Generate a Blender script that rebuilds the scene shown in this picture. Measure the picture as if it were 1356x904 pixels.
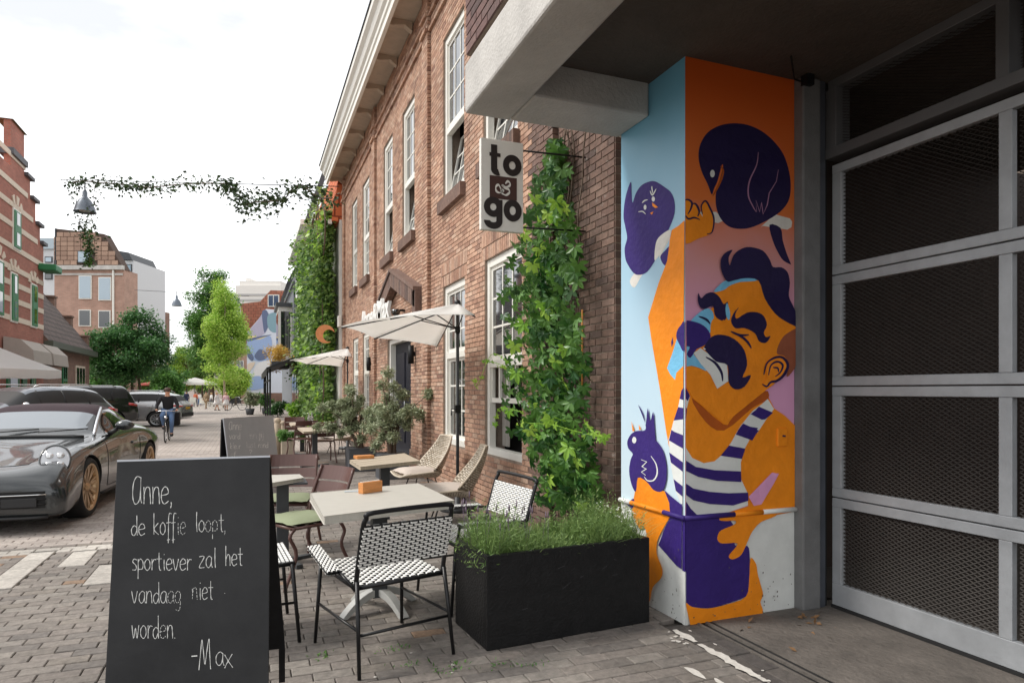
import bpy, math, random
import numpy as np
from mathutils import Vector, Matrix, geometry
for o in list(bpy.data.objects): bpy.data.objects.remove(o)
SC=bpy.context.scene; COL=SC.collection
R=math.radians
# ---------------------------------------------------------------- camera, sky, sun, exposure
CAMH=1.5; F=885.; U0=678.; V0=517.
YAW=math.atan2(348,885)
cam=bpy.data.objects.new('camera',bpy.data.cameras.new('camera')); COL.objects.link(cam); SC.camera=cam
cam.location=(0,0,CAMH); cam.rotation_euler=(R(90),0,-YAW)
cam.data.sensor_width=36; cam.data.lens=F/1356*36; cam.data.shift_y=65/1356
cam.data.clip_start=0.05; cam.data.clip_end=2000
W=bpy.data.worlds.new("World"); SC.world=W; W.use_nodes=True
nt=W.node_tree; nt.nodes.clear()
SUN_EL,SUN_AZ=48,-72          # azimuth clockwise from +Y
sky=nt.nodes.new('ShaderNodeTexSky'); sky.sky_type='NISHITA'; sky.sun_disc=False
sky.sun_elevation=R(SUN_EL); sky.sun_rotation=R(SUN_AZ)
bg1=nt.nodes.new('ShaderNodeBackground'); bg1.inputs[1].default_value=0.12
nt.links.new(sky.outputs[0],bg1.inputs[0])
# overcast: bright cloud layer over the clear sky
tc=nt.nodes.new('ShaderNodeTexCoord'); mp=nt.nodes.new('ShaderNodeMapping'); mp.inputs['Scale'].default_value=(1.,1.,2.6)
nz=nt.nodes.new('ShaderNodeTexNoise'); nz.inputs['Scale'].default_value=1.9; nz.inputs['Detail'].default_value=7; nz.inputs['Roughness'].default_value=.55
rp=nt.nodes.new('ShaderNodeValToRGB'); rp.color_ramp.elements[0].position=.38; rp.color_ramp.elements[0].color=(.56,.57,.585,1)
rp.color_ramp.elements[1].position=.60; rp.color_ramp.elements[1].color=(.98,.98,.98,1)
bg2=nt.nodes.new('ShaderNodeBackground'); bg2.inputs[1].default_value=1.0
mx=nt.nodes.new('ShaderNodeMixShader'); mx.inputs[0].default_value=.93; ow=nt.nodes.new('ShaderNodeOutputWorld')
nt.links.new(tc.outputs['Generated'],mp.inputs[0]); nt.links.new(mp.outputs[0],nz.inputs['Vector']); nt.links.new(nz.outputs[0],rp.inputs[0])
nt.links.new(rp.outputs[0],bg2.inputs[0]); nt.links.new(bg1.outputs[0],mx.inputs[1]); nt.links.new(bg2.outputs[0],mx.inputs[2]); nt.links.new(mx.outputs[0],ow.inputs[0])
sl=bpy.data.lights.new('sun','SUN'); sl.energy=1.5; sl.angle=R(14); sl.color=(1,.955,.89)
sun=bpy.data.objects.new('sun',sl); COL.objects.link(sun)
_d=Vector((math.sin(R(SUN_AZ))*math.cos(R(SUN_EL)),math.cos(R(SUN_AZ))*math.cos(R(SUN_EL)),math.sin(R(SUN_EL))))
sun.rotation_euler=_d.to_track_quat('Z','Y').to_euler()
SC.view_settings.view_transform='Standard'; SC.view_settings.look='None'; SC.view_settings.gamma=1; SC.view_settings.exposure=0.80
SC.view_settings.use_curve_mapping=False
SC.render.engine='CYCLES'
try:
    SC.cycles.use_denoising=True; SC.cycles.max_bounces=8; SC.cycles.transparent_max_bounces=12; SC.cycles.use_adaptive_sampling=True
    SC.cycles.caustics_reflective=False; SC.cycles.caustics_refractive=False
except Exception: pass
# ---------------------------------------------------------------- helpers
_s,_c=math.sin(YAW),math.cos(YAW)
def ray(u): x=(u-U0)/F; return (_s+x*_c, _c-x*_s)
def G(u,v,z=0.):
    d=F*(CAMH-z)/(v-V0); r=ray(u); return Vector((r[0]*d,r[1]*d,z))
def onX(u,v,x):
    r=ray(u); d=x/r[0]; return Vector((x,r[1]*d,CAMH+(V0-v)/F*d))
def onY(u,v,y):
    r=ray(u); d=y/r[1]; return Vector((r[0]*d,y,CAMH+(V0-v)/F*d))
def at(u,v,d):
    r=ray(u); return Vector((r[0]*d,r[1]*d,CAMH+(V0-v)/F*d))
def pxd(x,y): return max(.3,x*_s+y*_c)
def srgb(r,g,b):
    f=lambda c:(c/255/12.92) if c/255<=.04045 else ((c/255+.055)/1.055)**2.4
    return (f(r),f(g),f(b))
MATS={}
def mat(name,col,rough=.6,metal=0.,var=0.,vscale=6.,bump=0.,bscale=60.,col2=None,spec=.5,coat=0.,trans=0.,emis=None,estr=0.,vec='Object',stretch=None,detail=6,rnd=0.,attr=False,alpha=1.,sheen=0.):
    if name in MATS: return MATS[name]
    m=bpy.data.materials.new(name); m.use_nodes=True; n=m.node_tree; b=n.nodes['Principled BSDF']
    b.inputs['Roughness'].default_value=rough; b.inputs['Metallic'].default_value=metal
    b.inputs['Specular IOR Level'].default_value=spec; b.inputs['Coat Weight'].default_value=coat; b.inputs['Coat Roughness'].default_value=.04
    b.inputs['Transmission Weight'].default_value=trans; b.inputs['Alpha'].default_value=alpha
    b.inputs['Base Color'].default_value=(*col,1)
    L=n.links.new
    if emis: b.inputs['Emission Color'].default_value=(*emis,1); b.inputs['Emission Strength'].default_value=estr
    if var or bump or col2 or rnd or attr:
        t=n.nodes.new('ShaderNodeTexCoord'); mpp=n.nodes.new('ShaderNodeMapping')
        if stretch: mpp.inputs['Scale'].default_value=stretch
        if vec=='World':
            gg=n.nodes.new('ShaderNodeNewGeometry'); L(gg.outputs['Position'],mpp.inputs[0])
        else: L(t.outputs[vec],mpp.inputs[0])
    if var or col2 or rnd or attr:
        nn=n.nodes.new('ShaderNodeTexNoise'); nn.inputs['Scale'].default_value=vscale; nn.inputs['Detail'].default_value=detail; nn.inputs['Roughness'].default_value=.62
        L(mpp.outputs[0],nn.inputs['Vector'])
        fac=nn.outputs[0]
        if rnd or attr:
            # per piece value: face attribute 'var' plus object random
            a=n.nodes.new('ShaderNodeAttribute'); a.attribute_name='var'
            oi=n.nodes.new('ShaderNodeObjectInfo')
            ad=n.nodes.new('ShaderNodeMath'); ad.operation='ADD'
            L(a.outputs['Fac'],ad.inputs[0])
            if attr: ad.inputs[1].default_value=0.
            else: L(oi.outputs['Random'],ad.inputs[1])
            if rnd and attr:
                L(oi.outputs['Random'],ad.inputs[1])
            fr=n.nodes.new('ShaderNodeMath'); fr.operation='FRACT'; L(ad.outputs[0],fr.inputs[0])
            mx_=n.nodes.new('ShaderNodeMix'); mx_.inputs[0].default_value=rnd if rnd else .6
            L(nn.outputs[0],mx_.inputs[2]); L(fr.outputs[0],mx_.inputs[3]); fac=mx_.outputs[0]
        rr=n.nodes.new('ShaderNodeValToRGB')
        c2=col2 or tuple(min(1,c*(1+var)) for c in col)
        c1=col if col2 else tuple(c*(1-var) for c in col)
        rr.color_ramp.elements[0].position=.25; rr.color_ramp.elements[0].color=(*c1,1)
        rr.color_ramp.elements[1].position=.75; rr.color_ramp.elements[1].color=(*c2,1)
        L(fac,rr.inputs[0]); L(rr.outputs[0],b.inputs['Base Color'])
    if bump:
        bn=n.nodes.new('ShaderNodeTexNoise'); bn.inputs['Scale'].default_value=bscale; bn.inputs['Detail'].default_value=5
        L(mpp.outputs[0],bn.inputs['Vector'])
        bb=n.nodes.new('ShaderNodeBump'); bb.inputs['Strength'].default_value=bump; bb.inputs['Distance'].default_value=.02
        L(bn.outputs[0],bb.inputs['Height']); L(bb.outputs[0],b.inputs['Normal'])
    MATS[name]=m; return m
def leafmat(name,c1,c2,rough=.45,tr=.35):
    if name in MATS: return MATS[name]
    m=bpy.data.materials.new(name); m.use_nodes=True; n=m.node_tree; b=n.nodes['Principled BSDF']; L=n.links.new
    a=n.nodes.new('ShaderNodeAttribute'); a.attribute_name='var'; oi=n.nodes.new('ShaderNodeObjectInfo')
    ad=n.nodes.new('ShaderNodeMath'); L(a.outputs['Fac'],ad.inputs[0]); L(oi.outputs['Random'],ad.inputs[1])
    fr=n.nodes.new('ShaderNodeMath'); fr.operation='FRACT'; L(ad.outputs[0],fr.inputs[0])
    rr=n.nodes.new('ShaderNodeValToRGB'); rr.color_ramp.elements[0].color=(*c1,1); rr.color_ramp.elements[1].color=(*c2,1)
    L(fr.outputs[0],rr.inputs[0]); L(rr.outputs[0],b.inputs['Base Color']); b.inputs['Roughness'].default_value=rough
    tl=n.nodes.new('ShaderNodeBsdfTranslucent'); L(rr.outputs[0],tl.inputs[0])
    ms=n.nodes.new('ShaderNodeMixShader'); ms.inputs[0].default_value=tr
    L(b.outputs[0],ms.inputs[1]); L(tl.outputs[0],ms.inputs[2]); L(ms.outputs[0],n.nodes['Material Output'].inputs[0])
    MATS[name]=m; return m
class MB:
    def __init__(s): s.v=[];s.f=[];s.mi=[];s.cur=0;s.var=[];s.cv=0.;s.X=None;s.sm=[];s.smooth=False
    def add(s,vs,fs):
        n=len(s.v)
        if s.X is not None: vs=[s.X@Vector(p) for p in vs]
        s.v.extend([tuple(p) for p in vs])
        for f in fs:
            s.f.append([i+n for i in f]); s.mi.append(s.cur); s.var.append(s.cv); s.sm.append(s.smooth)
        return s
    def box(s,x0,x1,y0,y1,z0,z1,nofaces=''):
        vs=[(x0,y0,z0),(x1,y0,z0),(x1,y1,z0),(x0,y1,z0),(x0,y0,z1),(x1,y0,z1),(x1,y1,z1),(x0,y1,z1)]
        fs=[]
        if 'b' not in nofaces: fs.append((3,2,1,0))
        if 't' not in nofaces: fs.append((4,5,6,7))
        if 'f' not in nofaces: fs.append((0,1,5,4))
        if 'r' not in nofaces: fs.append((1,2,6,5))
        if 'k' not in nofaces: fs.append((2,3,7,6))
        if 'l' not in nofaces: fs.append((3,0,4,7))
        return s.add(vs,fs)
    def obox(s,c,size,rot=None):
        """box centred at c with optional rotation matrix/euler"""
        m=Matrix.Translation(c)
        if rot is not None:
            from mathutils import Euler
            m=m@(rot.to_4x4() if isinstance(rot,Matrix) else Euler(rot).to_matrix().to_4x4())
        h=[q/2 for q in size]; old=s.X; s.X=m if old is None else old@m
        s.box(-h[0],h[0],-h[1],h[1],-h[2],h[2]); s.X=old; return s
    def tube(s,pts,r,n=8,cap=True,closed=False):
        pts=[Vector(p) for p in pts]; rs=r if isinstance(r,(list,tuple)) else [r]*len(pts)
        k=len(pts); vs=[]; up=None
        for i,p in enumerate(pts):
            if closed: t=(pts[(i+1)%k]-pts[i-1])
            else: t=(pts[min(i+1,k-1)]-pts[max(i-1,0)])
            if t.length<1e-9: t=Vector((0,0,1))
            t.normalize()
            if up is None:
                up=Vector((0,0,1)) if abs(t.z)<.9 else Vector((1,0,0))
            a=t.cross(up)
            if a.length<1e-4: a=t.cross(Vector((.3,1,.2)))
            a.normalize(); b=a.cross(t); up=b
            # widen at bends
            for j in range(n):
                q=2*math.pi*j/n; vs.append(p+(a*math.cos(q)+b*math.sin(q))*rs[i])
        fs=[]
        for i in range(k if closed else k-1):
            i2=(i+1)%k
            for j in range(n):
                j2=(j+1)%n; fs.append((i*n+j,i*n+j2,i2*n+j2,i2*n+j))
        if cap and not closed: fs+= [tuple(range(n))[::-1],tuple((k-1)*n+j for j in range(n))]
        o=s.smooth; s.smooth=True; s.add(vs,fs); s.smooth=o
        return s
    def lathe(s,prof,n=16,c=(0,0,0),axis='z'):
        vs=[];k=len(prof)
        for (r,z) in prof:
            for j in range(n):
                q=2*math.pi*j/n; x,y=r*math.cos(q),r*math.sin(q)
                p={'z':(x,y,z),'x':(z,x,y),'y':(y,z,x)}[axis]
                vs.append((c[0]+p[0],c[1]+p[1],c[2]+p[2]))
        fs=[(i*n+j,i*n+(j+1)%n,(i+1)*n+(j+1)%n,(i+1)*n+j) for i in range(k-1) for j in range(n)]
        o=s.smooth; s.smooth=True; s.add(vs,fs); s.smooth=o; return s
    def quad(s,*p): return s.add(p,[tuple(range(len(p)))])
    def prism(s,pts,d):
        """pts: 3d polygon (ordered), d: extrusion vector; triangulated caps"""
        pts=[Vector(p) for p in pts]; n=len(pts); d=Vector(d)
        tri=geometry.tessellate_polygon([pts])
        vs=pts+[p+d for p in pts]
        fs=[tuple(t) for t in tri]+[tuple(i+n for i in t[::-1]) for t in tri]
        fs+=[(i,(i+1)%n,(i+1)%n+n,i+n) for i in range(n)]
        return s.add(vs,fs)
    def flat(s,pts):
        pts=[Vector(p) for p in pts]
        return s.add(pts,[tuple(t) for t in geometry.tessellate_polygon([pts])])
    def grid(s,rows,closed=False):
        """rows: list of lists of points"""
        m=len(rows[0]); vs=[p for r in rows for p in r]; fs=[]
        for i in range(len(rows)-1):
            for j in range(m if closed else m-1):
                j2=(j+1)%m; fs.append((i*m+j,i*m+j2,(i+1)*m+j2,(i+1)*m+j))
        return s.add(vs,fs)
    def build(s,name,mats,parent=None,bevel=0,bseg=2,smooth=None,loc=None,subsurf=0,solid=0,autosmooth=False):
        me=bpy.data.meshes.new(name); me.from_pydata(s.v,[],s.f)
        if not isinstance(mats,(list,tuple)): mats=[mats]
        for m in mats: me.materials.append(m)
        if len(mats)>1: me.polygons.foreach_set('material_index',s.mi)
        if any(s.var):
            a=me.attributes.new('var','FLOAT','FACE'); a.data.foreach_set('value',s.var)
        me.polygons.foreach_set('use_smooth',[True]*len(s.f) if smooth else ([False]*len(s.f) if smooth is False else s.sm))
        me.update()
        o=bpy.data.objects.new(name,me); COL.objects.link(o)
        if parent is not None: o.parent=parent
        if loc is not None: o.location=loc
        if solid:
            md=o.modifiers.new('s','SOLIDIFY'); md.thickness=solid
        if subsurf:
            md=o.modifiers.new('ss','SUBSURF'); md.levels=subsurf; md.render_levels=subsurf
        if bevel:
            md=o.modifiers.new('b','BEVEL'); md.width=bevel; md.segments=bseg; md.limit_method='ANGLE'; md.angle_limit=R(40)
            md.harden_normals=False
        return o
def tag(o,label=None,cat=None,group=None,kind=None):
    if label: o['label']=label
    if cat: o['category']=cat
    if group: o['group']=group
    if kind: o['kind']=kind
    return o
def empty(name,loc=(0,0,0),rz=0,label=None,cat=None,group=None):
    o=bpy.data.objects.new(name,None); COL.objects.link(o); o.location=loc; o.rotation_euler=(0,0,rz); o.empty_display_size=.2
    return tag(o,label,cat,group)
def copy_tree(o,parent=None):
    c=o.copy(); COL.objects.link(c)
    if parent is not None: c.parent=parent
    for ch in [x for x in o.children]: copy_tree(ch,c)
    return c
def dup(o,loc,rz=0,label=None,scale=None):
    c=copy_tree(o); c.location=loc; c.rotation_euler=(0,0,rz)
    if scale: c.scale=(scale,)*3
    if label: c['label']=label
    return c
def smooth_poly(pts,n=5,closed=True):
    """Catmull-Rom through pts (2d or 3d)"""
    P=[Vector(p) for p in pts]; k=len(P); out=[]
    for i in range(k if closed else k-1):
        p0=P[i-1] if (closed or i>0) else P[0]; p1=P[i]; p2=P[(i+1)%k]; p3=P[(i+2)%k] if (closed or i+2<k) else P[-1]
        for j in range(n):
            t=j/n; out.append(.5*((2*p1)+(p2-p0)*t+(2*p0-5*p1+4*p2-p3)*t*t+(3*p1-p0-3*p2+p3)*t**3))
    if not closed: out.append(P[-1])
    return out
def mesh_np(name,verts,faces,mats,parent=None,var=None,smooth=False,mi=None):
    """verts Nx3, faces MxK (constant K)"""
    me=bpy.data.meshes.new(name); verts=np.asarray(verts,dtype=np.float32); faces=np.asarray(faces,dtype=np.int32)
    me.vertices.add(len(verts)); me.vertices.foreach_set('co',verts.ravel())
    k=faces.shape[1]; me.loops.add(faces.size); me.loops.foreach_set('vertex_index',faces.ravel())
    me.polygons.add(len(faces)); me.polygons.foreach_set('loop_start',np.arange(0,faces.size,k,dtype=np.int32))
    try: me.polygons.foreach_set('loop_total',np.full(len(faces),k,dtype=np.int32))
    except Exception: pass
    if smooth: me.polygons.foreach_set('use_smooth',np.ones(len(faces),dtype=bool))
    if not isinstance(mats,(list,tuple)): mats=[mats]
    for m in mats: me.materials.append(m)
    if mi is not None: me.polygons.foreach_set('material_index',np.asarray(mi,dtype=np.int32))
    if var is not None:
        a=me.attributes.new('var','FLOAT','FACE'); a.data.foreach_set('value',np.asarray(var,dtype=np.float32))
    me.update(calc_edges=True); me.validate()
    o=bpy.data.objects.new(name,me); COL.objects.link(o)
    if parent is not None: o.parent=parent
    return o
rng=np.random.default_rng(7)
def leaves(name,pts,size,material,parent=None,shape='diamond',nrm=None,aspect=.55,droop=.3,jit=.35,var=None,outward=None,kind=None):
    """scatter small folded leaf faces at pts (Nx3)."""
    pts=np.asarray(pts); n=len(pts)
    th=rng.uniform(0,2*np.pi,n); ph=rng.normal(0,.5,n)-droop
    ax=np.stack([np.cos(th)*np.cos(ph),np.sin(th)*np.cos(ph),np.sin(ph)],1)
    if outward is not None:
        ax=ax*.7+np.asarray(outward); ax/=np.linalg.norm(ax,axis=1,keepdims=True)+1e-9
    up=np.array([0,0,1.])+rng.normal(0,.45,(n,3))
    sd=np.cross(ax,up); sd/=np.linalg.norm(sd,axis=1,keepdims=True)+1e-9
    nn=np.cross(sd,ax)
    L=(size*(1+rng.uniform(-jit,jit,n)))[:,None]; w=L*aspect*.5
    p0=pts; p1=pts+ax*L*.45+sd*w+nn*L*.06; p2=pts+ax*L; p3=pts+ax*L*.45-sd*w+nn*L*.06
    V=np.stack([p0,p1,p2,p3],1).reshape(-1,3)
    i=np.arange(n)*4
    Fc=np.concatenate([np.stack([i,i+1,i+2],1),np.stack([i,i+2,i+3],1)])
    vv=rng.uniform(0,1,n) if var is None else np.asarray(var)
    o=mesh_np(name,V,Fc,material,parent,var=np.concatenate([vv,vv])*.999)
    if kind: o['kind']=kind
    return o
# ---------------------------------------------------------------- materials
M_mortar=mat('mortar',srgb(150,135,122),.95,var=.25,vscale=8,bump=.5,bscale=90)
def brickmat(name,stops,bump=.35,lime=False):
    m=bpy.data.materials.new(name); m.use_nodes=True; n=m.node_tree; b=n.nodes['Principled BSDF']; L=n.links.new
    a=n.nodes.new('ShaderNodeAttribute'); a.attribute_name='var'; oi=n.nodes.new('ShaderNodeObjectInfo')
    ad=n.nodes.new('ShaderNodeMath'); L(a.outputs['Fac'],ad.inputs[0]); L(oi.outputs['Random'],ad.inputs[1])
    fr=n.nodes.new('ShaderNodeMath'); fr.operation='FRACT'; L(ad.outputs[0],fr.inputs[0])
    rr=n.nodes.new('ShaderNodeValToRGB'); e=rr.color_ramp.elements
    for i,cc in enumerate(stops):
        p=i/(len(stops)-1)
        if i<2: e[i].position=p; e[i].color=(*cc,1)
        else: q=e.new(p); q.color=(*cc,1)
    e[1].position=1/(len(stops)-1)
    L(fr.outputs[0],rr.inputs[0])
    g=n.nodes.new('ShaderNodeNewGeometry')
    nn=n.nodes.new('ShaderNodeTexNoise'); nn.inputs['Scale'].default_value=22; nn.inputs['Detail'].default_value=6; nn.inputs['Roughness'].default_value=.7
    L(g.outputs['Position'],nn.inputs['Vector'])
    n2=n.nodes.new('ShaderNodeTexNoise'); n2.inputs['Scale'].default_value=1.1; n2.inputs['Detail'].default_value=5; L(g.outputs['Position'],n2.inputs['Vector'])
    r2=n.nodes.new('ShaderNodeMapRange'); r2.inputs[1].default_value=.3; r2.inputs[2].default_value=.7; r2.inputs[3].default_value=.68; r2.inputs[4].default_value=1.25; L(nn.outputs[0],r2.inputs[0])
    r3=n.nodes.new('ShaderNodeMapRange'); r3.inputs[1].default_value=.3; r3.inputs[2].default_value=.7; r3.inputs[3].default_value=.82; r3.inputs[4].default_value=1.15; L(n2.outputs[0],r3.inputs[0])
    mu=n.nodes.new('ShaderNodeMath'); mu.operation='MULTIPLY'; L(r2.outputs[0],mu.inputs[0]); L(r3.outputs[0],mu.inputs[1])
    mm=n.nodes.new('ShaderNodeVectorMath'); mm.operation='SCALE'; L(rr.outputs[0],mm.inputs[0]); L(mu.outputs[0],mm.inputs['Scale'])
    out=mm.outputs[0]
    if lime:
        n3=n.nodes.new('ShaderNodeTexNoise'); n3.inputs['Scale'].default_value=9; n3.inputs['Detail'].default_value=9; n3.inputs['Roughness'].default_value=.75; L(g.outputs['Position'],n3.inputs['Vector'])
        r4=n.nodes.new('ShaderNodeMapRange'); r4.inputs[1].default_value=.6; r4.inputs[2].default_value=.68; r4.inputs[3].default_value=0; r4.inputs[4].default_value=.65; L(n3.outputs[0],r4.inputs[0])
        mx=n.nodes.new('ShaderNodeMix'); mx.data_type='RGBA'; L(r4.outputs[0],mx.inputs[0]); L(out,mx.inputs[6]); mx.inputs[7].default_value=(.5,.47,.43,1); out=mx.outputs[2]
    L(out,b.inputs['Base Color']); b.inputs['Roughness'].default_value=.88
    bb=n.nodes.new('ShaderNodeBump'); bb.inputs['Strength'].default_value=bump; bb.inputs['Distance'].default_value=.012; L(nn.outputs[0],bb.inputs['Height']); L(bb.outputs[0],b.inputs['Normal'])
    MATS[name]=m; return m
S=srgb
M_brick=brickmat('warm_brick',[S(154,117,98),S(182,144,121),S(194,158,134),S(166,126,105),S(199,169,147),S(138,102,86)])
M_brickd=brickmat('dull_brick',[S(98,78,70),S(122,98,87),S(112,88,77),S(132,108,96),S(90,74,68),S(118,92,82)],lime=True)  # darker, duller brown brick with pale lime blotches
M_paver=brickmat('concrete_paver',[S(122,115,108),S(136,128,121),S(128,120,113),S(145,138,130),S(114,108,103),S(132,124,115)],bump=.8)
M_paverw=brickmat('white_paver',[S(190,184,175),S(174,168,160)],bump=.6)
M_pavero=brickmat('rusty_paver',[S(150,128,108),S(142,118,98)],bump=.8)
M_paverd=brickmat('dark_paver',[S(74,70,68),S(88,82,78),S(80,75,71),S(96,90,85)],bump=.8)
M_street=brickmat('street_clinker',[S(162,152,145),S(174,164,156),S(153,143,136),S(181,171,163)],bump=.8)
M_white=mat('white_paint',S(232,230,222),.45,var=.04,vscale=5,bump=.05,bscale=30)
M_glass=mat('window_glass',(.02,.024,.028),.03,spec=1.,coat=1.)
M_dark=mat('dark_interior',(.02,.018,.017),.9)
M_curtain=mat('curtain',S(150,145,138),.9,var=.2,vscale=10,stretch=(1,9,.3))
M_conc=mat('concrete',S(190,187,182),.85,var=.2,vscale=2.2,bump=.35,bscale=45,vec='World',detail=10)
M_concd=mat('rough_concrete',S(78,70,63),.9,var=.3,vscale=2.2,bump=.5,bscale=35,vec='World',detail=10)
M_black=mat('black_metal',(.010,.010,.011),.5,var=.3,vscale=20,spec=.25)
M_steel=mat('galvanised_steel',S(160,163,166),.5,metal=.2,var=.14,vscale=7,bump=.08,bscale=40,vec='World')
M_rub=mat('black_rubber',(.012,.012,.012),.8)
# ---------------------------------------------------------------- ground
g=MB(); g.quad((-400,-60,-.06),(400,-60,-.06),(400,900,-.06),(-400,900,-.06))
o=tag(g.build('ground',mat('far_ground',S(128,120,112),.95,var=.15,vscale=.3)),kind='structure')
# street surface seen beyond the built pavers: clinker courses in the material
m=bpy.data.materials.new('far_clinker'); m.use_nodes=True; n=m.node_tree; L=n.links.new; b=n.nodes['Principled BSDF']
gg=n.nodes.new('ShaderNodeNewGeometry'); br=n.nodes.new('ShaderNodeTexBrick'); br.inputs['Scale'].default_value=1
br.inputs['Brick Width'].default_value=.23; br.inputs['Row Height'].default_value=.115; br.inputs['Mortar Size'].default_value=.008
br.inputs['Color1'].default_value=(*S(164,154,146),1); br.inputs['Color2'].default_value=(*S(182,172,164),1); br.inputs['Mortar'].default_value=(*S(112,103,96),1)
nn=n.nodes.new('ShaderNodeTexNoise'); nn.inputs['Scale'].default_value=.7; nn.inputs['Detail'].default_value=8
L(gg.outputs['Position'],br.inputs[0]); L(gg.outputs['Position'],nn.inputs[0])
mr=n.nodes.new('ShaderNodeMapRange'); mr.inputs[1].default_value=.3; mr.inputs[2].default_value=.7; mr.inputs[3].default_value=.8; mr.inputs[4].default_value=1.15; L(nn.outputs[0],mr.inputs[0])
vm=n.nodes.new('ShaderNodeVectorMath'); vm.operation='SCALE'; L(br.outputs[0],vm.inputs[0]); L(mr.outputs[0],vm.inputs['Scale']); L(vm.outputs[0],b.inputs['Base Color'])
b.inputs['Roughness'].default_value=.85; M_farclinker=m
g=MB(); g.quad((-8.8,17.5,-.004),(2.6,17.5,-.004),(2.6,200,-.004),(-8.8,200,-.004)); g.quad((-8.8,-8,-.004),(-5.2,-8,-.004),(-5.2,17.5,-.004),(-8.8,17.5,-.004))
street=tag(g.build('street',M_farclinker),kind='structure')
g=MB(); g.quad((-5.2,-8,-.03),(3.9,-8,-.03),(3.9,23,-.03),(-5.2,23,-.03))
M_sand=mat('joint_sand',S(82,76,70),.95,var=.35,vscale=9,bump=.5,bscale=80,vec='World')
pav=tag(g.build('pavement',M_sand),kind='structure')
random.seed(3)
APR=2.74   # edge of the concrete apron in front of the garage door
pv=[]
def paver(x0,x1,y0,y1,m,dz=0.):
    pv.append((x0,x1,y0,y1,m,random.uniform(-.0025,.0025)+dz,random.random()))
ph=.104; pw=.208; gp=.0026
def zone(x,y):
    """material by place"""
    if y>7.62 and x<-.25: return 4
    return 0
y=1.3; row=0
lineY0,lineY1=7.34,7.6
while y<17.5:
    inl = abs(y-lineY0)<ph*1.01 and True
    x=-5.2+(row%2)*pw/2-pw/2
    skipx=None
    while x<2.9:
        x0,x1=max(x,-5.2),x+pw
        cx,cy=(x0+x1)/2,y+ph/2
        mm=zone(cx,cy)
        lim= 2.46 if cy<3.66 else (2.6 if cy<4.9 else 2.88)
        if x1>lim: x1=lim
        # kerb line and parking markers in light tiles
        if x1-x0>.03 and x0<lim:
            if cx<-.75 and lineY0-.02<cy<lineY1-.03: mm=1
            elif mm==0 and -2.3<cx<-1.2 and False: mm=1
            elif random.random()<.02 and mm==0: mm=2
            # soldier columns running along the street
            if cy<7.3 and x1>-.735 and x0<-.505:
                if x0<-.735-.03: paver(x0+gp,-.735-gp,y+gp,y+ph-gp,0)
                if x1>-.505+.03: paver(-.505+gp,x1-gp,y+gp,y+ph-gp,0)
                x+=pw; continue
            paver(x0+gp,x1-gp,y+gp,y+ph-gp,mm)
        x+=pw
    y+=ph; row+=1
# soldier strip
y=1.3
while y<7.25:
    for k in range(2): paver(-.73+k*.112+gp,-.73+(k+1)*.112-gp,y+gp+(k%2)*.05,y+pw-gp+(k%2)*.05,0,.003)
    y+=pw
pv2=[]
def stripe(a,b,t=3,w=.13):
    A_,B_=G(*a),G(*b); 
    for k in range(t):
        y0=A_.y+(B_.y-A_.y)*k/t; y1=A_.y+(B_.y-A_.y)*(k+1)/t; lo,hi=min(y0,y1),max(y0,y1)
        pv2.append((A_.x-w/2,A_.x+w/2,lo+.004,hi-.004,1,.004,random.random()))
stripe((56.8,731),(7,779),4,.2); stripe((113.6,729.5),(97,749),2,.2); stripe((149,747),(139.6,772),2,.2)
def hidden_old(p):
    cx,cy=(p[0]+p[1])/2,(p[2]+p[3])/2
    for q in pv2:
        if q[0]-.06<cx<q[1]+.06 and q[2]-.02<cy<q[3]+.02: return True
    return False
out_=[]
for p in pv:
    segs=[(p[0],p[1])]
    cy=(p[2]+p[3])/2
    for q in pv2:
        if q[2]-.03<cy<q[3]+.03:
            n_=[]
            for a,b in segs:
                if b<=q[0]-gp or a>=q[1]+gp: n_.append((a,b)); continue
                if a<q[0]-.02: n_.append((a,q[0]-2*gp))
                if b>q[1]+.02: n_.append((q[1]+2*gp,b))
            segs=n_
    for a,b in segs: out_.append((a,b,*p[2:]))
pv=out_+pv2
# strip of dark bricks beside the apron, with a slot drain
y=1.5
while y<3.62:
    for k in range(2):
        pv.append((2.46+k*.112+gp,2.46+(k+1)*.112-gp,y+gp,min(y+.224,3.6)-gp,3,random.uniform(-.002,.002),random.random()))
    y+=.224
PM=[M_paver,M_paverw,M_pavero,M_paverd,M_street]
def paverbox(mb,p,rel=False):
    x0,x1,y0,y1,m,dz,va=p; t=.0045
    cx,cy=((x0+x1)/2,(y0+y1)/2) if rel else (0,0)
    zt=0 if rel else dz
    a=[(x0-cx,y0-cy),(x1-cx,y0-cy),(x1-cx,y1-cy),(x0-cx,y1-cy)]; b_=[(x0-cx+t,y0-cy+t),(x1-cx-t,y0-cy+t),(x1-cx-t,y1-cy-t),(x0-cx+t,y1-cy-t)]
    tl=random.uniform(-.0015,.0015) ; tz=[tl,-tl,-tl,tl]
    vs=[(q[0],q[1],-.03) for q in a]+[(q[0],q[1],zt-t) for q in a]+[(q[0],q[1],zt+tz[i]) for i,q in enumerate(b_)]
    mb.cur=m; mb.cv=va*.999+.0005
    mb.add(vs,[(8,9,10,11)]+[(i,(i+1)%4,(i+1)%4+4,i+4) for i in range(4)]+[(i+4,(i+1)%4+4,(i+1)%4+8,i+8) for i in range(4)])
def vis(p):
    cx,cy=(p[0]+p[1])/2,(p[2]+p[3])/2; d=pxd(cx,cy); xc=(cx*_c-cy*_s)
    u=U0+F*xc/d; v=V0+F*CAMH/d
    hid = (140<u<372 and v>600) or (u>612 and u<862 and 690<v<850) 
    return (0<=u<=1356 and v<=912 and not hid, d)
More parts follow.
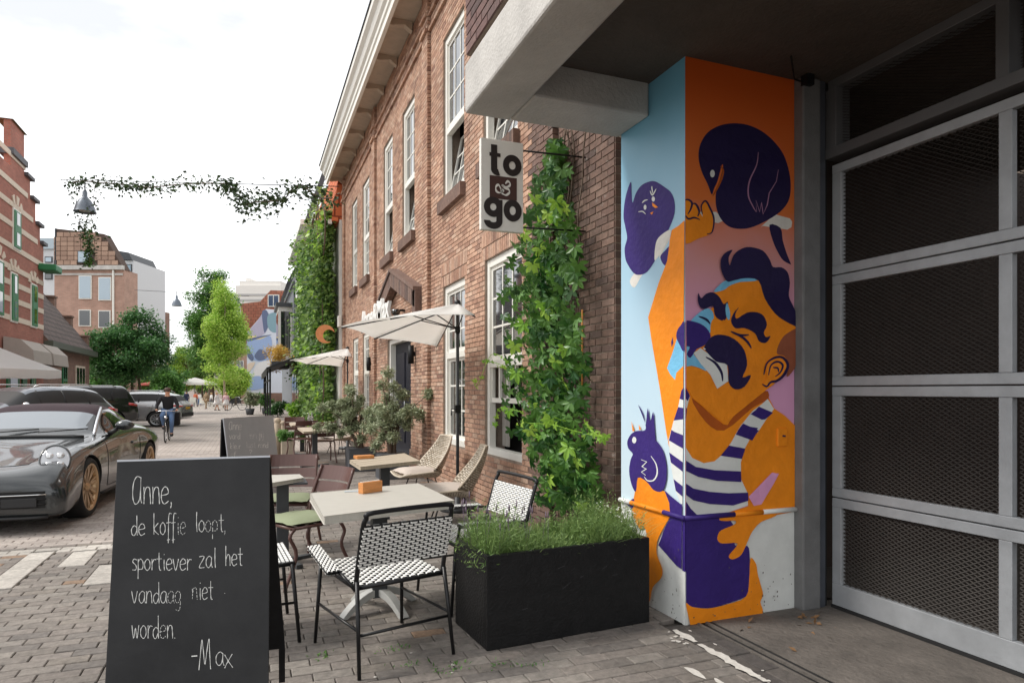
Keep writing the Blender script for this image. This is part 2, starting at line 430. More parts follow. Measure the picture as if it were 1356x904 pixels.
pv.sort(key=lambda p:(not vis(p)[0],vis(p)[1]))
meshes={}
for i,p in enumerate(pv[:300]):
    key=(round(p[1]-p[0],2),round(p[3]-p[2],2),p[4])
    if key not in meshes:
        mb=MB(); paverbox(mb,(*p[:5],0,0),True); ob=mb.build('paver',PM,pav); meshes[key]=ob.data
    else:
        ob=bpy.data.objects.new('paver',meshes[key]); COL.objects.link(ob); ob.parent=pav
    ob.location=((p[0]+p[1])/2,(p[2]+p[3])/2,p[5]); ob.rotation_euler=(random.uniform(-.006,.006),random.uniform(-.006,.006),random.uniform(-.008,.008))
mb=MB()
for p in pv[300:]: paverbox(mb,p)
tag(mb.build('paving',PM,pav),kind='stuff')
# concrete apron before the garage, slot drain, spilled white paint line
m=mat('apron_concrete',S(100,94,88),.9,var=.35,vscale=4,bump=.7,bscale=28,vec='World',detail=12)
g=MB(); n_=24
g.box(2.80,3.9,-6,3.62,-.08,.004); g.box(2.684,2.70,-6,3.6,-.03,.006); g.box(2.75,2.765,-6,3.6,-.03,.006)
apron=tag(g.build('apron',m),kind='structure')
g=MB(); g.box(2.70,2.75,-6,3.6,-.06,-.012); g.box(2.765,2.8,-6,3.6,-.03,-.002); tag(g.build('drain',M_rub),kind='structure')
random.seed(11); g=MB(); M_oldpaint=mat('old_white_paint',S(205,200,192),.8,var=.2,vscale=30)
yy=3.5
pts=[]
def blob(cx,cy,rx,ry,z=.0062,n=9):
    ps=[(cx+rx*math.cos(a)*random.uniform(.55,1.15),cy+ry*math.sin(a)*random.uniform(.55,1.15),z) for a in [2*math.pi*i/n for i in range(n)]]
    g.flat(ps)
for (ya,yb_) in ((3.52,3.30),(3.27,2.72),(2.69,2.2),(2.15,1.7)):
    n_=int((ya-yb_)/.03); A_=[];B_=[]
    for i in range(n_+1):
        y_=ya+(yb_-ya)*i/n_; w_=.034*(.35+.65*math.sin(math.pi*min(.95,max(.05,i/n_))))
        A_.append((2.475-w_*random.uniform(.6,1.25),y_+random.uniform(-.008,.008),.0066)); B_.append((2.475+w_*random.uniform(.6,1.25),y_+random.uniform(-.008,.008),.0066))
    for i in range(n_): g.quad(A_[i],B_[i],B_[i+1],A_[i+1])
for k in range(14): blob(2.47+random.uniform(-.09,.09),random.uniform(2.1,3.5),random.uniform(.004,.014),random.uniform(.005,.02),.0069)
for k in range(7): blob(random.uniform(2.3,2.44),random.uniform(3.2,3.55),random.uniform(.006,.02),random.uniform(.008,.03))
for k in range(6): blob(random.uniform(.6,1.1),random.uniform(3.0,4.0),random.uniform(.004,.016),random.uniform(.005,.016),.0045)
blob(2.2,2.95,.03,.10);blob(2.25,2.8,.02,.06)
po=g.build('paint_mark',M_oldpaint); tag(po,kind='structure')
# ---------------------------------------------------------------- cafe building
FX=2.88; YN=4.95; YF=22.4; ZT=8.42
cafe=empty('cafe_building',(0,0,0),label='brown brick cafe building with tall white sash windows and overhanging cornice',cat='building')
OP=[(7.02,8.30,.68,3.2),(9.19,10.32,.68,3.14),(12.62,14.95,0,2.62),(17.4,18.42,.7,3.02),(19.25,20.3,.7,3.02)]
UP=[(7.15,8.36,4.5,7.07),(9.21,10.32,4.5,7.07),(12.31,13.37,4.5,7.07),(14.36,15.4,4.5,7.07),(17.38,18.48,4.5,7.07),(19.45,20.52,4.5,7.07)]
ALL=OP+UP
ys=sorted({YN,YF}|{a for o_ in ALL for a in o_[:2]}); zs=sorted({-.05,ZT}|{a for o_ in ALL for a in o_[2:]}-{0})
w=MB(); xb=FX+.008
for i in range(len(ys)-1):
    for j in range(len(zs)-1):
        cy,cz=(ys[i]+ys[i+1])/2,(zs[j]+zs[j+1])/2
        if any(a<cy<b_ and c<cz<d for a,b_,c,d in ALL): continue
        y0,y1,z0,z1=ys[i],ys[i+1],zs[j],zs[j+1]
        w.box(xb,3.16,y0,y1,z0,z1)
w.box(3.16,9,YN+.01,YN+.3,-.05,ZT); w.box(3.16,9,YF-.3,YF,-.05,ZT)
wall=w.build('wall',M_mortar,cafe)
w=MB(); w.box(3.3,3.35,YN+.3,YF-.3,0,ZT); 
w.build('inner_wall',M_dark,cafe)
PIL=[(11.1,11.5),(16.3,16.72),(6.05,6.4),(21.95,22.35)]
def proud(y,z):
    e=0.
    for a,b_ in PIL:
        if a-.01<=y<=b_+.01: e=.06
    if 7.62<z<7.69 or 7.86<z<7.93: e+=.045
    if z<.42: e+=.03
    return e
CH=.0655; BL=.222; jt=.012
bricks=[]
random.seed(5)
row=0; z=0.
ARCH=[(a-.12,b_+.12,d,d+.36) for a,b_,c,d in OP]
while z+CH<ZT:
    off=(row%2)*BL/2; y=YN-off
    segs=[]
    while y<YF:
        segs.append((max(y,YN),min(y+BL,YF))); y+=BL
    cuts=sorted({a for o_ in ALL if o_[2]-.03<z+CH/2<o_[3] for a in o_[:2]}|{a for o_ in ARCH if o_[2]<z+CH/2<o_[3] for a in o_[:2]}|{a for p in PIL for a in p})
    out=[]
    for (a,b_) in segs:
        cs=[c for c in cuts if a<c<b_]; e=[a]+cs+[b_]
        for i in range(len(e)-1):
            if e[i+1]-e[i]>.025: out.append((e[i],e[i+1]))
    for (a,b_) in out:
        cy,cz=(a+b_)/2,z+CH/2
        if any(p<cy<q and r_-.03<cz<t for p,q,r_,t in ALL): continue
        if any(p<cy<q and r_<cz<t for p,q,r_,t in ARCH): continue
        e=proud(cy,cz)
        bricks.append((FX-e-random.uniform(0,.003),xb+.002,a+jt/2,b_-jt/2,z+jt/2,z+CH-jt/2,random.random(),0))
    z+=CH; row+=1
for (a,b_,c,d) in ARCH:    # soldier arches over the ground-floor openings
    k=a; nb=round((b_-a)/CH)
    for i in range(nb):
        y0=a+(b_-a)*i/nb; y1=a+(b_-a)*(i+1)/nb
        sp=((y0+y1)/2-(a+b_)/2)/(b_-a)*.16
        for (z0,z1) in ((c,c+.17),(c+.18,d)):
            bricks.append((FX-.004,xb+.002,y0+.005,y1-.005,z0+.004,z1-.004,random.random(),sp))
for (a,b_,c,d) in UP:      # raked brick sills and heads
    nb=round((b_-a+.16)/CH)
    for i in range(nb):
        y0=a-.08+(b_-a+.16)*i/nb; y1=a-.08+(b_-a+.16)*(i+1)/nb
        bricks.append((FX-.085,xb+.05,y0+.004,y1-.004,c-.2,c-.01,random.random()*.2+.95,9))
def brickbox(mb,p):
    x0,x1,y0,y1,z0,z1,va,sp=p
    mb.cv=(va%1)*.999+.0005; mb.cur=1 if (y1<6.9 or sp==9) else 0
    if sp==9: sp=0
    if sp:
        s0=sp*((z0+z1)/2-3.1)*0; dz=sp*.3
        mb.add([(x0,y0,z0),(x1,y0,z0),(x1,y1,z0),(x0,y1,z0),(x0,y0+dz,z1),(x1,y0+dz,z1),(x1,y1+dz,z1),(x0,y1+dz,z1)],[(3,2,1,0),(4,5,6,7),(0,1,5,4),(2,3,7,6),(3,0,4,7)])
    else: mb.box(x0,x1,y0,y1,z0,z1,'r')
def bvis(p):
    y,z=(p[2]+p[3])/2,(p[4]+p[5])/2; d=pxd(p[0],y); xc=p[0]*_c-y*_s; u=U0+F*xc/d; v=V0-(z-CAMH)*F/d
    return (0<=u<=820 and v>0 and not (u<820 and v<150 and u>617) and not(675<u<790 and 200<v<700) and not(u>615 and v>650),d)
bricks.sort(key=lambda p:(not bvis(p)[0],bvis(p)[1]))
bm_cache={}
for p in bricks[:300]:
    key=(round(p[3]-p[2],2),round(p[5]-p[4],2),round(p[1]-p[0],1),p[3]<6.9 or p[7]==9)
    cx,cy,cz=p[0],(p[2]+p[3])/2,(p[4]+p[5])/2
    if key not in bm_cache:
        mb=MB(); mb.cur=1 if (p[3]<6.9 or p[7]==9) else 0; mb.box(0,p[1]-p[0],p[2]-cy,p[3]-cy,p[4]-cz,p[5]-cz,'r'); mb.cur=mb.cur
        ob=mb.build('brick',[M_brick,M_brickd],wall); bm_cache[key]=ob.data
    else:
        ob=bpy.data.objects.new('brick',bm_cache[key]); COL.objects.link(ob); ob.parent=wall
    ob.location=(cx,cy,cz); ob.rotation_euler=(random.uniform(-.01,.01),0,random.uniform(-.006,.006))
mb=MB()
for p in bricks[300:]: brickbox(mb,p)
# return wall bricks facing the garage
z=0.;row=0
while z+CH<3.7:
    x=FX+(row%2)*.11-.11
    while x<3.5:
        mb.cur=1; mb.cv=random.random(); mb.box(max(x,FX)+.006,x+BL-.006,YN-.006,YN+.02,z+.006,z+CH-.006); x+=BL
    z+=CH; row+=1
tag(mb.build('brickwork',[M_brick,M_brickd],wall),kind='stuff')
# windows
def window(y0,y1,z0,z1,cols,rows_up,split,rows_lo,open_lower=0.,name='window',dark=False,parent=cafe,xr=FX+.035,fw=.085):
    f=MB(); x0,x1=xr,xr+.09
    f.box(x0,x1,y0,y0+fw,z0,z1); f.box(x0,x1,y1-fw,y1,z0,z1); f.box(x0+.002,x1,y0+fw,y1-fw,z1-fw*1.2,z1); f.box(x0-.02,x1,y0+.01,y1-.01,z0-.01,z0+fw)
    zs_=z0+fw+(z1-z0-fw*2)*split
    if split>0: f.box(x0+.004,x1,y0+fw,y1-fw,zs_-.05,zs_+.05)
    wo=f.build('window',M_white,parent,bevel=.006)
    def sash(za,zb,nr,nc,x,tilt=0.):
        g_=MB(); s=.045
        g_.box(x,x+.035,y0+fw,y0+fw+s,za,zb); g_.box(x,x+.035,y1-fw-s,y1-fw,za,zb); g_.box(x+.001,x+.036,y0+fw+s,y1-fw-s,za,za+s*1.2); g_.box(x+.001,x+.036,y0+fw+s,y1-fw-s,zb-s,zb)
        ya,yb=y0+fw+s,y1-fw-s; zza,zzb=za+s*1.2,zb-s
        for i in range(1,nc): yc=ya+(yb-ya)*i/nc; g_.box(x+.006,x+.03,yc-.013,yc+.013,zza,zzb)
        for i in range(1,nr): zc=zza+(zzb-zza)*i/nr; g_.box(x+.008,x+.028,ya,yb,zc-.013,zc+.013)
        so=g_.build('sash',M_white,wo)
        P=[]
        for i in range(nc):
            for j in range(nr):
                q=MB(); q.box(x+.016,x+.02,ya+(yb-ya)*i/nc+.014,ya+(yb-ya)*(i+1)/nc-.014,zza+(zzb-zza)*j/nr+.014,zza+(zzb-zza)*(j+1)/nr-.014)
                P.append(q.build('pane',M_glass,wo))
        if tilt:
            mt=Matrix.Translation((x,0,za))@Matrix.Rotation(tilt,4,'Y')@Matrix.Translation((-x,0,-za))
            for q in [so]+P: q.matrix_local=mt@q.matrix_local
    if split>0:
        sash(zs_+.05,z1-fw*1.2,rows_up,cols,xr+.03)
        if rows_lo: sash(z0+fw,zs_-.05,rows_lo,cols,xr+.045,open_lower)
    else: sash(z0+fw,z1-fw*1.2,rows_up,cols,xr+.03)
    return wo
window(*OP[0],3,3,.46,0); window(*OP[1],3,3,.56,3); window(*OP[3],3,3,.56,3); window(*OP[4],3,3,.56,3)
for i,o_ in enumerate(UP): window(*o_,3,3,.42,3,open_lower=R(11) if i in (0,1,2,3) else 0)
# lower half of the near window: small closed transom row above a raised sash
g=MB(); y0,y1,z0,z1=OP[0]
zt=z0+.085+(z1-z0-.17)*.46
g.box(2.945,2.985,y0+.09,y1-.09,zt-.5,zt-.44)
for i in range(5): yc=y0+.09+(y1-y0-.18)*i/4; g.box(2.947,2.982,yc-.02,yc+.02,zt-.44,zt-.05)
g.build('sash',M_white,cafe)
for (a,b_) in ((y0+.1,y0+.35),(y1-.34,y1-.1)):
    c_=MB(); rows=[]
    for k in range(15): yy=a+(b_-a)*k/14; xx=3.1+.02*math.sin(k*2.2); rows.append([(xx,yy,z0+.1),(xx,yy,z1-.1)])
    c_.grid(rows); c_.build('curtain',M_curtain,cafe,smooth=True)
for o_ in (OP[1],OP[3]):
    c_=MB(); rows=[]
    for k in range(25): yy=o_[0]+.1+(o_[1]-o_[0]-.2)*k/24; xx=3.1+.02*math.sin(k*2.2); rows.append([(xx,yy,o_[2]+.1),(xx,yy,o_[3]-.1)])
    c_.grid(rows); c_.build('curtain',M_curtain,cafe,smooth=True)
# door
y0,y1,z0,z1=OP[2]
g=MB(); g.box(2.93,3.08,y0,y0+.1,0,z1); g.box(2.93,3.08,y1-.1,y1,0,z1); g.box(2.932,3.08,y0+.1,y1-.1,z1-.1,z1); g.box(2.75,3.1,y0,y1,0,.12)
df=g.build('door_frame',[M_white],cafe,bevel=.005)
M_navy=mat('navy_door_paint',S(14,18,32),.5,spec=.3)
g=MB(); g.box(3.05,3.1,y0+.1,y1-.1,.12,z1-.1); g.box(3.03,3.05,y0+.3,y0+1.0,.4,2.3);g.box(3.03,3.05,y0+1.25,y1-.3,.4,2.3)
d_=g.build('door',M_navy,cafe,bevel=.01); g=MB(); g.tube([(3.0,y0+1.1,1.0),(3.0,y0+1.1,1.3)],.012); g.build('handle',M_steel,d_)
# pediment over the door
PX=2.70
ap=onX(517,360,PX); lf=onX(497,412,PX); rt=onX(549,384,PX)
ped=MB(); ped.box(PX,FX,rt.y-.02,rt.y+.22,rt.z-.62,rt.z+.02)
pd=ped.build('pediment',M_brickd,cafe,bevel=.01)
for (p,q) in ((ap,lf),(ap,Vector((PX,rt.y,rt.z)))):
    n_=16; dv=(q-p)/n_
    for i in range(n_):
        c0=p+dv*i; c1=p+dv*(i+.9); up=Vector((0,0,.3))
        g=MB(); g.cv=.0; g.prism([c0,c1,c1-up,c0-up],(FX-PX-.03,0,0)); g.build('brick',M_brickd,pd)
    g=MB(); g.prism([p+Vector((-.03,0,.07)),q+Vector((-.03,0,.07)),q+Vector((-.03,0,0)),p+Vector((-.03,0,0))],(FX-PX+.02,0,0)); g.build('coping',M_brickd,pd)
# cafe name in upright white letters over the door
def text_mesh(name,txt,mtl,size,depth,parent,loc,rot,sx=1.,off=0.,bold=0.):
    c=bpy.data.curves.new(name,'FONT'); c.body=txt; c.size=size; c.extrude=depth; c.offset=bold; c.resolution_u=3
    t=bpy.data.objects.new(name,c); COL.objects.link(t); bpy.context.view_layer.update()
    me=bpy.data.meshes.new_from_object(t); bpy.data.objects.remove(t); me.materials.append(mtl)
    o=bpy.data.objects.new(name,me); COL.objects.link(o); o.parent=parent; o.location=loc; o.rotation_euler=rot; o.scale=(sx,1,1); return o
nm=empty('facade_lettering',(0,0,0),label='tall narrow white letters Anne&Max standing over the cafe door',cat='lettering')
t=text_mesh('lettering','Anne&Max',mat('letter_white',S(240,240,236),.5),.62,.03,nm,(2.5,16.1,2.92),(R(90),0,R(-90)),sx=1.22,bold=.012)
g=MB(); g.box(2.49,2.53,12.8,16.2,2.87,2.9); g.box(2.51,2.9,13.0,13.03,2.87,2.9); g.box(2.51,2.9,15.9,15.93,2.87,2.9); g.build('letter_rail',M_black,nm)
# cornice
g=MB(); XO=2.3
g.box(XO+.02,FX+.1,YN,YF+.1,8.44,8.5)
sof=g.build('soffit',mat('soffit_paint',S(196,180,162),.7,var=.12,vscale=6,vec='World'),cafe)
g=MB(); prof=[(XO+.03,8.22),(XO+.03,8.36),(XO,8.38),(XO,8.48),(XO-.05,8.52),(XO-.09,8.62),(XO-.16,8.68),(XO-.17,8.78),(XO-.12,8.80),(XO+.1,8.80),(XO+.1,8.22)]
g.prism([(x,YN-.3,z) for x,z in prof],(0,YF+.15-YN+.3,0)); g.build('cornice',M_white,cafe)
g=MB(); g.box(XO-.19,XO-.17,YN-.3,YF+.15,8.79,8.83); g.box(XO-.17,XO+.1,YN-.3,YF+.15,8.801,8.82); g.build('gutter_edge',M_black,cafe)
k=0; y=5.3
while y<YF:
    g=MB(); g.prism([(XO+.1,y,8.44),(XO+.1,y,8.33),(XO+.2,y,8.31),(XO+.42,y,8.36),(FX-.02,y,8.26),(FX-.02,y,8.44)],(0,.13,0)); g.build('bracket',sof.data.materials[0],cafe); y+=1.42
# roof plane
g=MB(); g.quad((XO-.1,YN-.3,8.83),(XO-.1,YF+.2,8.83),(6.5,YF+.2,12.2),(6.5,YN-.3,12.2)); g.build('roof',mat('roof_tile',S(176,84,52),.8,var=.25,vscale=12),cafe)
# ---------------------------------------------------------------- garage with cantilevered storey
gar=empty('garage_building',(0,0,0),label='concrete garage entrance under a cantilevered dark brick storey',cat='building')
CXo,CXi,CYo,CYi,ZB,ZC=1.385,1.72,4.42,3.99,3.41,3.64
g=MB(); g.box(CXo,CXi,.2,CYo,ZB,3.75); g.box(CXi,2.6,CYi,CYo,ZB+.001,3.749); g.box(2.598,2.95,4.37,CYo-.001,ZB+.002,3.748)  # canopy's near end, out of view, cut short to let light onto the mural
can=g.build('canopy_beam',M_conc,gar,bevel=.018)
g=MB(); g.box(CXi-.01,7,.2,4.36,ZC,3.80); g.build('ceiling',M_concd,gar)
g=MB(); g.box(1.40,7,.2,4.41,3.81,9.2); ug=g.build('upper_wall',M_mortar,gar)
random.seed(6); mb=MB(); z=3.8; row=0
while z<6.9:
    y=.4-(row%2)*.111
    while y<4.40:
        a,b_=y+.006,min(y+BL-.006,4.405); mb.cv=random.random()
        if b_-a>.02: mb.box(1.388,1.402,a,b_,z+.006,z+CH-.006,'r')
        y+=BL
    z+=CH; row+=1
M_brickp=brickmat('purple_brick',[S(92,70,68),S(120,94,90),S(108,80,76),S(134,106,100),S(84,66,64)])
tag(mb.build('brickwork',M_brickp,ug),kind='stuff')
# garage jamb column and guide
g=MB(); g.box(3.502,3.66,3.50,3.9,0,3.64); g.build('column',M_concs if False else mat('painted_column',S(112,112,112),.7,var=.2,vscale=6,bump=.15,vec='World'),gar,bevel=.012)
g=MB(); g.box(3.665,3.72,3.52,3.62,0,3.64); g.build('door_guide',mat('guide_steel',S(84,88,96),.5,metal=.4,var=.2,vscale=4,vec='World'),gar)
DX=3.76
g=MB(); g.box(3.72,3.75,3.535,3.6,0,3.64); g.build('shaded_gap',M_rub,gar)  # black strip put in for the shade of the gap beside the door
# back wall, side wall and floor of the garage interior, far wall
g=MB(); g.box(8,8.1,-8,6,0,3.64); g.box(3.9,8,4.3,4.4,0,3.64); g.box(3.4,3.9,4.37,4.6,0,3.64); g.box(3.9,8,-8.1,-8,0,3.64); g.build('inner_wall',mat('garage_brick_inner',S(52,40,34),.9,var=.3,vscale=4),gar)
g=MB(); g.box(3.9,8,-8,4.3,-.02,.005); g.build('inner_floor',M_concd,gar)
g=MB(); g.box(3.74,3.86,-8,3.52,3.58,3.64); g.box(3.725,3.86,-8,3.53,3.10,3.17)
g.box(3.73,3.86,3.44,3.53,3.17,3.58)
yy=3.53
cols=[3.50,2.36,1.22,.08,-1.06]
for c_ in cols[1:]: g.box(3.735,3.85,c_-.035,c_+.035,3.17,3.58)
fr=g.build('transom_frame',mat('transom_steel',S(96,96,97),.55,metal=.2,var=.1,vscale=5,vec='World'),gar,bevel=.004)
# sectional door
door=empty('garage_door',(0,0,0)); door.parent=gar
zr=[0.02,.765,1.53,2.295,3.06]
FR=M_steel
# expanded metal sheet
def mesh_sheet(wd,hg):
    cw=.046; chh=.0135; V=[];Fc=[];nr=int(hg/chh)
    ns=int(wd/(cw/2))
    for r_ in range(nr):
        for i in range(ns+1):
            up=((i+r_)%2)
            z_=r_*chh+chh*.5+(chh*.42 if up else -chh*.42); y_=i*cw/2
            if i>ns: break
            V+= [(0.0,y_,z_-.0034),(.004,y_,z_+.0034)]
        b0=r_*(ns+1)*2
        for i in range(ns): a=b0+i*2; Fc.append((a,a+2,a+3,a+1))
    return V,Fc
M_mesh=mat('expanded_metal',S(48,43,39),.7,metal=.0,var=.2,vscale=3,vec='World')
sheet=None
for j in range(4):
    z0,z1=zr[j]+.004,zr[j+1]-.004
    sec=MB(); lo=.105 if j else .16
    fw=.062
    sec.box(DX,DX+.045,-1.1,3.50,z0,z0+ (fw if j else .15)); sec.box(DX,DX+.045,-1.1,3.50,z1-fw,z1)
    for c_ in cols:
        a,b_=(c_-.075,c_) if c_==3.50 else (c_-.035,c_+.035)
        sec.box(DX+.001,DX+.044,a,b_,z0+(fw if j else .15),z1-fw)
    so=sec.build('door_section',FR,door,bevel=.004)
    for i in range(3):
        if sheet is None:
            V,Fc=mesh_sheet(1.09,.66); q=mesh_np('mesh_infill',V,Fc,M_mesh,so); sheet=q.data
        else: q=bpy.data.objects.new('mesh_infill',sheet); COL.objects.link(q); q.parent=so
        q.location=(DX+.022,cols[i+1]+.0,z0+.045)
for i in range(3):
    q=bpy.data.objects.new('mesh_infill',sheet); COL.objects.link(q); q.parent=fr; q.location=(DX+.03,cols[i+1],3.13); q.scale=(1,1,.72)
g=MB(); g.box(DX-.01,DX+.04,-1.1,3.5,0.004,.022); g.build('bottom_seal',M_rub,door)
# things dimly seen inside: shelves and boards
# ceiling lamp wire
g=MB(); g.tube([(3.2,3.3,3.62),(3.42,3.5,3.6),(3.55,3.52,3.6)],.006,5); g.box(3.5,3.56,3.46,3.52,3.57,3.64); tag(g.build('door_sensor',M_black),'small black sensor box with a wire under the canopy ceiling','sensor')
# ---------------------------------------------------------------- mural pillar
PXL,PYF=2.6,3.58; PXR,PYB=3.5,4.37
pil=empty('mural_pillar',(3.05,3.97,0),label='concrete pillar painted with a mustached strongman lifting birds',cat='pillar')
def addp(mb,name,mats,**k):
    o=mb.build(name,mats,None,**k); o.parent=pil; o.location=(-3.05,-3.97,0); return o
M_pw=mat('mural_white',S(222,224,220),.6,var=.10,vscale=5,bump=.12,bscale=30,vec='World',detail=10)
g=MB(); g.box(PXL,PXR,PYF,PYB,0,ZC); addp(g,'core',M_pw)
def pm(nm,c,c2=None,v=.13): return mat('mural_'+nm,S(*c),.6,var=v,vscale=5,bump=.3,bscale=22,vec='World',detail=10,spec=.35)
P_blue=pm('sky_blue',(168,205,226)); P_blue2=pm('light_blue',(120,190,226)); P_or=pm('orange',(244,142,22)); P_or2=pm('dark_orange',(176,84,20)); P_nv=pm('navy',(52,32,112)); P_nk=pm('shaded_navy',(30,18,66))  # last tone is the navy with the right face's shade put in
P_pk=pm('pink',(222,160,200)); P_br=pm('brown',(150,84,58),v=.2); P_gy=pm('stick_white',(226,222,214)); P_lv=pm('lavender',(176,130,160)); P_gr=pm('grey_line',(196,196,196)); P_dk=pm('dark_red',(140,54,16))
# backdrop colours blend along the height of the pillar (airbrushed paint)
def gradmat(name,stops):
    m=bpy.data.materials.new(name); m.use_nodes=True; n=m.node_tree; L=n.links.new; b=n.nodes['Principled BSDF']
    gg=n.nodes.new('ShaderNodeNewGeometry'); sp=n.nodes.new('ShaderNodeSeparateXYZ'); L(gg.outputs['Position'],sp.inputs[0])
    nn=n.nodes.new('ShaderNodeTexNoise'); nn.inputs['Scale'].default_value=4; nn.inputs['Detail'].default_value=8; L(gg.outputs['Position'],nn.inputs[0])
    ml=n.nodes.new('ShaderNodeMath'); ml.operation='MULTIPLY_ADD'; L(nn.outputs[0],ml.inputs[0]); ml.inputs[1].default_value=.25; L(sp.outputs[2],ml.inputs[2])
    mr=n.nodes.new('ShaderNodeMapRange'); mr.inputs[1].default_value=.125; mr.inputs[2].default_value=3.75; L(ml.outputs[0],mr.inputs[0])
    rr=n.nodes.new('ShaderNodeValToRGB'); e=rr.color_ramp.elements
    for i,(p,c) in enumerate(stops):
        if i<2: e[i].position=p/3.64; e[i].color=(*S(*c),1)
        else: q=e.new(p/3.64); q.color=(*S(*c),1)
    L(mr.outputs[0],rr.inputs[0]); L(rr.outputs[0],b.inputs['Base Color']); b.inputs['Roughness'].default_value=.5
    return m
M_gl=gradmat('mural_backdrop_blue',[(0.7,(206,224,232)),(1.6,(190,216,232)),(2.6,(160,200,222)),(3.5,(112,176,206))])
M_gr=gradmat('mural_backdrop_pink',[(0.7,(226,166,208)),(2.0,(218,158,190)),(2.35,(214,150,150)),(2.75,(224,118,50)),(3.5,(220,96,26))])
MURM=[M_gl,M_gr,P_blue2,P_or,P_or2,P_nv,P_nk,P_pk,P_br,P_gy,P_lv,P_gr,M_pw,P_dk]
IDX={'gl':0,'gr':1,'b2':2,'or':3,'o2':4,'nv':5,'nk':6,'pk':7,'br':8,'gy':9,'lv':10,'g':11,'w':12,'dk':13}
ORG={'A':(70,),'B':(310,),'C':(560,)}
muL=MB(); muR=MB(); LAY={'L':[0],'R':[0]}
def cpx(u,v): # undo the slight lean of the pillar edge in the photo
    return u+(905.7-(902+(v-78)*7/752.))
cornL=onY(905,500,PYF)
def PL(side,pts,col,sm=5):
    """pts: list of (sheet,x,y) from enlarged views; closed painted shape"""
    q=[]
    for p in pts:
        if len(p)==3: sh,x,y=p; last=sh
        else: x,y=p; sh=last
        q.append((x/3.227+810,y/3.227+ORG[sh][0]))
    if sm: q=[(p[0],p[1]) for p in smooth_poly([(a,b,0) for a,b in q],sm)]
    return q
def paint(side,pts,col,sm=5,stroke=None,closed=False):
    LAY[side][0]+=1; k=LAY[side][0]*.00035+.0008
    last='A'; q=[]
    for p in pts:
        if len(p)==3: last=p[0]; x,y=p[1:]
        else: x,y=p
        q.append((x/3.227+810,y/3.227+ORG[last][0],0))
    mb=muL if side=='L' else muR; mb.cur=IDX[col]
    if stroke:
        c=smooth_poly(q,6,closed=closed) if sm else [Vector(a) for a in q]
        n=len(c); A_=[];B_=[]
        for i,p in enumerate(c):
            t=(c[min(i+1,n-1)]-c[max(i-1,0)]) if not closed else (c[(i+1)%n]-c[i-1])
            t.normalize(); nr=Vector((-t.y,t.x,0)); w_=stroke/3.227/2*(1 if closed else (.35+.65*math.sin(math.pi*i/(n-1)) ))
            A_.append(p+nr*w_); B_.append(p-nr*w_)
        if closed: A_.append(A_[0]);B_.append(B_[0])
        rows=[[conv(side,a,k),conv(side,b,k)] for a,b in zip(A_,B_)]
        mb.grid(rows); return
    c=smooth_poly(q,sm) if sm else [Vector(a) for a in q]
    W3=[conv(side,p,k) for p in c]
    # drop repeats
    o_=[W3[0]]
    for p in W3[1:]:
        if (p-o_[-1]).length>.0006: o_.append(p)
    if (o_[0]-o_[-1]).length<.0006: o_.pop()
    mb.flat(o_)
def conv(side,p,k):
    u=cpx(p.x,p.y)
    if side=='L':
        w_=onX(min(u,940),p.y,PXL); return Vector((PXL-k,max(PYF,min(PYB,w_.y)),max(.0,min(ZC,w_.z))))
    w_=onY(max(u,880),p.y,PYF); return Vector((max(PXL-.001,min(PXR,w_.x)),PYF-k,max(.0,min(ZC,w_.z))))
muL.cur=0; muL.quad((PXL-.0006,PYF,.70),(PXL-.0006,PYF,ZC),(PXL-.0006,PYB,ZC),(PXL-.0006,PYB,.70))
muR.cur=1; muR.quad((PXL,PYF-.0006,.70),(PXR,PYF-.0006,.70),(PXR,PYF-.0006,ZC),(PXL,PYF-.0006,ZC))
muL.cur=12; muL.quad((PXL-.0007,PYF,0),(PXL-.0007,PYF,.70),(PXL-.0007,PYB,.70),(PXL-.0007,PYB,0))
muR.cur=12; muR.quad((PXL,PYF-.0007,0),(PXR,PYF-.0007,0),(PXR,PYF-.0007,.70),(PXL,PYF-.0007,.70))
# ---- left face
paint('L',[('B',75,200),(95,228),(125,178),(150,150),(120,140),(100,160)],'gy')
paint('L',[('B',200,105),(245,20),('B',245,-20),(200,40)],'gy',0)
paint('L',[('B',243,55),(225,70),(205,95),(215,125),(232,135),(240,110)],'nv')
paint('L',[('A',76,552),(60,592),(50,640),(46,700),(54,745),(62,790),(52,835),(56,880),('B',66,130),(90,165),(115,174),(150,160),(190,100),(222,40),('A',220,800),(246,740),(263,690),(264,640),(250,600),(222,575),(180,550),(150,552),(120,568),(98,600),(84,640),(80,600)],'nv')
paint('L',[('A',190,800),(235,760),(250,765),(232,810),(190,880),(180,875)],'gy')
for e in (((138,660),6,11),((173,625),7,11)):
    (cx,cy),rx,ry=e; paint('L',[('A',cx+rx*math.cos(a),cy+ry*math.sin(a)) for a in [i*math.pi/4 for i in range(8)]],'w')
paint('L',[('A',168,640),(180,648),(194,660),(182,664),(170,655)],'or',0); paint('L',[('A',160,685),(175,678),(168,692)],'or',0)
paint('L',[('A',126,642),(136,632),(150,628)],'w',stroke=6); paint('L',[('A',110,680),(128,678),(142,690)],'w',stroke=5); paint('L',[('A',160,590),(170,608),(186,582)],'w',stroke=6); paint('L',[('A',172,602),(168,580),(168,570)],'w',stroke=5)
paint('L',[('A',310,715),(285,738),(255,757),(246,800),(240,870),('B',243,60),(236,115),(200,210),(157,355),(170,440),(208,650),(240,850),(250,900),('C',262,140),(310,160),('B',310,660),(310,0)],'or',0)
paint('L',[('B',300,395),(280,450),(262,510),(240,572),(255,600),(275,622),(280,592),(310,562),(310,430)],'b2',0)
paint('L',[('B',312,375),(298,388),(283,410),(279,440),(292,470),(312,500),(330,440)],'nv',4)
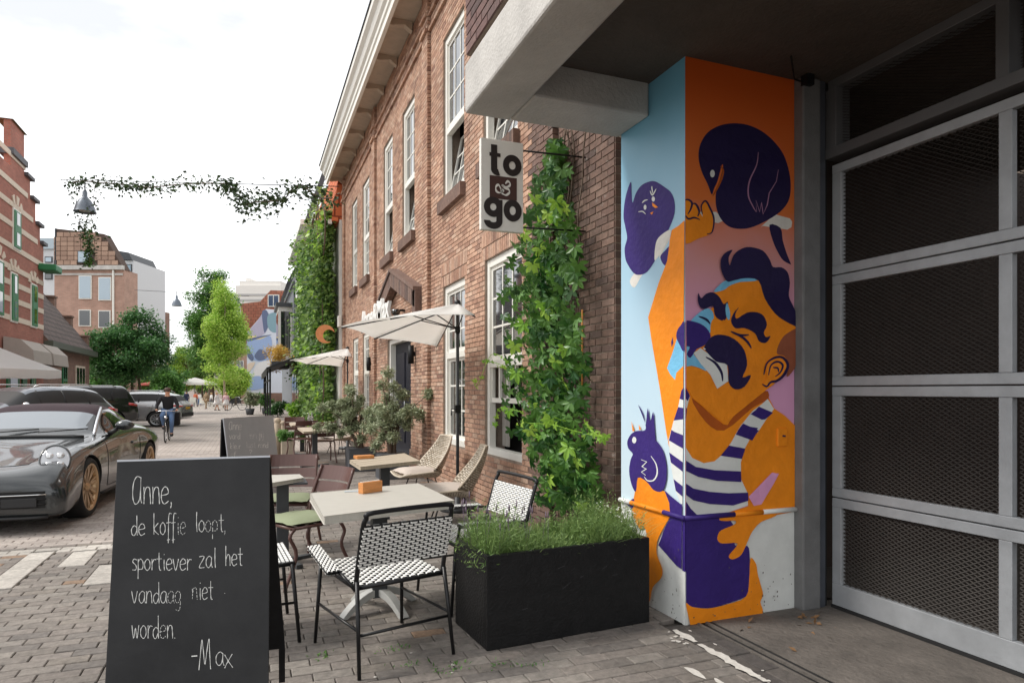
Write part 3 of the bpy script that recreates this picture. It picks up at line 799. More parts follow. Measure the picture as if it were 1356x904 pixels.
paint('L',[('B',264,440),(257,460),(259,482),(266,465)],'nv',0)
# shirt strap wrapping the corner
paint('L',[('B',312,655),(303,668),(290,738),(270,800),(255,860),(244,895),('C',252,70),(256,150),(272,240),(282,290),(306,345),(312,345)],'w',0)
for pts in ([('B',312,655),(303,668),(296,703),(312,708)],[('B',290,738),(312,742),(312,790),(272,795)],[('B',262,838),(312,858),(312,915),(252,880)],
            [('C',262,28),(312,62),(312,102),(258,66)],[('C',254,125),(312,166),(312,206),(262,168)],[('C',274,238),(312,268),(312,312),(284,288)]):
    paint('L',pts,'nv',0)
paint('L',[('C',120,232),(108,300),(98,380),(130,450),(160,470),(164,745),(178,755),(190,700),(225,660),(229,620),(206,560),(208,500),(237,440),(262,390),(258,335),(238,292),(205,288),(165,250),(140,236)],'or',4)
paint('L',[('C',235,285),(262,310),(306,345),(312,345),(312,622),(290,608),(212,520),(238,450),(262,400),(257,340)],'nv',0)
paint('L',[('B',120,728),(143,770),(153,815),(161,742),(172,800),(185,758),(192,830),(197,885),('C',196,70),(228,115),(244,180),(243,245),(226,290),(190,285),(160,250),(122,232),(114,292),(95,262),(84,205),(90,155),(99,131),(80,108),(75,78),(90,48),(115,33),(150,30),(150,0)],'nv',3)
paint('L',[('C',66,326),(85,332),(104,322),(108,345),(98,364),(82,352)],'nv')
paint('L',[('C',105+9*math.cos(a),72+14*math.sin(a)) for a in [i*math.pi/4 for i in range(8)]],'w')
paint('L',[('B',92,798),(106,838),(98,843)],'or',0); paint('L',[('B',124,812),(134,832),(126,838)],'or',0)
paint('L',[('C',178,140),(200,175),(205,215),(190,243),(165,245),(150,228)],'w',stroke=6); paint('L',[('C',136,155),(160,165),(140,185),(158,195),(138,208),(156,222)],'w',0,stroke=6)
for pts in ([('C',97,370),(103,300)],):pass
# ---- right face
paint('R',[('A',300,800),(380,770),('B',420,-15),(400,5),(350,20),(300,28)],'or',4)
paint('R',[('A',340,680),(440,680),(475,715),(450,728),(345,712)],'gy',0)
paint('R',[('A',630,745),(690,690),(755,708),(765,722),(762,745),(745,756),(640,740)],'gy',0)
paint('R',[('A',668,735),(715,748),(725,800),(742,855),(762,904),('B',760,130),(728,112),('A',704,850),(682,800)],'nk',3)
paint('R',[('A',420,606),(402,562),(375,505),(362,445),(370,390),(400,342),(450,312),(510,302),(570,309),(630,335),(682,378),(725,435),(750,510),(757,580),(745,640),(700,690),(620,735),(560,752),(500,745),(460,710),(440,660),(438,600),(455,540),(467,490),(462,480),(445,545),(430,580)],'nk',4)
paint('R',[('A',422+10*math.cos(a),517+16*math.sin(a)) for a in [i*math.pi/4 for i in range(8)]],'w')
paint('R',[('A',457,485),(468,505),(460,540),(440,585),(424,612)],'o2',stroke=9)
paint('R',[('A',617,425),(610,480),(580,550),(576,610),(595,655),(610,680)],'lv',stroke=6); paint('R',[('A',703,500),(695,550),(665,600),(657,650),(640,690),(632,640),(625,680),(608,630),(612,680)],'lv',0,stroke=5)
# hand
paint('R',[('A',298,640),(318,630),(332,640),(352,645),(368,680),(382,700),(376,660),(392,634),(408,655),(428,705),(428,740),(418,772),(370,792),(298,808)],'or',4)
paint('R',[('A',300,632),(318,628),(335,642),(330,668),(318,690)],'nk',stroke=9); paint('R',[('A',335,645),(352,648),(366,678),(360,700)],'nk',stroke=9)
paint('R',[('A',380,690),(375,655),(392,634),(410,660),(429,710),(422,765),(400,775)],'nk',stroke=8); paint('R',[('A',303,690),(320,710),(345,705),(370,714)],'nk',stroke=8)
# torso and neck
paint('R',[('B',298,655),(640,640),(655,670),(695,745),(740,775),(815,815),('C',815,374),(700,392),(640,420),(585,350),(300,345)],'or',0)
paint('R',[('B',342,700),(478,812),(520,778),(648,668),(668,705),(600,742),(480,838),(400,800)],'o2',3)
# shirt
paint('R',[('B',298,655),(333,692),(320,745),(310,800),(307,880),('C',306,110),(298,110)],'w',0)
paint('R',[('C',298,60),(306,60),(318,105),(345,148),(395,170),(440,162),(480,128),(553,165),(555,240),(582,295),(585,350),(480,388),(440,396),(365,390),(298,342)],'w',0)
paint('R',[('C',478,130),(515,75),(532,42),('B',549,820),(600,755),(640,725),(665,703),(692,746),(660,790),(622,848),('C',597,55),(568,110),(553,167)],'w',0)
for pts in ([('B',298,655),(333,690),(324,712),(298,703)],[('B',298,738),(320,746),(311,798),(298,793)],[('B',298,855),(310,860),(309,905),(298,900)],
  [('B',627,736),(612,752),(592,768),(640,792),(655,790),(688,762)],[('B',560,808),(540,835),(530,855),(600,880),(618,850),(628,838)],
  [('B',532,855),(542,838),(560,815)],
  [('C',540,40),(562,10),(624,20),(598,57)],[('C',500,95),(466,138),(556,152),(570,108)],
  [('C',298,60),(306,66),(316,104),(298,98)],
  [('C',298,160),(360,186),(440,200),(552,205),(554,250),(450,245),(370,228),(298,204)],
  [('C',298,258),(350,278),(420,292),(500,298),(583,295),(585,330),(520,350),(420,344),(350,328),(298,306)]):
    paint('R',pts,'nv',0)
# trunks
paint('R',[('C',298,340),(365,389),(440,396),(480,400),(520,430),(530,520),(582,522),(592,560),(592,620),(591,700),(576,738),(500,768),(420,787),(350,781),(322,768),(318,700),(313,640),(298,615)],'nv',3)
paint('R',[('C',322,765),(333,820),(345,876),(345,877),(500,852),(645,826),(646,825),(651,795),(640,762),(651,730),(641,690),(627,640),(620,600),(596,574),(591,660),(578,738),(500,770),(420,788),(350,782)],'or',3)
# hand on hip
paint('R',[('C',640,420),(700,395),(720,360),(640,330),(585,352),(500,380),(468,390),(462,412),(490,416),(530,415),(525,432),(470,455),(455,478),(455,498),(475,512),(540,512),(505,560),(508,576),(525,578),(556,560),(580,510),(602,462)],'or',3)
paint('R',[('C',585,313),(684,210),(714,215),(690,260),(640,345),(608,352)],'pk',0)
# face
paint('R',[('B',428,250),(500,212),(560,192),(620,200),(655,285),(700,348),(795,396),(815,396),(815,520),(740,560),(690,640),(652,668),(478,809),(345,702),(298,652),(298,470),(350,380),(440,300)],'or',0)
paint('R',[('B',792,398),(735,430),(708,470),(700,510),(732,522),(748,560),(745,610),(785,560),(800,520),(812,398)],'br',4)
paint('R',[('B',428,248),(455,215),(485,198),(560,190),(620,192),(600,202),(540,206),(495,222),(470,240)],'b2',3)
paint('R',[('B',484,203),(460,160),(456,112),(475,82),(506,69),(490,100),(495,135),(512,90),(545,64),(582,57),(635,72),(665,110),(680,142),(715,143),(742,165),(752,210),(748,265),(768,310),(791,370),(791,397),(740,376),(690,340),(645,275),(618,200),(560,190),(510,200)],'nk',3)
paint('R',[('B',330,372),(368,335),(405,318),(428,345),(420,400),(408,425),(385,392),(345,378)],'b2',3)
paint('R',[('B',362,252),(374,275),(395,256),(425,250),(452,270),(470,300),(488,290),(484,340),(478,366),(455,368),(432,345),(424,308),(392,320),(370,312),(360,285)],'nk',3)
paint('R',[('B',485,295),(498,340),(493,368),(482,352),(478,318)],'b2',3)
paint('R',[('B',535,313),(520,340),(526,362),(570,336),(614,335),(642,352),(655,388),(642,420),(652,440),(671,436),(652,464),(622,458),(604,424),(560,402),(520,402),(502,372),(512,340)],'nk',3)
paint('R',[('B',420,370),(438,362),(458,370),(470,390),(468,365),(478,385),(476,420),(460,440),(425,440),(414,410)],'or',4)
paint('R',[('B',300,478),(330,480),(350,500),(345,515),(400,582),(370,572),(335,562),(298,560)],'b2',3)
paint('R',[('B',343,508),(372,487),(432,530),(486,556),(492,628),(445,660),(415,600),(375,555)],'w',0)
paint('R',[('B',395,525),(435,550),(462,590),(468,628)],'nk',stroke=12)
paint('R',[('B',298,378),(340,374),(385,392),(412,425),(410,455),(380,480),(355,492),(330,528),(314,512),(326,482),(298,470)],'nv',3)
paint('R',[('B',418,440),(460,430),(515,448),(558,495),(571,560),(552,612),(588,602),(562,650),(522,662),(493,632),(488,560),(440,545),(400,505),(388,482)],'nk',3)
paint('R',[('B',384,484),(396,492),(386,495)],'w',0)
paint('R',[('B',500,416),(540,432),(578,430)],'nk',stroke=10); paint('R',[('B',505,420),(548,440),(575,465),(588,488)],'nk',stroke=10); paint('R',[('B',362,352),(395,365),(412,385)],'nk',stroke=9)
# ear
paint('R',[('B',650,560),(668,532),(700,522),(735,530),(745,565),(725,600),(690,630),(662,650),(640,640),(655,610)],'or',4)
paint('R',[('B',642,600),(655,552),(688,528),(722,528),(744,560),(728,600),(700,625),(672,632),(655,650),(636,640)],'nk',stroke=12)
paint('R',[('B',662,602),(672,560),(700,545),(722,560),(712,590),(690,608)],'nk',stroke=9); paint('R',[('B',680,570),(700,572),(705,590)],'nk',stroke=8)
LP_=muL.build('painting',MURM); LP_.parent=pil; LP_.location=(-3.05,-3.97,0)
RP_=muR.build('painting',MURM); RP_.parent=pil; RP_.location=(-3.05,-3.97,0)
# rail round the pillar, following the painting's colours
zr_=onY(900,687,PYF).z; zrr=.685
def rail(p,q,m):
    g=MB(); g.tube([p,q],.017,10); d=g.build('rail',m); d.parent=pil; d.location=(-3.05,-3.97,0)
yb=[onX(cpx(810+x/3.227,560+y/3.227),560+y/3.227,PXL).y for x,y in ((95,372),(235,430))]
rail((PXL-.012,PYB,zrr),(PXL-.012,yb[0],zrr),M_pw); rail((PXL-.012,yb[0],zrr),(PXL-.012,yb[1],zrr),P_or); rail((PXL-.012,yb[1],zrr),(PXL-.012,PYF-.012,zrr),P_nv)
xb_=[onY(cpx(810+x/3.227,560+y/3.227),560+y/3.227,PYF).x for x,y in ((525,422),(645,412))]
rail((PXL-.012,PYF-.012,zrr),(xb_[0],PYF-.012,zrr),P_nv); rail((xb_[0],PYF-.012,zrr),(xb_[1],PYF-.012,zrr),P_or); rail((xb_[1],PYF-.012,zrr),(PXR+.01,PYF-.012,zrr),M_pw)
g=MB(); a=onY(810+703/3.227,560+22/3.227,PYF); b_=onY(810+745/3.227,560+98/3.227,PYF)
g.box(a.x,b_.x,PYF-.018,PYF,b_.z,a.z); addp(g,'access_panel',P_or,bevel=.006)
g=MB(); g.lathe([(0,-.02),(.006,-.02),(.006,0)],10,((a.x+b_.x)/2,PYF-.018,(a.z+b_.z)/2+.01),'y'); addp(g,'lock',P_nk)
# chips and knocks in the paint near the ground
random.seed(21); g=MB()
def chip(side,a,z,r):
    n=7; ps=[]
    for i in range(n):
        t=2*math.pi*i/n; q=r*random.uniform(.5,1.2)
        ps.append((a+q*math.cos(t),PYF-.0245,z+q*1.4*math.sin(t)) if side=='R' else (PXL-.0245,a+q*math.cos(t),z+q*1.4*math.sin(t)))
    g.flat(ps)
for k in range(34): chip('R',random.choice([random.uniform(3.2,3.48),random.uniform(2.63,3.48)]),abs(random.gauss(.06,.16))+.01,random.uniform(.0015,.006))
for k in range(30): chip('L',random.choice([random.uniform(3.6,3.7),random.uniform(3.6,4.3)]),abs(random.gauss(.06,.2))+.01,random.uniform(.0015,.006))
addp(g,'paint_chip',mat('bare_render',S(96,90,84),.9))
# corner trim
g=MB(); g.box(PXL-.006,PXL+.02,PYF-.006,PYF+.02,0,.34); addp(g,'corner_guard',M_pw)
g=MB(); g.box(PXL-.006,PXL+.02,PYF-.006,PYF+.02,.343,.67); addp(g,'corner_guard',P_nv)
# ---------------------------------------------------------------- terrace furniture
M_weavew=mat('white_cord',S(246,245,240),.55,rnd=.25,var=.08,vscale=30)
M_weaveb=mat('black_cord',(.02,.02,.021),.6)
M_blk=mat('black_tube',(.009,.009,.01),.35,spec=.4)
def T(p,q,t): return p+(q-p)*t
def weave_panel(name,P,parent,nr,nc,dots=True,th=.012,bow=0.,frac=.8):
    """P: four corners (a,b,c,d) = bottom-left, bottom-right, top-right, top-left; woven white strips over black cord"""
    a,b,c,d=[Vector(p) for p in P]; n=(b-a).cross(d-a).normalized()
    def pt(s,t,o=0.): 
        q=T(T(a,b,s),T(d,c,s),t); return q+n*(o+bow*(1-(2*s-1)**2))
    g=MB(); K=10
    for o,fl in ((-th*.35,1),(th*.35,0)):
        rows=[[pt(i/K,j/4,o) for j in range(5)] for i in range(K+1)]
        if fl: rows=rows[::-1]
        g.grid(rows)
    base=g.build('weave_backing',M_weaveb,parent)
    g=MB()
    for r in range(nr):
        t0=(r+.14)/nr; t1=(r+.86)/nr
        off=(r%2)*.5
        for k in range(-1,nc+1):
            s0=(k+off+(1-frac)/2)/nc; s1=(k+off+1-(1-frac)/2)/nc
            s0=max(s0,0.0); s1=min(s1,1.)
            if s1-s0<.015: continue
            for o,sg in ((th*.35,1),(-th*.35,-1)):
                g.cv=random.random()
                lift=th*.5*sg; e=(s1-s0)*.12
                v=[pt(s0,t0,o*1.02),pt(s0+e,t0,o+lift),pt(s1-e,t0,o+lift),pt(s1,t0,o*1.02),pt(s0,t1,o*1.02),pt(s0+e,t1,o+lift),pt(s1-e,t1,o+lift),pt(s1,t1,o*1.02)]
                f=[(0,1,5,4),(1,2,6,5),(2,3,7,6)]
                if sg<0: f=[q[::-1] for q in f]
                g.add(v,f)
    return tag(g.build('weave',M_weavew,parent),kind='stuff')
def woven_chair(label,loc,rz,w=.53,dp=.52,arms=True):
    """chair faces local +Y, back at -Y"""
    t=empty('woven_chair',loc,rz,label,'chair','black and white woven terrace chairs')
    h=.47; hw=w/2
    r=.0125
    # seat frame
    g=MB(); g.tube([(-hw,-dp/2,h-.02),(hw,-dp/2,h-.02),(hw,dp/2,h),(-hw,dp/2,h)],r,8,closed=True); g.build('seat_frame',M_blk,t)
    weave_panel('seat',[(-hw+.005,-dp/2,h-.015),(hw-.005,-dp/2,h-.015),(hw-.005,dp/2,h+.008),(-hw+.005,dp/2,h+.008)],t,22,10,th=.014,frac=.72)
    for sx in (-1,1):
        g=MB(); g.tube([(sx*hw,dp/2-.01,h),(sx*(hw+.02),dp/2+.03,.005)],[r,r*.85],8); g.build('leg',M_blk,t)
        g=MB(); g.tube([(sx*hw,-dp/2-.015,h+.02),(sx*(hw+.02),-dp/2-.09,.005)],[r,r*.85],8); g.build('leg',M_blk,t)
        g=MB(); g.tube([(sx*(hw+.008),dp/2+.008,.24),(sx*(hw+.008),-dp/2-.045,.24)],.008,8); g.build('stretcher',M_blk,t)
    g=MB(); g.tube([(-hw-.01,-dp/2-.05,.215),(hw+.01,-dp/2-.05,.215)],.009,8); g.build('stretcher',M_blk,t)
    # back loop
    bz=.865; by=-dp/2-.11
    pts=[(-hw,-dp/2,h-.02),(-hw,-dp/2-.02,.55),(-hw,by+.02,bz-.08),(-hw+.01,by,bz-.03),(-hw+.05,by-.005,bz),(hw-.05,by-.005,bz),(hw-.01,by,bz-.03),(hw,by+.02,bz-.08),(hw,-dp/2-.02,.55),(hw,-dp/2,h-.02)]
    g=MB(); g.tube(smooth_poly(pts,4,closed=False),.0135,9); g.build('back_frame',M_blk,t)
    weave_panel('back',[(-hw-.008,-dp/2-.03,.565),(hw+.008,-dp/2-.03,.565),(hw+.006,by+.012,bz-.07),(-hw-.006,by+.012,bz-.07)],t,17,10,th=.015,frac=.8)
    if arms:
        for sx in (-1,1):
            x0=sx*(hw+.005); x1=sx*(hw+.075); za=.60
            g=MB(); g.tube([(x0,-dp/2-.03,za-.01),(x0,dp/2-.02,za),(x1,dp/2-.02,za),(x1,-dp/2+.02,za-.01)],.008,6); g.tube([(x0,dp/2-.04,za),(x0-sx*.01,dp/2-.02,h)],.01,6); g.build('arm_frame',M_blk,t)
            A_=[(min(x0,x1),-dp/2+.03,za),(max(x0,x1),-dp/2+.03,za),(max(x0,x1),dp/2-.02,za+.008),(min(x0,x1),dp/2-.02,za+.008)]
            weave_panel('arm',A_,t,22,3,th=.012,frac=.7)
    return t
# front chair: rear feet and front feet found on the ground
random.seed(8)
wc=woven_chair('white and black woven chair seen from behind at the front pale table',(.715,3.92,0),R(15),arms=False)
for o in wc.children_recursive: pass
# its arm strip on the street side
h_=.55; a_=G(451,757,.53); b_=G(423,723,.55); 
inv=(Matrix.Translation((.715,3.92,0))@Matrix.Rotation(R(15),4,'Z')).inverted()
a2=inv@a_; b2=inv@b_; ax=-.075
g=MB(); g.tube([(a2.x,a2.y,a2.z-.01),(b2.x,b2.y,b2.z-.01)],.01,6); g.tube([(a2.x,a2.y-.0,a2.z-.01),(-.265,-.26,.44)],.01,6); g.tube([(b2.x,b2.y,b2.z-.01),(-.265,.25,.46)],.009,6); g.build('arm_frame',M_blk,wc)
weave_panel('arm',[(a2.x+ax,a2.y,a2.z),(a2.x,a2.y,a2.z),(b2.x,b2.y,b2.z),(b2.x+ax,b2.y,b2.z)],wc,18,3,th=.016,frac=.7)
p=G(648,618,.88); q=G(725,636,.88); mid=(p+q)/2; dr=(q-p); ang=math.atan2(dr.y,dr.x)+math.pi
f_=Vector((-math.sin(ang),math.cos(ang),0))
wc2=woven_chair('white and black woven armchair behind the black planter box',(mid.x+f_.x*.37,mid.y+f_.y*.37,0),ang,w=.62)
fo=G(392,850); wc3=woven_chair('white and black woven chair almost hidden behind the large chalkboard',(fo.x-.29,fo.y+.25,0),R(-86),arms=False)
# ---- tables
M_top=mat('pale_tabletop',S(188,184,174),.5,var=.12,vscale=5,stretch=(2,14,1),bump=.05,bscale=50,detail=9)
M_topw=mat('bleached_wood',S(184,170,150),.6,var=.22,vscale=6,stretch=(2,16,1),bump=.15,bscale=40,detail=9)
M_anth=mat('anthracite_metal',S(62,65,68),.45,var=.15,vscale=9)
M_castw=mat('pale_cast_iron',S(190,190,186),.5,var=.1,vscale=8)
def table(name,P,label,mt,th=.045,base='arch',cat='table',planks=0,group='terrace tables'):
    P=[Vector(p) for p in P]; c=sum(P,Vector())/4; z=P[0].z
    t=empty(name,(c.x,c.y,0),0,label,cat,group)
    Q=[p-Vector((c.x,c.y,0)) for p in P]
    if planks:
        for i in range(planks):
            g=MB(); a,b=i/planks,(i+1)/planks; e=.004
            q=[T(Q[0],Q[3],a+e),T(Q[1],Q[2],a+e),T(Q[1],Q[2],b-e),T(Q[0],Q[3],b-e)]
            g.prism([(v.x,v.y,z-th) for v in q],(0,0,th)); g.build('plank',mt,t,bevel=.003)
    else:
        g=MB(); g.prism([(v.x,v.y,z-th) for v in Q],(0,0,th)); g.build('tabletop',mt,t,bevel=.005)
    g=MB(); g.box(-.05,.05,-.05,.05,.09,z-th); g.box(-.2,.2,-.15,.15,z-th-.02,z-th-.002); g.build('column',M_anth,t,bevel=.004)
    for k in range(2):
        a=R(25+90*k); g=MB(); dx,dy=math.cos(a),math.sin(a)
        if base=='arch':
            up=[(s*.3,.012+.14*(1-abs(s)**2.2)) for s in [-1+i/8 for i in range(17)]]
            rows=[]
            for s,zz in up: rows.append([(dx*s-dy*.03,dy*s+dx*.03,zz),(dx*s+dy*.03,dy*s-dx*.03,zz),(dx*s+dy*.03,dy*s-dx*.03,max(.0,zz-.05)),(dx*s-dy*.03,dy*s+dx*.03,max(.0,zz-.05))])
            g.grid(rows,closed=True); g.build('foot',M_castw,t,bevel=.004)
        else:
            g.X=Matrix.Rotation(a,4,'Z'); g.box(-.3,.3,-.03,.03,0,.03+.004*k); g.build('foot',M_anth,t,bevel=.003)
    return t
Z=.77
t1=table('cafe_table',[G(429.6,683,Z),G(601,662,Z),G(553,639.5,Z),G(410.7,653,Z)],'pale rectangular table with a wooden menu block, nearest the camera',M_top,.05)
Z=.74
t2=table('cafe_table',[G(477.4,617.7,Z),G(556,609.7,Z),G(535,599.7,Z),G(463,608.7,Z)],'weathered plank table between the rattan lounge chairs and brown chairs',M_topw,.035,'x',planks=4)
t3=table('cafe_table',[G(352,641,Z),G(402,632,Z),G(396,627.5,Z),G(345,629,Z)],'pale table partly hidden behind the large chalkboard',M_top,.03,'x')
t4=table('cafe_table',[G(402,571.5,Z),G(439,569.5,Z),G(432,564.5,Z),G(394,566,Z)],'small pale table before the olive tree, nearer of the back pair',M_topw,.03,'x')
t5=table('cafe_table',[G(386,563,Z),G(418,561,Z),G(413,558,Z),G(383,559.5,Z)],'small pale table with bottles, farthest down the terrace',M_topw,.03,'x')
# menu block, leaflet, bottles
M_oak=mat('oak',S(206,138,78),.5,var=.25,vscale=5,stretch=(2,2,14),detail=8,bump=.05)
a=G(478.5,654,.771); b=G(504.5,650,.771)
dv=(b-a); ang=math.atan2(dv.y,dv.x); L_=dv.length
mbk=empty('menu_block',((a.x+b.x)/2,(a.y+b.y)/2+.02,.7705),ang,'slotted oak menu block standing on the front table','menu holder')
g=MB(); g.box(-L_/2,L_/2,-.022,.03,0,.078); g.build('block',M_oak,mbk,bevel=.003)
g=MB(); g.box(-L_/2+.005,L_/2-.005,.005,.012,.07,.082); g.build('card',M_weavew,mbk)
g=MB(); a=G(460,650.5,.771); g.X=Matrix.Translation((a.x,a.y,.7712))@Matrix.Rotation(R(-8),4,'Z'); g.box(-.02,.13,-.03,.03,0,.003); tag(g.build('menu_card',mat('card_grey',S(190,200,205),.3)),'flat pale menu card lying beside the oak block on the front table','card')
a=G(475,607,.742); b=G(495,605,.742)
g=MB(); g.X=Matrix.Translation((a.x+.06,a.y+.02,.7415))@Matrix.Rotation(R(12),4,'Z'); g.box(-.1,.1,-.06,.06,0,.035); tag(g.build('wooden_tray',M_oak,bevel=.004),'low oak tray lying on the weathered plank table','tray')
M_gls=mat('bottle_glass',(.55,.6,.6),.08,trans=.8)
for k,(u,v) in enumerate(((409,560),(413,559.5))):
    a=G(u,v,.741); g=MB(); g.lathe([(0,0),(.035,0),(.035,.13),(.013,.18),(.013,.24),(0,.24)],10); tag(g.build('bottle',M_gls,loc=(a.x,a.y,.741)),('left' if k==0 else 'right')+' one of two clear bottles on the farthest terrace table','bottle','bottles on the farthest table')
# ---- brown metal chairs
M_brown=mat('brown_metal',S(92,64,58),.35,spec=.5,var=.08)
M_green=mat('green_cushion',S(140,148,118),.85,var=.08,vscale=8,bump=.15,bscale=180)
def pillow(name,w,d,h,m,parent,loc=(0,0,0),puff=.35,seed=0):
    g=MB(); N=9; rows=[]
    for sgn in (1,-1):
        rr=[]
        for i in range(N):
            rr.append([( (i/(N-1)-.5)*w*(1+.02*math.sin(j*1.7+seed)), (j/(N-1)-.5)*d, sgn*h/2*(max(0,1-abs(2*i/(N-1)-1)**4)*max(0,1-abs(2*j/(N-1)-1)**4))**.45 + h/2 + .006*math.sin(i*2.1+seed)*math.cos(j*1.9) ) for j in range(N)])
        g.grid(rr if sgn>0 else rr[::-1])
    o=g.build(name,m,parent,smooth=True,loc=loc); return o
def brown_chair(label,loc,rz,cushion=True):
    t=empty('metal_chair',loc,rz,label,'chair','brown metal terrace chairs'); hw=.23; d=.22; h=.45
    g=MB(); g.tube([(-hw,-d,h),(hw,-d,h),(hw,d,h),(-hw,d,h)],.013,8,closed=True)
    g.build('seat_frame',M_brown,t)
    for i in range(5): g=MB(); y=-d+.03+i*.09; g.box(-hw,hw,y,y+.07,h,h+.006); g.build('seat_slat',M_brown,t)
    for sx in (-1,1):
        g=MB(); g.tube(smooth_poly([(sx*hw,d-.02,h),(sx*(hw+.01),d+.03,h-.06),(sx*(hw+.015),d-.02,.25),(sx*(hw+.03),d+.08,.02)],4,False),.014,8); g.lathe([(0,0),(.016,0),(.016,.025),(0,.025)],8,(sx*(hw+.03),d+.08,0)); g.build('leg',M_brown,t)
        g=MB(); g.tube(smooth_poly([(sx*hw,-d+.02,h),(sx*(hw+.01),-d-.02,h-.08),(sx*(hw+.015),-d+.01,.25),(sx*(hw+.03),-d-.12,.0)],4,False),.014,8); g.build('leg',M_brown,t)
        g=MB(); g.tube(smooth_poly([(sx*hw,-d,h),(sx*hw,-d-.02,.6),(sx*(hw-.005),-d-.12,.86)],4,False),.013,8); g.build('back_post',M_brown,t)
    for (z0,z1) in ((.745,.86),(.64,.73),(.55,.625)):
        rows=[]; 
        for i in range(11):
            s=-1+i/5; x=s*hw; yb=lambda z:-d-.02-.1*(z-.6)/.26-.05*(1-s*s)
            rows.append([(x,yb(z0)-.004,z0),(x,yb(z1)-.004,z1)])
        g=MB(); g.grid(rows); g.build('back_slat',M_brown,t,solid=.008)
    if cushion: pillow('cushion',.47,.46,.055,M_green,t,(0,.01,h+.006))
    return t
c=G(392,690,.47); bc1=brown_chair('brown slatted metal chair with green cushion, back towards the front table',(c.x+.05,c.y+.1,0),R(118))
c=G(385,668,.47); bc2=dup(bc1,(c.x-.02,c.y+.35,0),R(165),'brown slatted metal chair with green cushion facing the camera behind the other')
c=G(392,585,.35); bc3=dup(bc1,(c.x+.1,c.y-.4,0),R(14),'dark brown chair seen from behind before the back tables')
for x in list(bc3.children):
    if x.name.startswith('cushion'): bpy.data.objects.remove(x)
c=G(401,560,.75); bc4=dup(bc3,(c.x+.25,c.y-1.6,0),R(5),'brown chair tucked under the small table by the olive tree')
bc5=dup(bc3,(c.x-.1,c.y+.6,0),R(185),'brown chair at the farthest terrace table facing the camera')
# ---- rattan shell chairs
M_rat=mat('rattan',S(222,212,196),.7,rnd=.5,col2=S(180,166,146))
M_ratb=mat('rattan_core',S(120,108,92),.8)
M_cush=mat('taupe_cushion',S(196,184,174),.9,var=.07,vscale=8,bump=.2,bscale=150)
def shell_chair(label,loc,rz,s=1.):
    t=empty('rattan_chair',loc,rz,label,'lounge chair','rattan lounge chairs'); N=16;Mx=26
    def pf(u,v): # u -1..1 across, v 0..1 along seat to the back top
        hw=.30+.06*math.sin(v*3.0)-.10*max(0,v-.6)/.4*1.0
        if v<.45:
            k=v/.45; y=.36-.58*k; z=.36-.03*k+.035*(1-k)**4*0; z+=.0
            lift=.12*abs(u)**2.5*(.35+.65*k)
        else:
            k=(v-.45)/.55; y=-.22-.24*math.sin(k*1.35); z=.33+.60*k**1.0; lift=0; y+=.16*abs(u)**2.5*(1-k*.7)
            lift=.12*abs(u)**2.5*(1-k)
        return Vector((u*hw,y,z+lift))
    rows=[[pf(-1+2*i/N,j/Mx) for i in range(N+1)] for j in range(Mx+1)]
    g=MB(); g.grid(rows); g.build('shell',M_ratb,t,smooth=True,solid=.012)
    g=MB(); nr=44; nc=15
    for j in range(nr):
        for i in range(nc):
            o=(j%2)*.5; u0=-1+2*(i+o+.06)/(nc+.5); u1=-1+2*(i+o+.94)/(nc+.5); v0=(j+.12)/nr; v1=(j+.88)/nr; um=(u0+u1)/2
            g.cv=random.random()
            for sg in (1,-1):
                def q(u,v,o_):
                    p=pf(u,v); e=.01; n=(pf(u+e,v)-p).cross(pf(u,min(1,v+e))-p if v<1-e else p-pf(u,v-e)).normalized(); return p+n*(o_*sg+(0 if sg>0 else .012)*-1*0)
                A_=[q(u0,v0,.004),q(um,v0,.014),q(u1,v0,.004),q(u1,v1,.004),q(um,v1,.014),q(u0,v1,.004)]
                if sg<0: A_=[p_-Vector((0,0,0)) for p_ in [q(u0,v0,.014),q(um,v0,.024),q(u1,v0,.014),q(u1,v1,.014),q(um,v1,.024),q(u0,v1,.014)]]
                g.add(A_,[(0,1,4,5),(1,2,3,4)] if sg>0 else [(5,4,1,0),(4,3,2,1)])
    tag(g.build('weave',M_rat,t),kind='stuff')
    edge=[pf(-1,j/Mx) for j in range(Mx+1)]+[pf(-1+2*i/N,1) for i in range(1,N)]+[pf(1,1-j/Mx) for j in range(Mx+1)]+[pf(1-2*i/N,0) for i in range(1,N)]
    g=MB(); g.tube(edge,.014,7,closed=True); g.build('rim',M_rat,t)
    for sx in (-1,1):
        for sy in (-1,1):
            g=MB(); g.tube([(sx*.16,sy*.14-.02,.33),(sx*.25,sy*.24-.02,0)],.009,6); g.build('leg',M_blk,t)
    pillow('cushion',.56,.56,.12,M_cush,t,(0,.06,.36),seed=1)
    t.scale=(s,s,s); return t
c=G(548,622,.42); sc1=shell_chair('rattan lounge chair with cushion beside the parasol pole, by the plank table',(c.x+.12,c.y+.1,0),R(97),.93)
c=G(590,645,.42); sc2=dup(sc1,(c.x+.08,c.y+.1,0),R(78),'rattan lounge chair with cushion behind the front table, nearest the wall')
c=G(450,575,.45); sc3=dup(sc1,(c.x,c.y,0),R(118),'round rattan chair with patterned cushions under the olive tree'); 
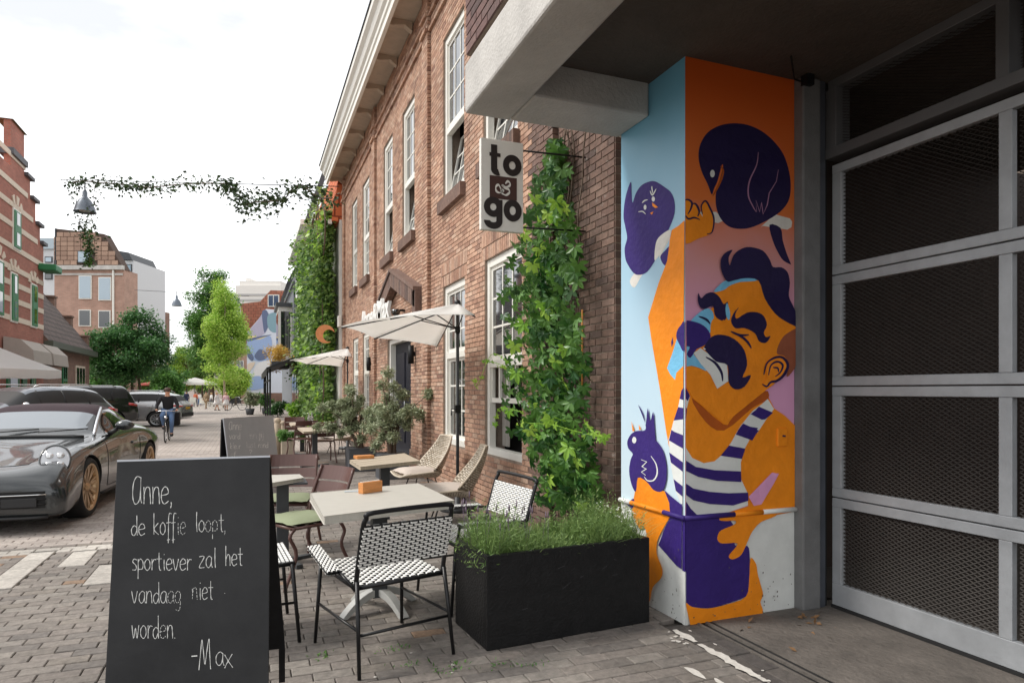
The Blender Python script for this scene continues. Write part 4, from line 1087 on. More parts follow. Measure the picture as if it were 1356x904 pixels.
# ---- half parasols
M_canvas=mat('cream_canvas',S(250,250,248),.85,var=.04,vscale=4,bump=.1,bscale=300)
cn=M_canvas.node_tree; b_=cn.nodes['Principled BSDF']; tl=cn.nodes.new('ShaderNodeBsdfTranslucent'); tl.inputs[0].default_value=(*S(250,248,244),1); ms=cn.nodes.new('ShaderNodeMixShader'); ms.inputs[0].default_value=.55
cn.links.new(b_.outputs[0],ms.inputs[1]); cn.links.new(tl.outputs[0],ms.inputs[2]); cn.links.new(ms.outputs[0],cn.nodes['Material Output'].inputs[0])
def parasol(label,rim,apex,pole,base=True):
    c=Vector((pole.x,pole.y,0)); t=empty('half_parasol',c,0,label,'parasol','cream half parasols against the cafe wall')
    rim=[p-c for p in rim]; ap=apex-c
    for i in range(len(rim)-1):
        g=MB(); a,b=rim[i],rim[i+1]; rows=[]
        for k in range(9):
            tt=k/8; r_=[]
            for j in range(7):
                s=j/6; e=T(a,b,s); p=T(ap,e,tt); p=p+Vector((0,0,-.10*math.sin(math.pi*tt)*0 - .05*math.sin(math.pi*s)*tt*0)); 
                inw=(T(a,b,.5)-ap); 
                p+=Vector((0,0,.02*math.sin(math.pi*s)*tt-.05*math.sin(math.pi*tt)*math.sin(math.pi*s)))
                r_.append(p)
            rows.append(r_)
        g.grid(rows); g.build('canopy_panel',M_canvas,t,smooth=True,solid=.004)
    hub=ap-Vector((0,0,.32))
    for p in rim:
        rb=MB(); rb.tube([ap-Vector((0,0,.03)),p-Vector((0,0,.02))],.008,6); r_=rb.build('rib',M_blk,t)
        st=MB(); st.tube([hub,T(ap,p,.42)-Vector((0,0,.03))],.007,6); st.build('strut',M_blk,r_)
    g=MB(); g.tube([(0,0,.0),(0,0,ap.z+.02)],.02,10); g.build('pole',M_anth,t)
    g=MB(); g.lathe([(0,-.05),(.035,-.05),(.035,.03),(0,.03)],10,tuple(hub)); g.lathe([(0,-.02),(.045,-.02),(.04,.03),(0,.05)],10,tuple(ap)); g.build('hub',M_blk,t)
    g=MB(); g.box(-.035,.035,-.035,.035,1.22,1.32); g.tube([(0,0,1.27),(-.09,-.02,1.27),(-.09,-.02,1.19)],.008,6); g.build('crank',M_blk,t)
    g=MB(); g.lathe([(0,0),(.22,0),(.22,.05),(.04,.07),(.03,.3),(0,.3)],20); g.build('base',M_anth,t)
    return t
pole=at(606,500,8.38); pole.z=0
rim=[at(629,417,7.4),at(517,420,7.25),at(452,432,7.8),at(495,447,8.9),at(578,458,10.2)]
apx=at(608,401,8.33); apx.x,apx.y=pole.x,pole.y
ps=parasol('large cream half parasol over the terrace with its pole among the rattan chairs',rim,apx,pole)
ps2=dup(ps,(2.36,17.6,0),R(4),'smaller looking cream half parasol farther along, before the ivy wall')
# ---- planter with lavender
bl=G(645,862); brr=G(860,823); ll=G(615.5,820); up=Vector((0,0,.548))
ex=(brr-bl).normalized(); ey=Vector((-ex.y,ex.x,0)); wd=(brr-bl).length; dp=.52
pt=empty('planter_box',bl,math.atan2(ex.y,ex.x),'long black planter box with grassy lavender in front of the mural pillar','planter')
M_plb=mat('scuffed_black_laminate',(.007,.007,.0075),.5,col2=(.016,.016,.0165),spec=.25,vscale=14,bump=.35,bscale=60,detail=12)
g=MB(); t=.03; H=.548
g.box(0,wd,0,t,0,H); g.box(0,wd,dp-t,dp,0,H); g.box(0,t,t,dp-t,.001,H-.001); g.box(wd-t,wd,t,dp-t,.001,H-.001); g.build('box',M_plb,pt,bevel=.003)
g=MB(); g.box(t,wd-t,t,dp-t,.3,H-.05); g.build('soil',mat('soil',(.03,.02,.014),1,bump=1,bscale=40),pt)
# scratches
g=MB(); random.seed(2)
for k in range(7):
    x=random.uniform(.2,.9);z=random.uniform(.2,.45); a=random.uniform(-.5,.9); l=random.uniform(.02,.07)
    g.quad((x,-.0006,z),(x+l*math.cos(a),-.0006,z+l*math.sin(a)),(x+l*math.cos(a),-.0006,z+l*math.sin(a)+.0014),(x,-.0006,z+.0014))
g.build('scratch',mat('scratch',S(96,96,98),.6),pt)
def blades(name,n,area,hmin,hmax,wd_,m,parent,lean=.35,zb=.45,seed=1,seg=3,hfun=None):
    r=np.random.default_rng(seed); V=[];Fc=[];va=[]
    for i in range(n):
        x,y=area(r); h=r.uniform(hmin,hmax)*(hfun(x,y) if hfun else 1); a=r.uniform(0,6.28); ln=r.normal(0,lean)
        dx,dy=math.cos(a)*ln*h,math.sin(a)*ln*h; px_,py_=-math.sin(a+1.1),math.cos(a+1.1); b=len(V)
        for k in range(seg+1):
            t_=k/seg; w_=wd_*(1-t_*.85)*.5
            cx,cy,cz=x+dx*t_**1.7,y+dy*t_**1.7,zb+h*t_*(1-.25*abs(ln)*t_)
            V.append((cx+px_*w_,cy+py_*w_,cz)); V.append((cx-px_*w_,cy-py_*w_,cz))
        for k in range(seg): q=b+2*k; Fc.append((q,q+1,q+3,q+2)); va.append(r.uniform(0,.999))
    return mesh_np(name,V,Fc,m,parent,var=va)
M_lav=leafmat('lavender_green',S(84,116,58),S(150,176,104),.5,.3)
def ar(r):
    return r.uniform(.03,wd-.03),r.uniform(.03,dp-.02)
hf=lambda x,y:.8+.28*math.sin(x*7+1)+.2*math.sin(x*17+y*9)
tag(blades('lavender',8500,ar,.09,.26,.0055,M_lav,pt,.5,.47,3,3,hf),kind='stuff')
V=[]
r=np.random.default_rng(5)
for i in range(700):
    x,y=ar(r); h=r.uniform(.12,.27)*hf(x,y); a=r.uniform(0,6.28); 
    for k in range(14): t_=k/14+.1; V.append((x+math.cos(a)*.3*h*t_,y+math.sin(a)*.3*h*t_,.47+h*t_))
V+=[(r.uniform(-.05,.1),r.uniform(0,dp),.55-r.uniform(0,.12)) for _ in range(300)]
tag(leaves('lavender_leaf',V,.034,M_lav,pt,aspect=.2,droop=-.5),kind='stuff')
# spikes of spent flowers and small white blooms at the right end
g=MB(); random.seed(9)
for k in range(26):
    x=random.uniform(.0,.5);y=random.uniform(.05,.5);l=random.uniform(.2,.34); p=(x+random.uniform(-.06,.06),y,.47+l)
    g.tube([(x,y,.47),p],.0014,3); g.tube([p,(p[0],p[1],p[2]+.04)],[.006,.002],4)
g.build('flower_spike',mat('dry_lavender',S(120,104,120),.9),pt)
tag(leaves('white_flower',[(r.uniform(wd-.12,wd),r.uniform(.05,dp),.58+r.uniform(-.04,.14)) for _ in range(160)],.018,mat('petal',S(236,236,228),.6),pt,aspect=.8),kind='stuff')
# ---------------------------------------------------------------- chalkboards
M_board=mat('chalkboard',(.008,.008,.009),.36,col2=(.03,.03,.031),vscale=3,stretch=(1,1,1),bump=.04,bscale=30,spec=.3,detail=10)
M_alu=mat('worn_edge',S(176,178,182),.35,metal=.6)
M_chalk=mat('chalk',S(226,226,222),.95,var=.15,vscale=160)
STK={'A':[[(.78,1.55),(.4,1.62),(.08,1.2),(.02,.4),(.22,.0),(.55,.12),(.72,.6),(.78,1.58),(.74,.4),(.85,.05)]],
'a':[[(.72,.85),(.45,1.0),(.12,.72),(.1,.25),(.35,.0),(.62,.25),(.72,.9),(.7,.3),(.82,.0)]],
'n':[[(.1,1.0),(.12,.4),(.1,.0)],[(.11,.5),(.3,.95),(.6,.95),(.68,.5),(.72,.0)]],
'e':[[(.08,.5),(.7,.62),(.62,.95),(.35,1.0),(.1,.7),(.1,.25),(.35,.0),(.75,.18)]],
'd':[[(.68,.7),(.4,.85),(.1,.55),(.15,.1),(.42,.0),(.66,.4)],[(.68,1.75),(.69,.6),(.72,.0)]],
'k':[[(.1,1.75),(.1,.8),(.1,.0)],[(.65,.95),(.12,.42),(.7,.0)]],
'o':[[(.4,1.0),(.1,.7),(.12,.2),(.42,.0),(.7,.3),(.66,.8),(.4,1.0)]],
'f':[[(.7,1.7),(.42,1.72),(.32,1.2),(.3,.2),(.28,-.7)],[(.05,.95),(.6,1.0)],[(.12,-.45),(.5,-.4)]],
'i':[[(.3,.95),(.3,.4),(.34,.0)],[(.3,1.35),(.32,1.42)]],
'l':[[(.3,1.75),(.28,.8),(.34,.0)]],
'p':[[(.12,1.0),(.12,.2),(.1,-.75)],[(.12,.75),(.4,1.0),(.7,.7),(.62,.15),(.15,.1)]],
't':[[(.35,1.55),(.35,.6),(.42,.05),(.6,.05)],[(.05,1.0),(.68,1.02)]],
's':[[(.62,.9),(.35,1.0),(.15,.75),(.55,.4),(.5,.05),(.1,.05)]],
'r':[[(.12,1.0),(.14,.5),(.12,.0)],[(.14,.55),(.35,.95),(.62,.92)]],
'v':[[(.05,1.0),(.35,.0),(.7,1.0)]],'z':[[(.1,.95),(.68,.95),(.1,.05),(.7,.02)]],
'h':[[(.12,1.75),(.12,.8),(.12,.0)],[(.12,.5),(.35,.95),(.62,.85),(.68,.0)]],
'g':[[(.68,.85),(.4,1.0),(.1,.7),(.15,.15),(.45,.05),(.68,.5)],[(.69,.95),(.68,.0),(.55,-.6),(.15,-.55)]],
'w':[[(.02,1.0),(.2,.0),(.42,.8),(.6,.0),(.82,1.0)]],'m':[[(.08,1.0),(.1,.0)],[(.1,.6),(.25,.95),(.4,.8),(.42,.0)],[(.42,.6),(.6,.95),(.74,.75),(.76,.0)]],
'M':[[(.0,-.1),(.12,.9),(.2,1.5),(.3,.9),(.4,.2),(.55,1.0),(.68,1.55),(.72,.8),(.78,-.05)]],
'x':[[(.05,.8),(.4,.3),(.8,-.15)],[(.75,.85),(.35,.3),(.05,-.2)]],
'L':[[(.2,1.7),(.08,.8),(.1,.1),(.3,-.1),(.62,.15)]],'j':[[(.5,1.0),(.5,-.1),(.3,-.6),(.05,-.5)],[(.5,1.4),(.52,1.46)]],'u':[[(.1,1.0),(.12,.25),(.35,.0),(.62,.3),(.66,1.0)],[(.66,.5),(.7,.0)]],
'?':[[(.1,1.4),(.35,1.75),(.65,1.4),(.35,.85),(.32,.5)],[(.32,.1),(.33,.02)]],
',':[[(.15,.12),(.18,-.05),(.1,-.25)]],'.':[[(.12,.06),(.17,.0)]],'-':[[(.05,.5),(.75,.55)]]}
WD={'i':.5,'l':.5,',':.3,'.':.3,'f':.62,'t':.65,'s':.68,'r':.62,'M':1.05,'m':.95,'w':.95,'A':.95}
def chalk_text(mb,place,txt,x,y,x1,xh,wdt=2.6,faint=()):
    tot=sum(WD.get(c,.82) for c in txt); sc=(x1-x)/tot
    for ci,c in enumerate(txt):
        for st in STK.get(c,[]):
            pts=[(x+px_*sc,y-py_*xh,0) for px_,py_ in st]
            cc=smooth_poly(pts,5,False) if len(pts)>2 else [Vector(p) for p in pts]
            n=len(cc); A_=[];B_=[]
            for i,p in enumerate(cc):
                if ci in faint and (i*7+ci*3)%5>2: 
                    pass
                t=(cc[min(i+1,n-1)]-cc[max(i-1,0)]); t.normalize(); nr=Vector((-t.y,t.x,0)); w_=wdt*(.38 if ci in faint else .5)*(.75+.25*math.sin(i*1.3+ci))
                A_.append(p+nr*w_); B_.append(p-nr*w_)
            for i in range(n-1):
                if ci in faint and (i+ci)%3==0: continue
                mb.quad(place(A_[i]),place(A_[i+1]),place(B_[i+1]),place(B_[i]))
        x+=WD.get(c,.82)*sc
def chalkboard(label,TLp,TRp,zt,lean,rear,footz=.0):
    """TLp/TRp: world points of the top corners"""
    c=(TLp+TRp)/2; ex_=(TRp-TLp); w_=ex_.length; ex_.normalize(); ang=math.atan2(ex_.y,ex_.x)
    t=empty('chalkboard',(c.x,c.y,0),ang,label,'chalkboard','chalkboards on the pavement')
    h=zt
    dirv=Vector((0,-lean,-h)).normalized(); Lh=math.hypot(lean,h)
    # local frame: x across, panel from top (0,0,h) to bottom (0,-lean,0)
    mtx=Matrix(((1,0,0,0),(0,dirv.y,-dirv.z*-1,0),(0,dirv.z,dirv.y*1,0),(0,0,0,1)))
    n=Vector((0,-h,lean)).normalized()  # outward normal (towards camera, tilted up)
    def P_(x,s,o): return Vector((x,0,h))+dirv*s+n*o
    def slab(mb,x0,x1,s0,s1,o0,o1):
        v=[P_(x0,s0,o0),P_(x1,s0,o0),P_(x1,s1,o0),P_(x0,s1,o0),P_(x0,s0,o1),P_(x1,s0,o1),P_(x1,s1,o1),P_(x0,s1,o1)]
        mb.add(v,[(0,1,2,3),(7,6,5,4),(0,4,5,1),(1,5,6,2),(2,6,7,3),(3,7,4,0)])
    hw=w_/2
    g=MB(); slab(g,-hw,hw,0.004,Lh-.12,-.014,0); g.build('front_panel',M_board,t,bevel=.002)
    g=MB(); slab(g,-hw,hw,-.004,.004,-.016,.001); g.build('edge_strip',M_alu,t)
    g=MB()
    for x in (-hw,hw-.03): slab(g,x,x+.03,Lh-.12,Lh,-.014,0)
    g.build('leg',M_black,t)
    g=MB(); rv=Vector((0,rear,-h)).normalized(); rn=Vector((0,h,rear)).normalized()
    v=[]
    for x0,x1,s0,s1 in ((-hw,hw,.01,Lh-.2),(-hw,-hw+.03,Lh-.2,Lh),(hw-.03,hw,Lh-.2,Lh)):
        q=[Vector((x+.065*min(1,s/.6),.02,h))+rv*s+rn*o for x,s,o in ((x0,s0,0),(x1,s0,0),(x1,s1,0),(x0,s1,0),(x0,s0,.015),(x1,s0,.015),(x1,s1,.015),(x0,s1,.015))]
        g.add(q,[(3,2,1,0),(4,5,6,7),(1,5,4,0),(2,6,5,1),(3,7,6,2),(0,4,7,3)])
    g.build('rear_panel',M_black,t)
    return t,P_,n,dirv,c,ang
TL=G(155,610,1.2); TR=G(357.5,604,1.2)
cb,P_,n_,dv_,cc_,ang_=chalkboard('large black chalkboard in front with Anne, de koffie loopt in chalk',TL,TR,1.2,.28,.34)
MW=Matrix.Translation((cc_.x,cc_.y,0))@Matrix.Rotation(ang_,4,'Z')
def placer(P_,n_,MW,zx,zy,sc):
    nw=MW.to_3x3()@n_; o=MW@P_(0,0,.0012); camp=Vector((0,0,CAMH)); inv=MW.inverted()
    def f(p):
        u=zx+p.x/sc; v=zy+p.y/sc; r=ray(u); d=Vector((r[0],r[1],(V0-v)/F)); t=(o-camp).dot(nw)/d.dot(nw); return inv@(camp+d*t)
    return f
pl=placer(P_,n_,MW,130,580,2.789)
g=MB()
chalk_text(g,pl,'Anne,',127,242,275,62,3.6)
chalk_text(g,pl,'de',120,358,175,42,3.2); chalk_text(g,pl,'koffie',203,355,325,45,3.0,faint=(4,5)); chalk_text(g,pl,'loopt,',355,345,472,42,3.0,faint=(2,3,5))
chalk_text(g,pl,'sportiever',123,487,345,42,3.2); chalk_text(g,pl,'zal',370,477,438,42,3.2); chalk_text(g,pl,'het',468,470,533,42,3.2)
chalk_text(g,pl,'vandaag',122,608,308,44,2.8,faint=(5,6)); chalk_text(g,pl,'niet',345,595,424,44,2.8,faint=(0,)); chalk_text(g,pl,'.',465,572,470,20,3)
chalk_text(g,pl,'worden.',124,738,288,48,3.0,faint=(4,))
chalk_text(g,pl,'-',343,822,368,36,5); chalk_text(g,pl,'M',372,848,430,70,3.2); chalk_text(g,pl,'ax',432,838,498,50,3.0)
wr=g.build('chalk_writing',M_chalk,cb)
TL=G(296,554,1.18); TR=G(361.5,550,1.18)
cb2,P2,n2,dv2,c2,ang2=chalkboard('smaller looking greyish chalkboard behind the large one, with faded chalk writing',TL,TR,1.18,.16,.10)
for ch in cb2.children:
    if ch.name.startswith('front_panel'):
        ch.data.materials[0]=mat('sheen_chalkboard',(.32,.33,.35),.4,col2=(.38,.39,.41),vscale=6,spec=.5)  # pale grey base has the board's sheen painted into it
MW2=Matrix.Translation((c2.x,c2.y,0))@Matrix.Rotation(ang2,4,'Z'); pl2=placer(P2,n2,MW2,290,545,13.91)
g=MB(); chalk_text(g,pl2,'Anne',185,330,420,90,13,faint=(3,)); chalk_text(g,pl2,'vand',190,500,395,70,11,faint=(2,)); chalk_text(g,pl2,'mn',545,490,700,75,10,faint=(0,1)); chalk_text(g,pl2,'jij',730,480,830,80,11,faint=(2,))
chalk_text(g,pl2,'kleur',205,680,400,62,11,faint=(1,3)); chalk_text(g,pl2,'lust',490,660,680,65,10,faint=(0,1,2,3)); chalk_text(g,pl2,'rond',720,660,910,62,11,faint=(1,)); chalk_text(g,pl2,'?',555,800,620,60,11); chalk_text(g,pl2,'of',215,820,310,50,11,faint=(0,))
g.build('chalk_writing',M_chalk,cb2)
# ---------------------------------------------------------------- hanging sign "to & go"
SY=5.45
q=[onY(637,182,SY),onY(637,303,SY),onY(693,309,SY),onY(693,190,SY)]
x0,x1,z1,z0=q[0].x,q[3].x,(q[0].z+q[3].z)/2,(q[1].z+q[2].z)/2
sg=empty('hanging_sign',((x0+x1)/2,SY,z0),0,'white hanging sign reading to & go, under the concrete canopy','sign')
w_=x1-x0; h_=z1-z0
M_sgn=mat('sign_white',S(228,226,218),.45,var=.03); M_sgk=mat('sign_ink',S(38,30,28),.5); M_sgb=mat('sign_brown',S(72,46,40),.5)
g=MB(); g.box(-w_/2,w_/2,0,.05,0,h_); g.build('panel',M_sgn,sg,bevel=.004)
g=MB(); g.box(-w_*.30,w_*.34,-.003,0,h_*.35,h_*.60); g.build('brown_panel',M_sgb,sg)
def ring(mb,cx,cz,rx,rz,wd_,y,a0=0,a1=360,n=28):
    rows=[]
    for i in range(n+1):
        a=R(a0+(a1-a0)*i/n); rows.append([((rx+wd_/2)*math.cos(a)+cx,y,(rz+wd_/2)*math.sin(a)+cz),((rx-wd_/2)*math.cos(a)+cx,y,(rz-wd_/2)*math.sin(a)+cz)])
    mb.grid(rows)
def bar(mb,x0,x1,z0,z1,y): mb.quad((x0,y,z0),(x1,y,z0),(x1,y,z1),(x0,y,z1))
y=-.004; s=.052*w_/.34*.95; uw=w_
g=MB()
# t o
bar(g,-.20*uw-s/2,-.20*uw+s/2,h_*.67,h_*.94,y); bar(g,-.31*uw,-.05*uw,h_*.81,h_*.85,y-.0003); ring(g,-.20*uw+.085*uw,h_*.67,.085*uw,.03*h_,s,y-.0005,180,290,12)
g.build('letter',M_sgk,sg); g=MB()
ring(g,.23*uw,h_*.735,.15*uw,.082*h_,s,y)
g.build('letter',M_sgk,sg); g=MB()
# g o
ring(g,-.22*uw,h_*.255,.145*uw,.075*h_,s,y); bar(g,-.22*uw+.145*uw-s/2,-.22*uw+.145*uw+s/2,h_*.10,h_*.34,y-.0003); ring(g,-.22*uw,h_*.105,.145*uw,.055*h_,s,y-.0002,180,360,16)
g.build('letter',M_sgk,sg); g=MB()
ring(g,.24*uw,h_*.235,.145*uw,.085*h_,s,y)
g.build('letter',M_sgk,sg)
# ampersand drawn as a swash
amp=[(.62,.72),(.75,.86),(.88,.74),(.80,.60),(.60,.56),(.45,.62),(.55,.50),(.78,.45),(.84,.30),(.66,.14),(.45,.20),(.38,.40),(.24,.62),(.10,.50),(.12,.30),(.30,.22),(.5,.34),(.36,.42)]
g=MB(); bx0,bx1,bz0,bz1=-w_*.22,w_*.26,h_*.37,h_*.585
pts=smooth_poly([(bx0+(bx1-bx0)*(a*.9+.04),bz0+(bz1-bz0)*b,0) for a,b in amp],5,False); n=len(pts); rows=[]
for i,p in enumerate(pts):
    t=(pts[min(i+1,n-1)]-pts[max(i-1,0)]).normalized(); nr=Vector((-t.y,t.x)); wv=(.0045+.0045*math.sin(i*.33)**2)*w_/.34
    rows.append([(p.x+nr.x*wv,-.0045,p.y+nr.y*wv),(p.x-nr.x*wv,-.0045,p.y-nr.y*wv)])
g.grid(rows); g.build('ampersand',M_sgn,sg)
for zz in (.93,.07):
    g=MB(); g.tube([(w_/2,.025,h_*zz),(FX-(x0+x1)/2,.025,h_*zz+.02)],.008,6); g.build('bracket',M_black,sg)
# wall lamps, alarm box, security camera
for (yy,lb) in ((12.25,'black cylinder wall lamp right of the cafe door'),(17.0,'black cylinder wall lamp left of the cafe door')):
    t=empty('wall_lamp',(2.80,yy,2.0),0,lb,'lamp','black wall lamps by the door'); g=MB(); g.lathe([(0,0),(.055,0),(.055,.34),(0,.34)],14); g.build('shade',M_black,t); g=MB(); g.box(.03,.08,-.03,.03,.14,.22); g.build('mount',M_black,t)
g=MB(); g.box(-.1,.0,-.14,.14,0,.36); tag(g.build('alarm_box',M_white,loc=(2.76,22.15,3.55),bevel=.02),'white alarm box at the far corner of the cafe beside the ivy','box')
t=empty('security_camera',(2.7,13.15,3.05),0,'small dark dome camera beside the cafe lettering','camera'); g=MB(); g.lathe([(0,-.09),(.07,-.06),(.09,0),(.09,.05),(0,.05)],12); g.build('dome',M_glass,t); g=MB(); g.box(0,.2,-.03,.03,.02,.06); g.build('mount',M_black,t)
# ---------------------------------------------------------------- cars
from mathutils.bvhtree import BVHTree
M_tyre=mat('tyre',(.014,.014,.014),.85); M_carglass=mat('car_glass',(.012,.014,.016),.03,spec=.5,coat=.6)
M_shield=mat('sky_toned_windscreen',(.22,.245,.27),.04,metal=.4,coat=1)  # pale metallic base carries the sky's reflection in its colour
M_chrome=mat('chrome',(.7,.7,.7),.12,metal=1); M_tail=mat('tail_lamp',(.45,.012,.01),.15,coat=1); M_lens=mat('headlamp_glass',(.55,.57,.6),.06,metal=.55,coat=1); M_plas=mat('black_plastic',(.015,.015,.016),.55)
M_gold=mat('bronze_rim',S(196,166,130),.3,metal=.7); M_silver=mat('silver_rim',S(190,192,196),.3,metal=.8)
M_gap=mat('panel_gap',(.006,.006,.006),.8)
def wheel(parent,x,y,r,w_,side,rimm,spokes=10,deep=.02):
    """side=+1: outer face towards +Y"""
    t=empty('wheel',(x,y,r)); t.parent=parent
    R0=r*(.79 if rimm is M_gold else .70)
    g=MB(); prof=[(R0,-w_/2),(r*.93,-w_/2),(r,-w_*.38),(r,w_*.38),(r*.93,w_/2),(R0+.01,w_/2),(R0,w_/2-.01)]
    g.lathe([(a,b) for a,b in prof],36,axis='y'); g.build('tyre',M_tyre,t)
    g=MB(); s=side; yo=s*(w_/2-.012)
    g.lathe([(R0,s*(w_/2-.002)),(R0-.012,s*(w_/2)),(R0-.03,s*(w_/2-.03)),(R0-.035,-s*w_/2)],36,axis='y')
    for k in range(spokes):
        a=2*math.pi*k/spokes; 
        for da in (-.075,.075):
            p0=(math.sin(a)*.05,yo-s*.03,math.cos(a)*.05); 
            a2=a+da*1.3; p1=(math.sin(a2)*(R0-.02),yo-s*.004,math.cos(a2)*(R0-.02))
            w0=.012; tx,tz=math.cos(a),-math.sin(a)
            V=[]
            for (px_,py_,pz_),ww in ((p0,.013),(p1,.011)):
                V+=[(px_-tx*ww,py_,pz_-tz*ww),(px_+tx*ww,py_,pz_+tz*ww),(px_+tx*ww,py_-s*.03,pz_+tz*ww),(px_-tx*ww,py_-s*.03,pz_-tz*ww)]
            g.add(V,[(0,1,5,4),(1,2,6,5),(3,0,4,7),(2,3,7,6)])
    g.lathe([(0,yo-s*.0),(.03,yo-s*.0),(.055,yo-s*.03),(.07,yo-s*.06)],14,axis='y')
    g.build('rim',rimm,t)
    g=MB(); g.lathe([(0,-s*.02),(R0-.03,-s*.02)],24,axis='y'); g.lathe([(r*.45,yo-s*.09),(r*.45,yo-s*.11),(0,yo-s*.11)],24,axis='y'); g.build('brake_disc',M_plas,t)
    return t
def car(name,label,cat,tab,mats,glass,wheels,loc,rz,scale=1.,wr=.34,ww=.24,rimm=None,spokes=10,arch=.06,group=None,roofrange=None):
    """tab rows: x,zb,wl,zl,wm,zm,ws,zs,w5,z5,w6,z6,zc ; x measured from the nose backwards"""
    t=empty(name,loc,rz,label,cat,group); t.scale=(scale,)*3
    L_=tab[-1][0]; rows=[]
    for r_ in tab:
        x,zb,wl,zl,wm,zm,ws,zs,w5,z5,w6,z6,zc=r_; X_=L_/2-x
        half=[(X_,0,zb),(X_,wl*.975,zb),(X_,wl,zl-(.07 if name=='sports_car' else 0)),(X_,wm,zm),(X_,ws,zs),(X_,w5,z5),(X_,w6,z6),(X_,w6*.5,z6+(zc-z6)*.75)]
        full=half+[(X_,0,zc)]+[(a,-b,c) for a,b,c in half[:0:-1]]
        rows.append(full)
    m=len(rows[0]); V=[p for r_ in rows for p in r_]; Fc=[];mi=[]
    # bands: 0 under,1,2,3,4 side ,4->5 shoulder,5->6 greenhouse,6->7->8 roof
    for i in range(len(rows)-1):
        for j in range(m):
            j2=(j+1)%m; Fc.append((i*m+j,(i+1)*m+j,(i+1)*m+j2,i*m+j2)); b=j if j<8 else (15-j)
            mi.append(glass(i,b))
    Fc.append(tuple(range(m))); mi.append(0); Fc.append(tuple((len(rows)-1)*m+j for j in range(m))[::-1]); mi.append(0)
    me=bpy.data.meshes.new('tmp'); me.from_pydata(V,[],Fc)
    for q in mats: me.materials.append(q)
    me.polygons.foreach_set('material_index',mi); me.update()
    o=bpy.data.objects.new('tmp',me); COL.objects.link(o)
    md=o.modifiers.new('s','SUBSURF'); md.levels=3; md.render_levels=3
    cut=[]
    for (wx,wy) in wheels:
        for s in (1,-1):
            c=MB(); c.lathe([(0,-.16),(wr+arch,-.16),(wr+arch,.3),(0,.3)],32,axis='y'); 
            co=c.build('cut',M_plas); co.data.polygons.foreach_set('use_smooth',[False]*len(co.data.polygons)); co.location=(L_/2-wx,s*(wy),wr+.0) if s>0 else (L_/2-wx,-wy,wr); co.rotation_euler=(0,0,0 if s>0 else math.pi)
            b_=o.modifiers.new('b','BOOLEAN'); b_.object=co; b_.operation='DIFFERENCE'; b_.solver='EXACT'; b_.material_mode='TRANSFER'; cut.append(co)
    bpy.context.view_layer.update(); dg=bpy.context.evaluated_depsgraph_get()
    ev=o.evaluated_get(dg); em=bpy.data.meshes.new_from_object(ev); bpy.data.objects.remove(o)
    for c in cut: bpy.data.objects.remove(c)
    co=np.zeros(len(em.vertices)*3); em.vertices.foreach_get('co',co); co=co.reshape(-1,3)
    polys=[(p.material_index,list(p.vertices)) for p in em.polygons]
    bvh=BVHTree.FromPolygons([tuple(v) for v in co],[p[1] for p in polys])
    nms=['body','soft_top','windscreen','arch_lining']
    matn=[mm.name if mm else '' for mm in em.materials]
    groups={}
    for mi_,pv_ in polys:
        nmn=matn[mi_] if mi_<len(matn) else ''
        # right / left / front / rear panes are separate parts
        key=nmn
        if nmn=='car_glass':
            cx=sum(co[v][0] for v in pv_)/len(pv_); cy=sum(co[v][1] for v in pv_)/len(pv_); nz_=0
            a,b_,c_=[Vector(co[v]) for v in pv_[:3]]; nn=(b_-a).cross(c_-a).normalized() if (b_-a).cross(c_-a).length else Vector((0,0,1))
            key='window' +('F' if nn.x>.45 and abs(nn.y)<.62 else 'B' if nn.x<-.45 and abs(nn.y)<.62 else 'L' if cy>0 else 'R')
        groups.setdefault(key,[]).append(pv_)
    for key,pl_ in groups.items():
        idx={};vs=[];fs=[]
        for p in pl_:
            f=[]
            for v in p:
                if v not in idx: idx[v]=len(vs); vs.append(tuple(co[v]))
                f.append(idx[v])
            fs.append(f)
        nm_={'windowF':'windscreen','windowB':'rear_window','windowL':'side_window','windowR':'side_window'}.get(key,'body' if key==mats[0].name else ('soft_top' if 'top' in key else ('arch_lining' if 'plastic' in key else 'body_panel')))
        mm=(M_shield if key=='windowF' and name=='sports_car' else M_carglass) if key.startswith('window') else bpy.data.materials.get(key,mats[0])
        nme=bpy.data.meshes.new(nm_); nme.from_pydata(vs,[],fs); nme.materials.append(mm); nme.update()
        nme.polygons.foreach_set('use_smooth',[True]*len(fs))
        ob=bpy.data.objects.new(nm_,nme); COL.objects.link(ob); ob.parent=t
        try: nme.set_sharp_from_angle(angle=R(38))
        except Exception: pass
    for (wx,wy) in wheels:
        for s in (1,-1): wheel(t,L_/2-wx,s*(wy-ww/2+.01),wr,ww,s,rimm or M_silver,spokes)
    def proj(x,z,s=1):
        h=bvh.ray_cast(Vector((x,s*3,z)),Vector((0,-s,0))); return h[0]
    def projd(x,y): h=bvh.ray_cast(Vector((x,y,3)),Vector((0,0,-1))); return h[0]
    def projf(y,z,s=1): h=bvh.ray_cast(Vector((s*5,y,z)),Vector((-s,0,0))); return h[0]
    def gap(pts,s=1,r=.004,m=None,nm='panel_gap'):
        q=[]
        for i in range(len(pts)-1):
            for k in range(8):
                x=pts[i][0]+(pts[i+1][0]-pts[i][0])*k/8; z=pts[i][1]+(pts[i+1][1]-pts[i][1])*k/8; h=proj(x,z,s)
                if h: q.append(h+Vector((0,s*.0005,0)))
        if len(q)>2: g=MB(); g.tube(q,r,4); g.build(nm,m or M_gap,t)
    return t,proj,projd,projf,gap,L_
M_grey=mat('graphite_paint',S(44,48,50),.24,metal=.25,coat=1.,var=.03)
M_soft=mat('soft_top_fabric',S(58,44,50),.9,bump=.2,bscale=400)
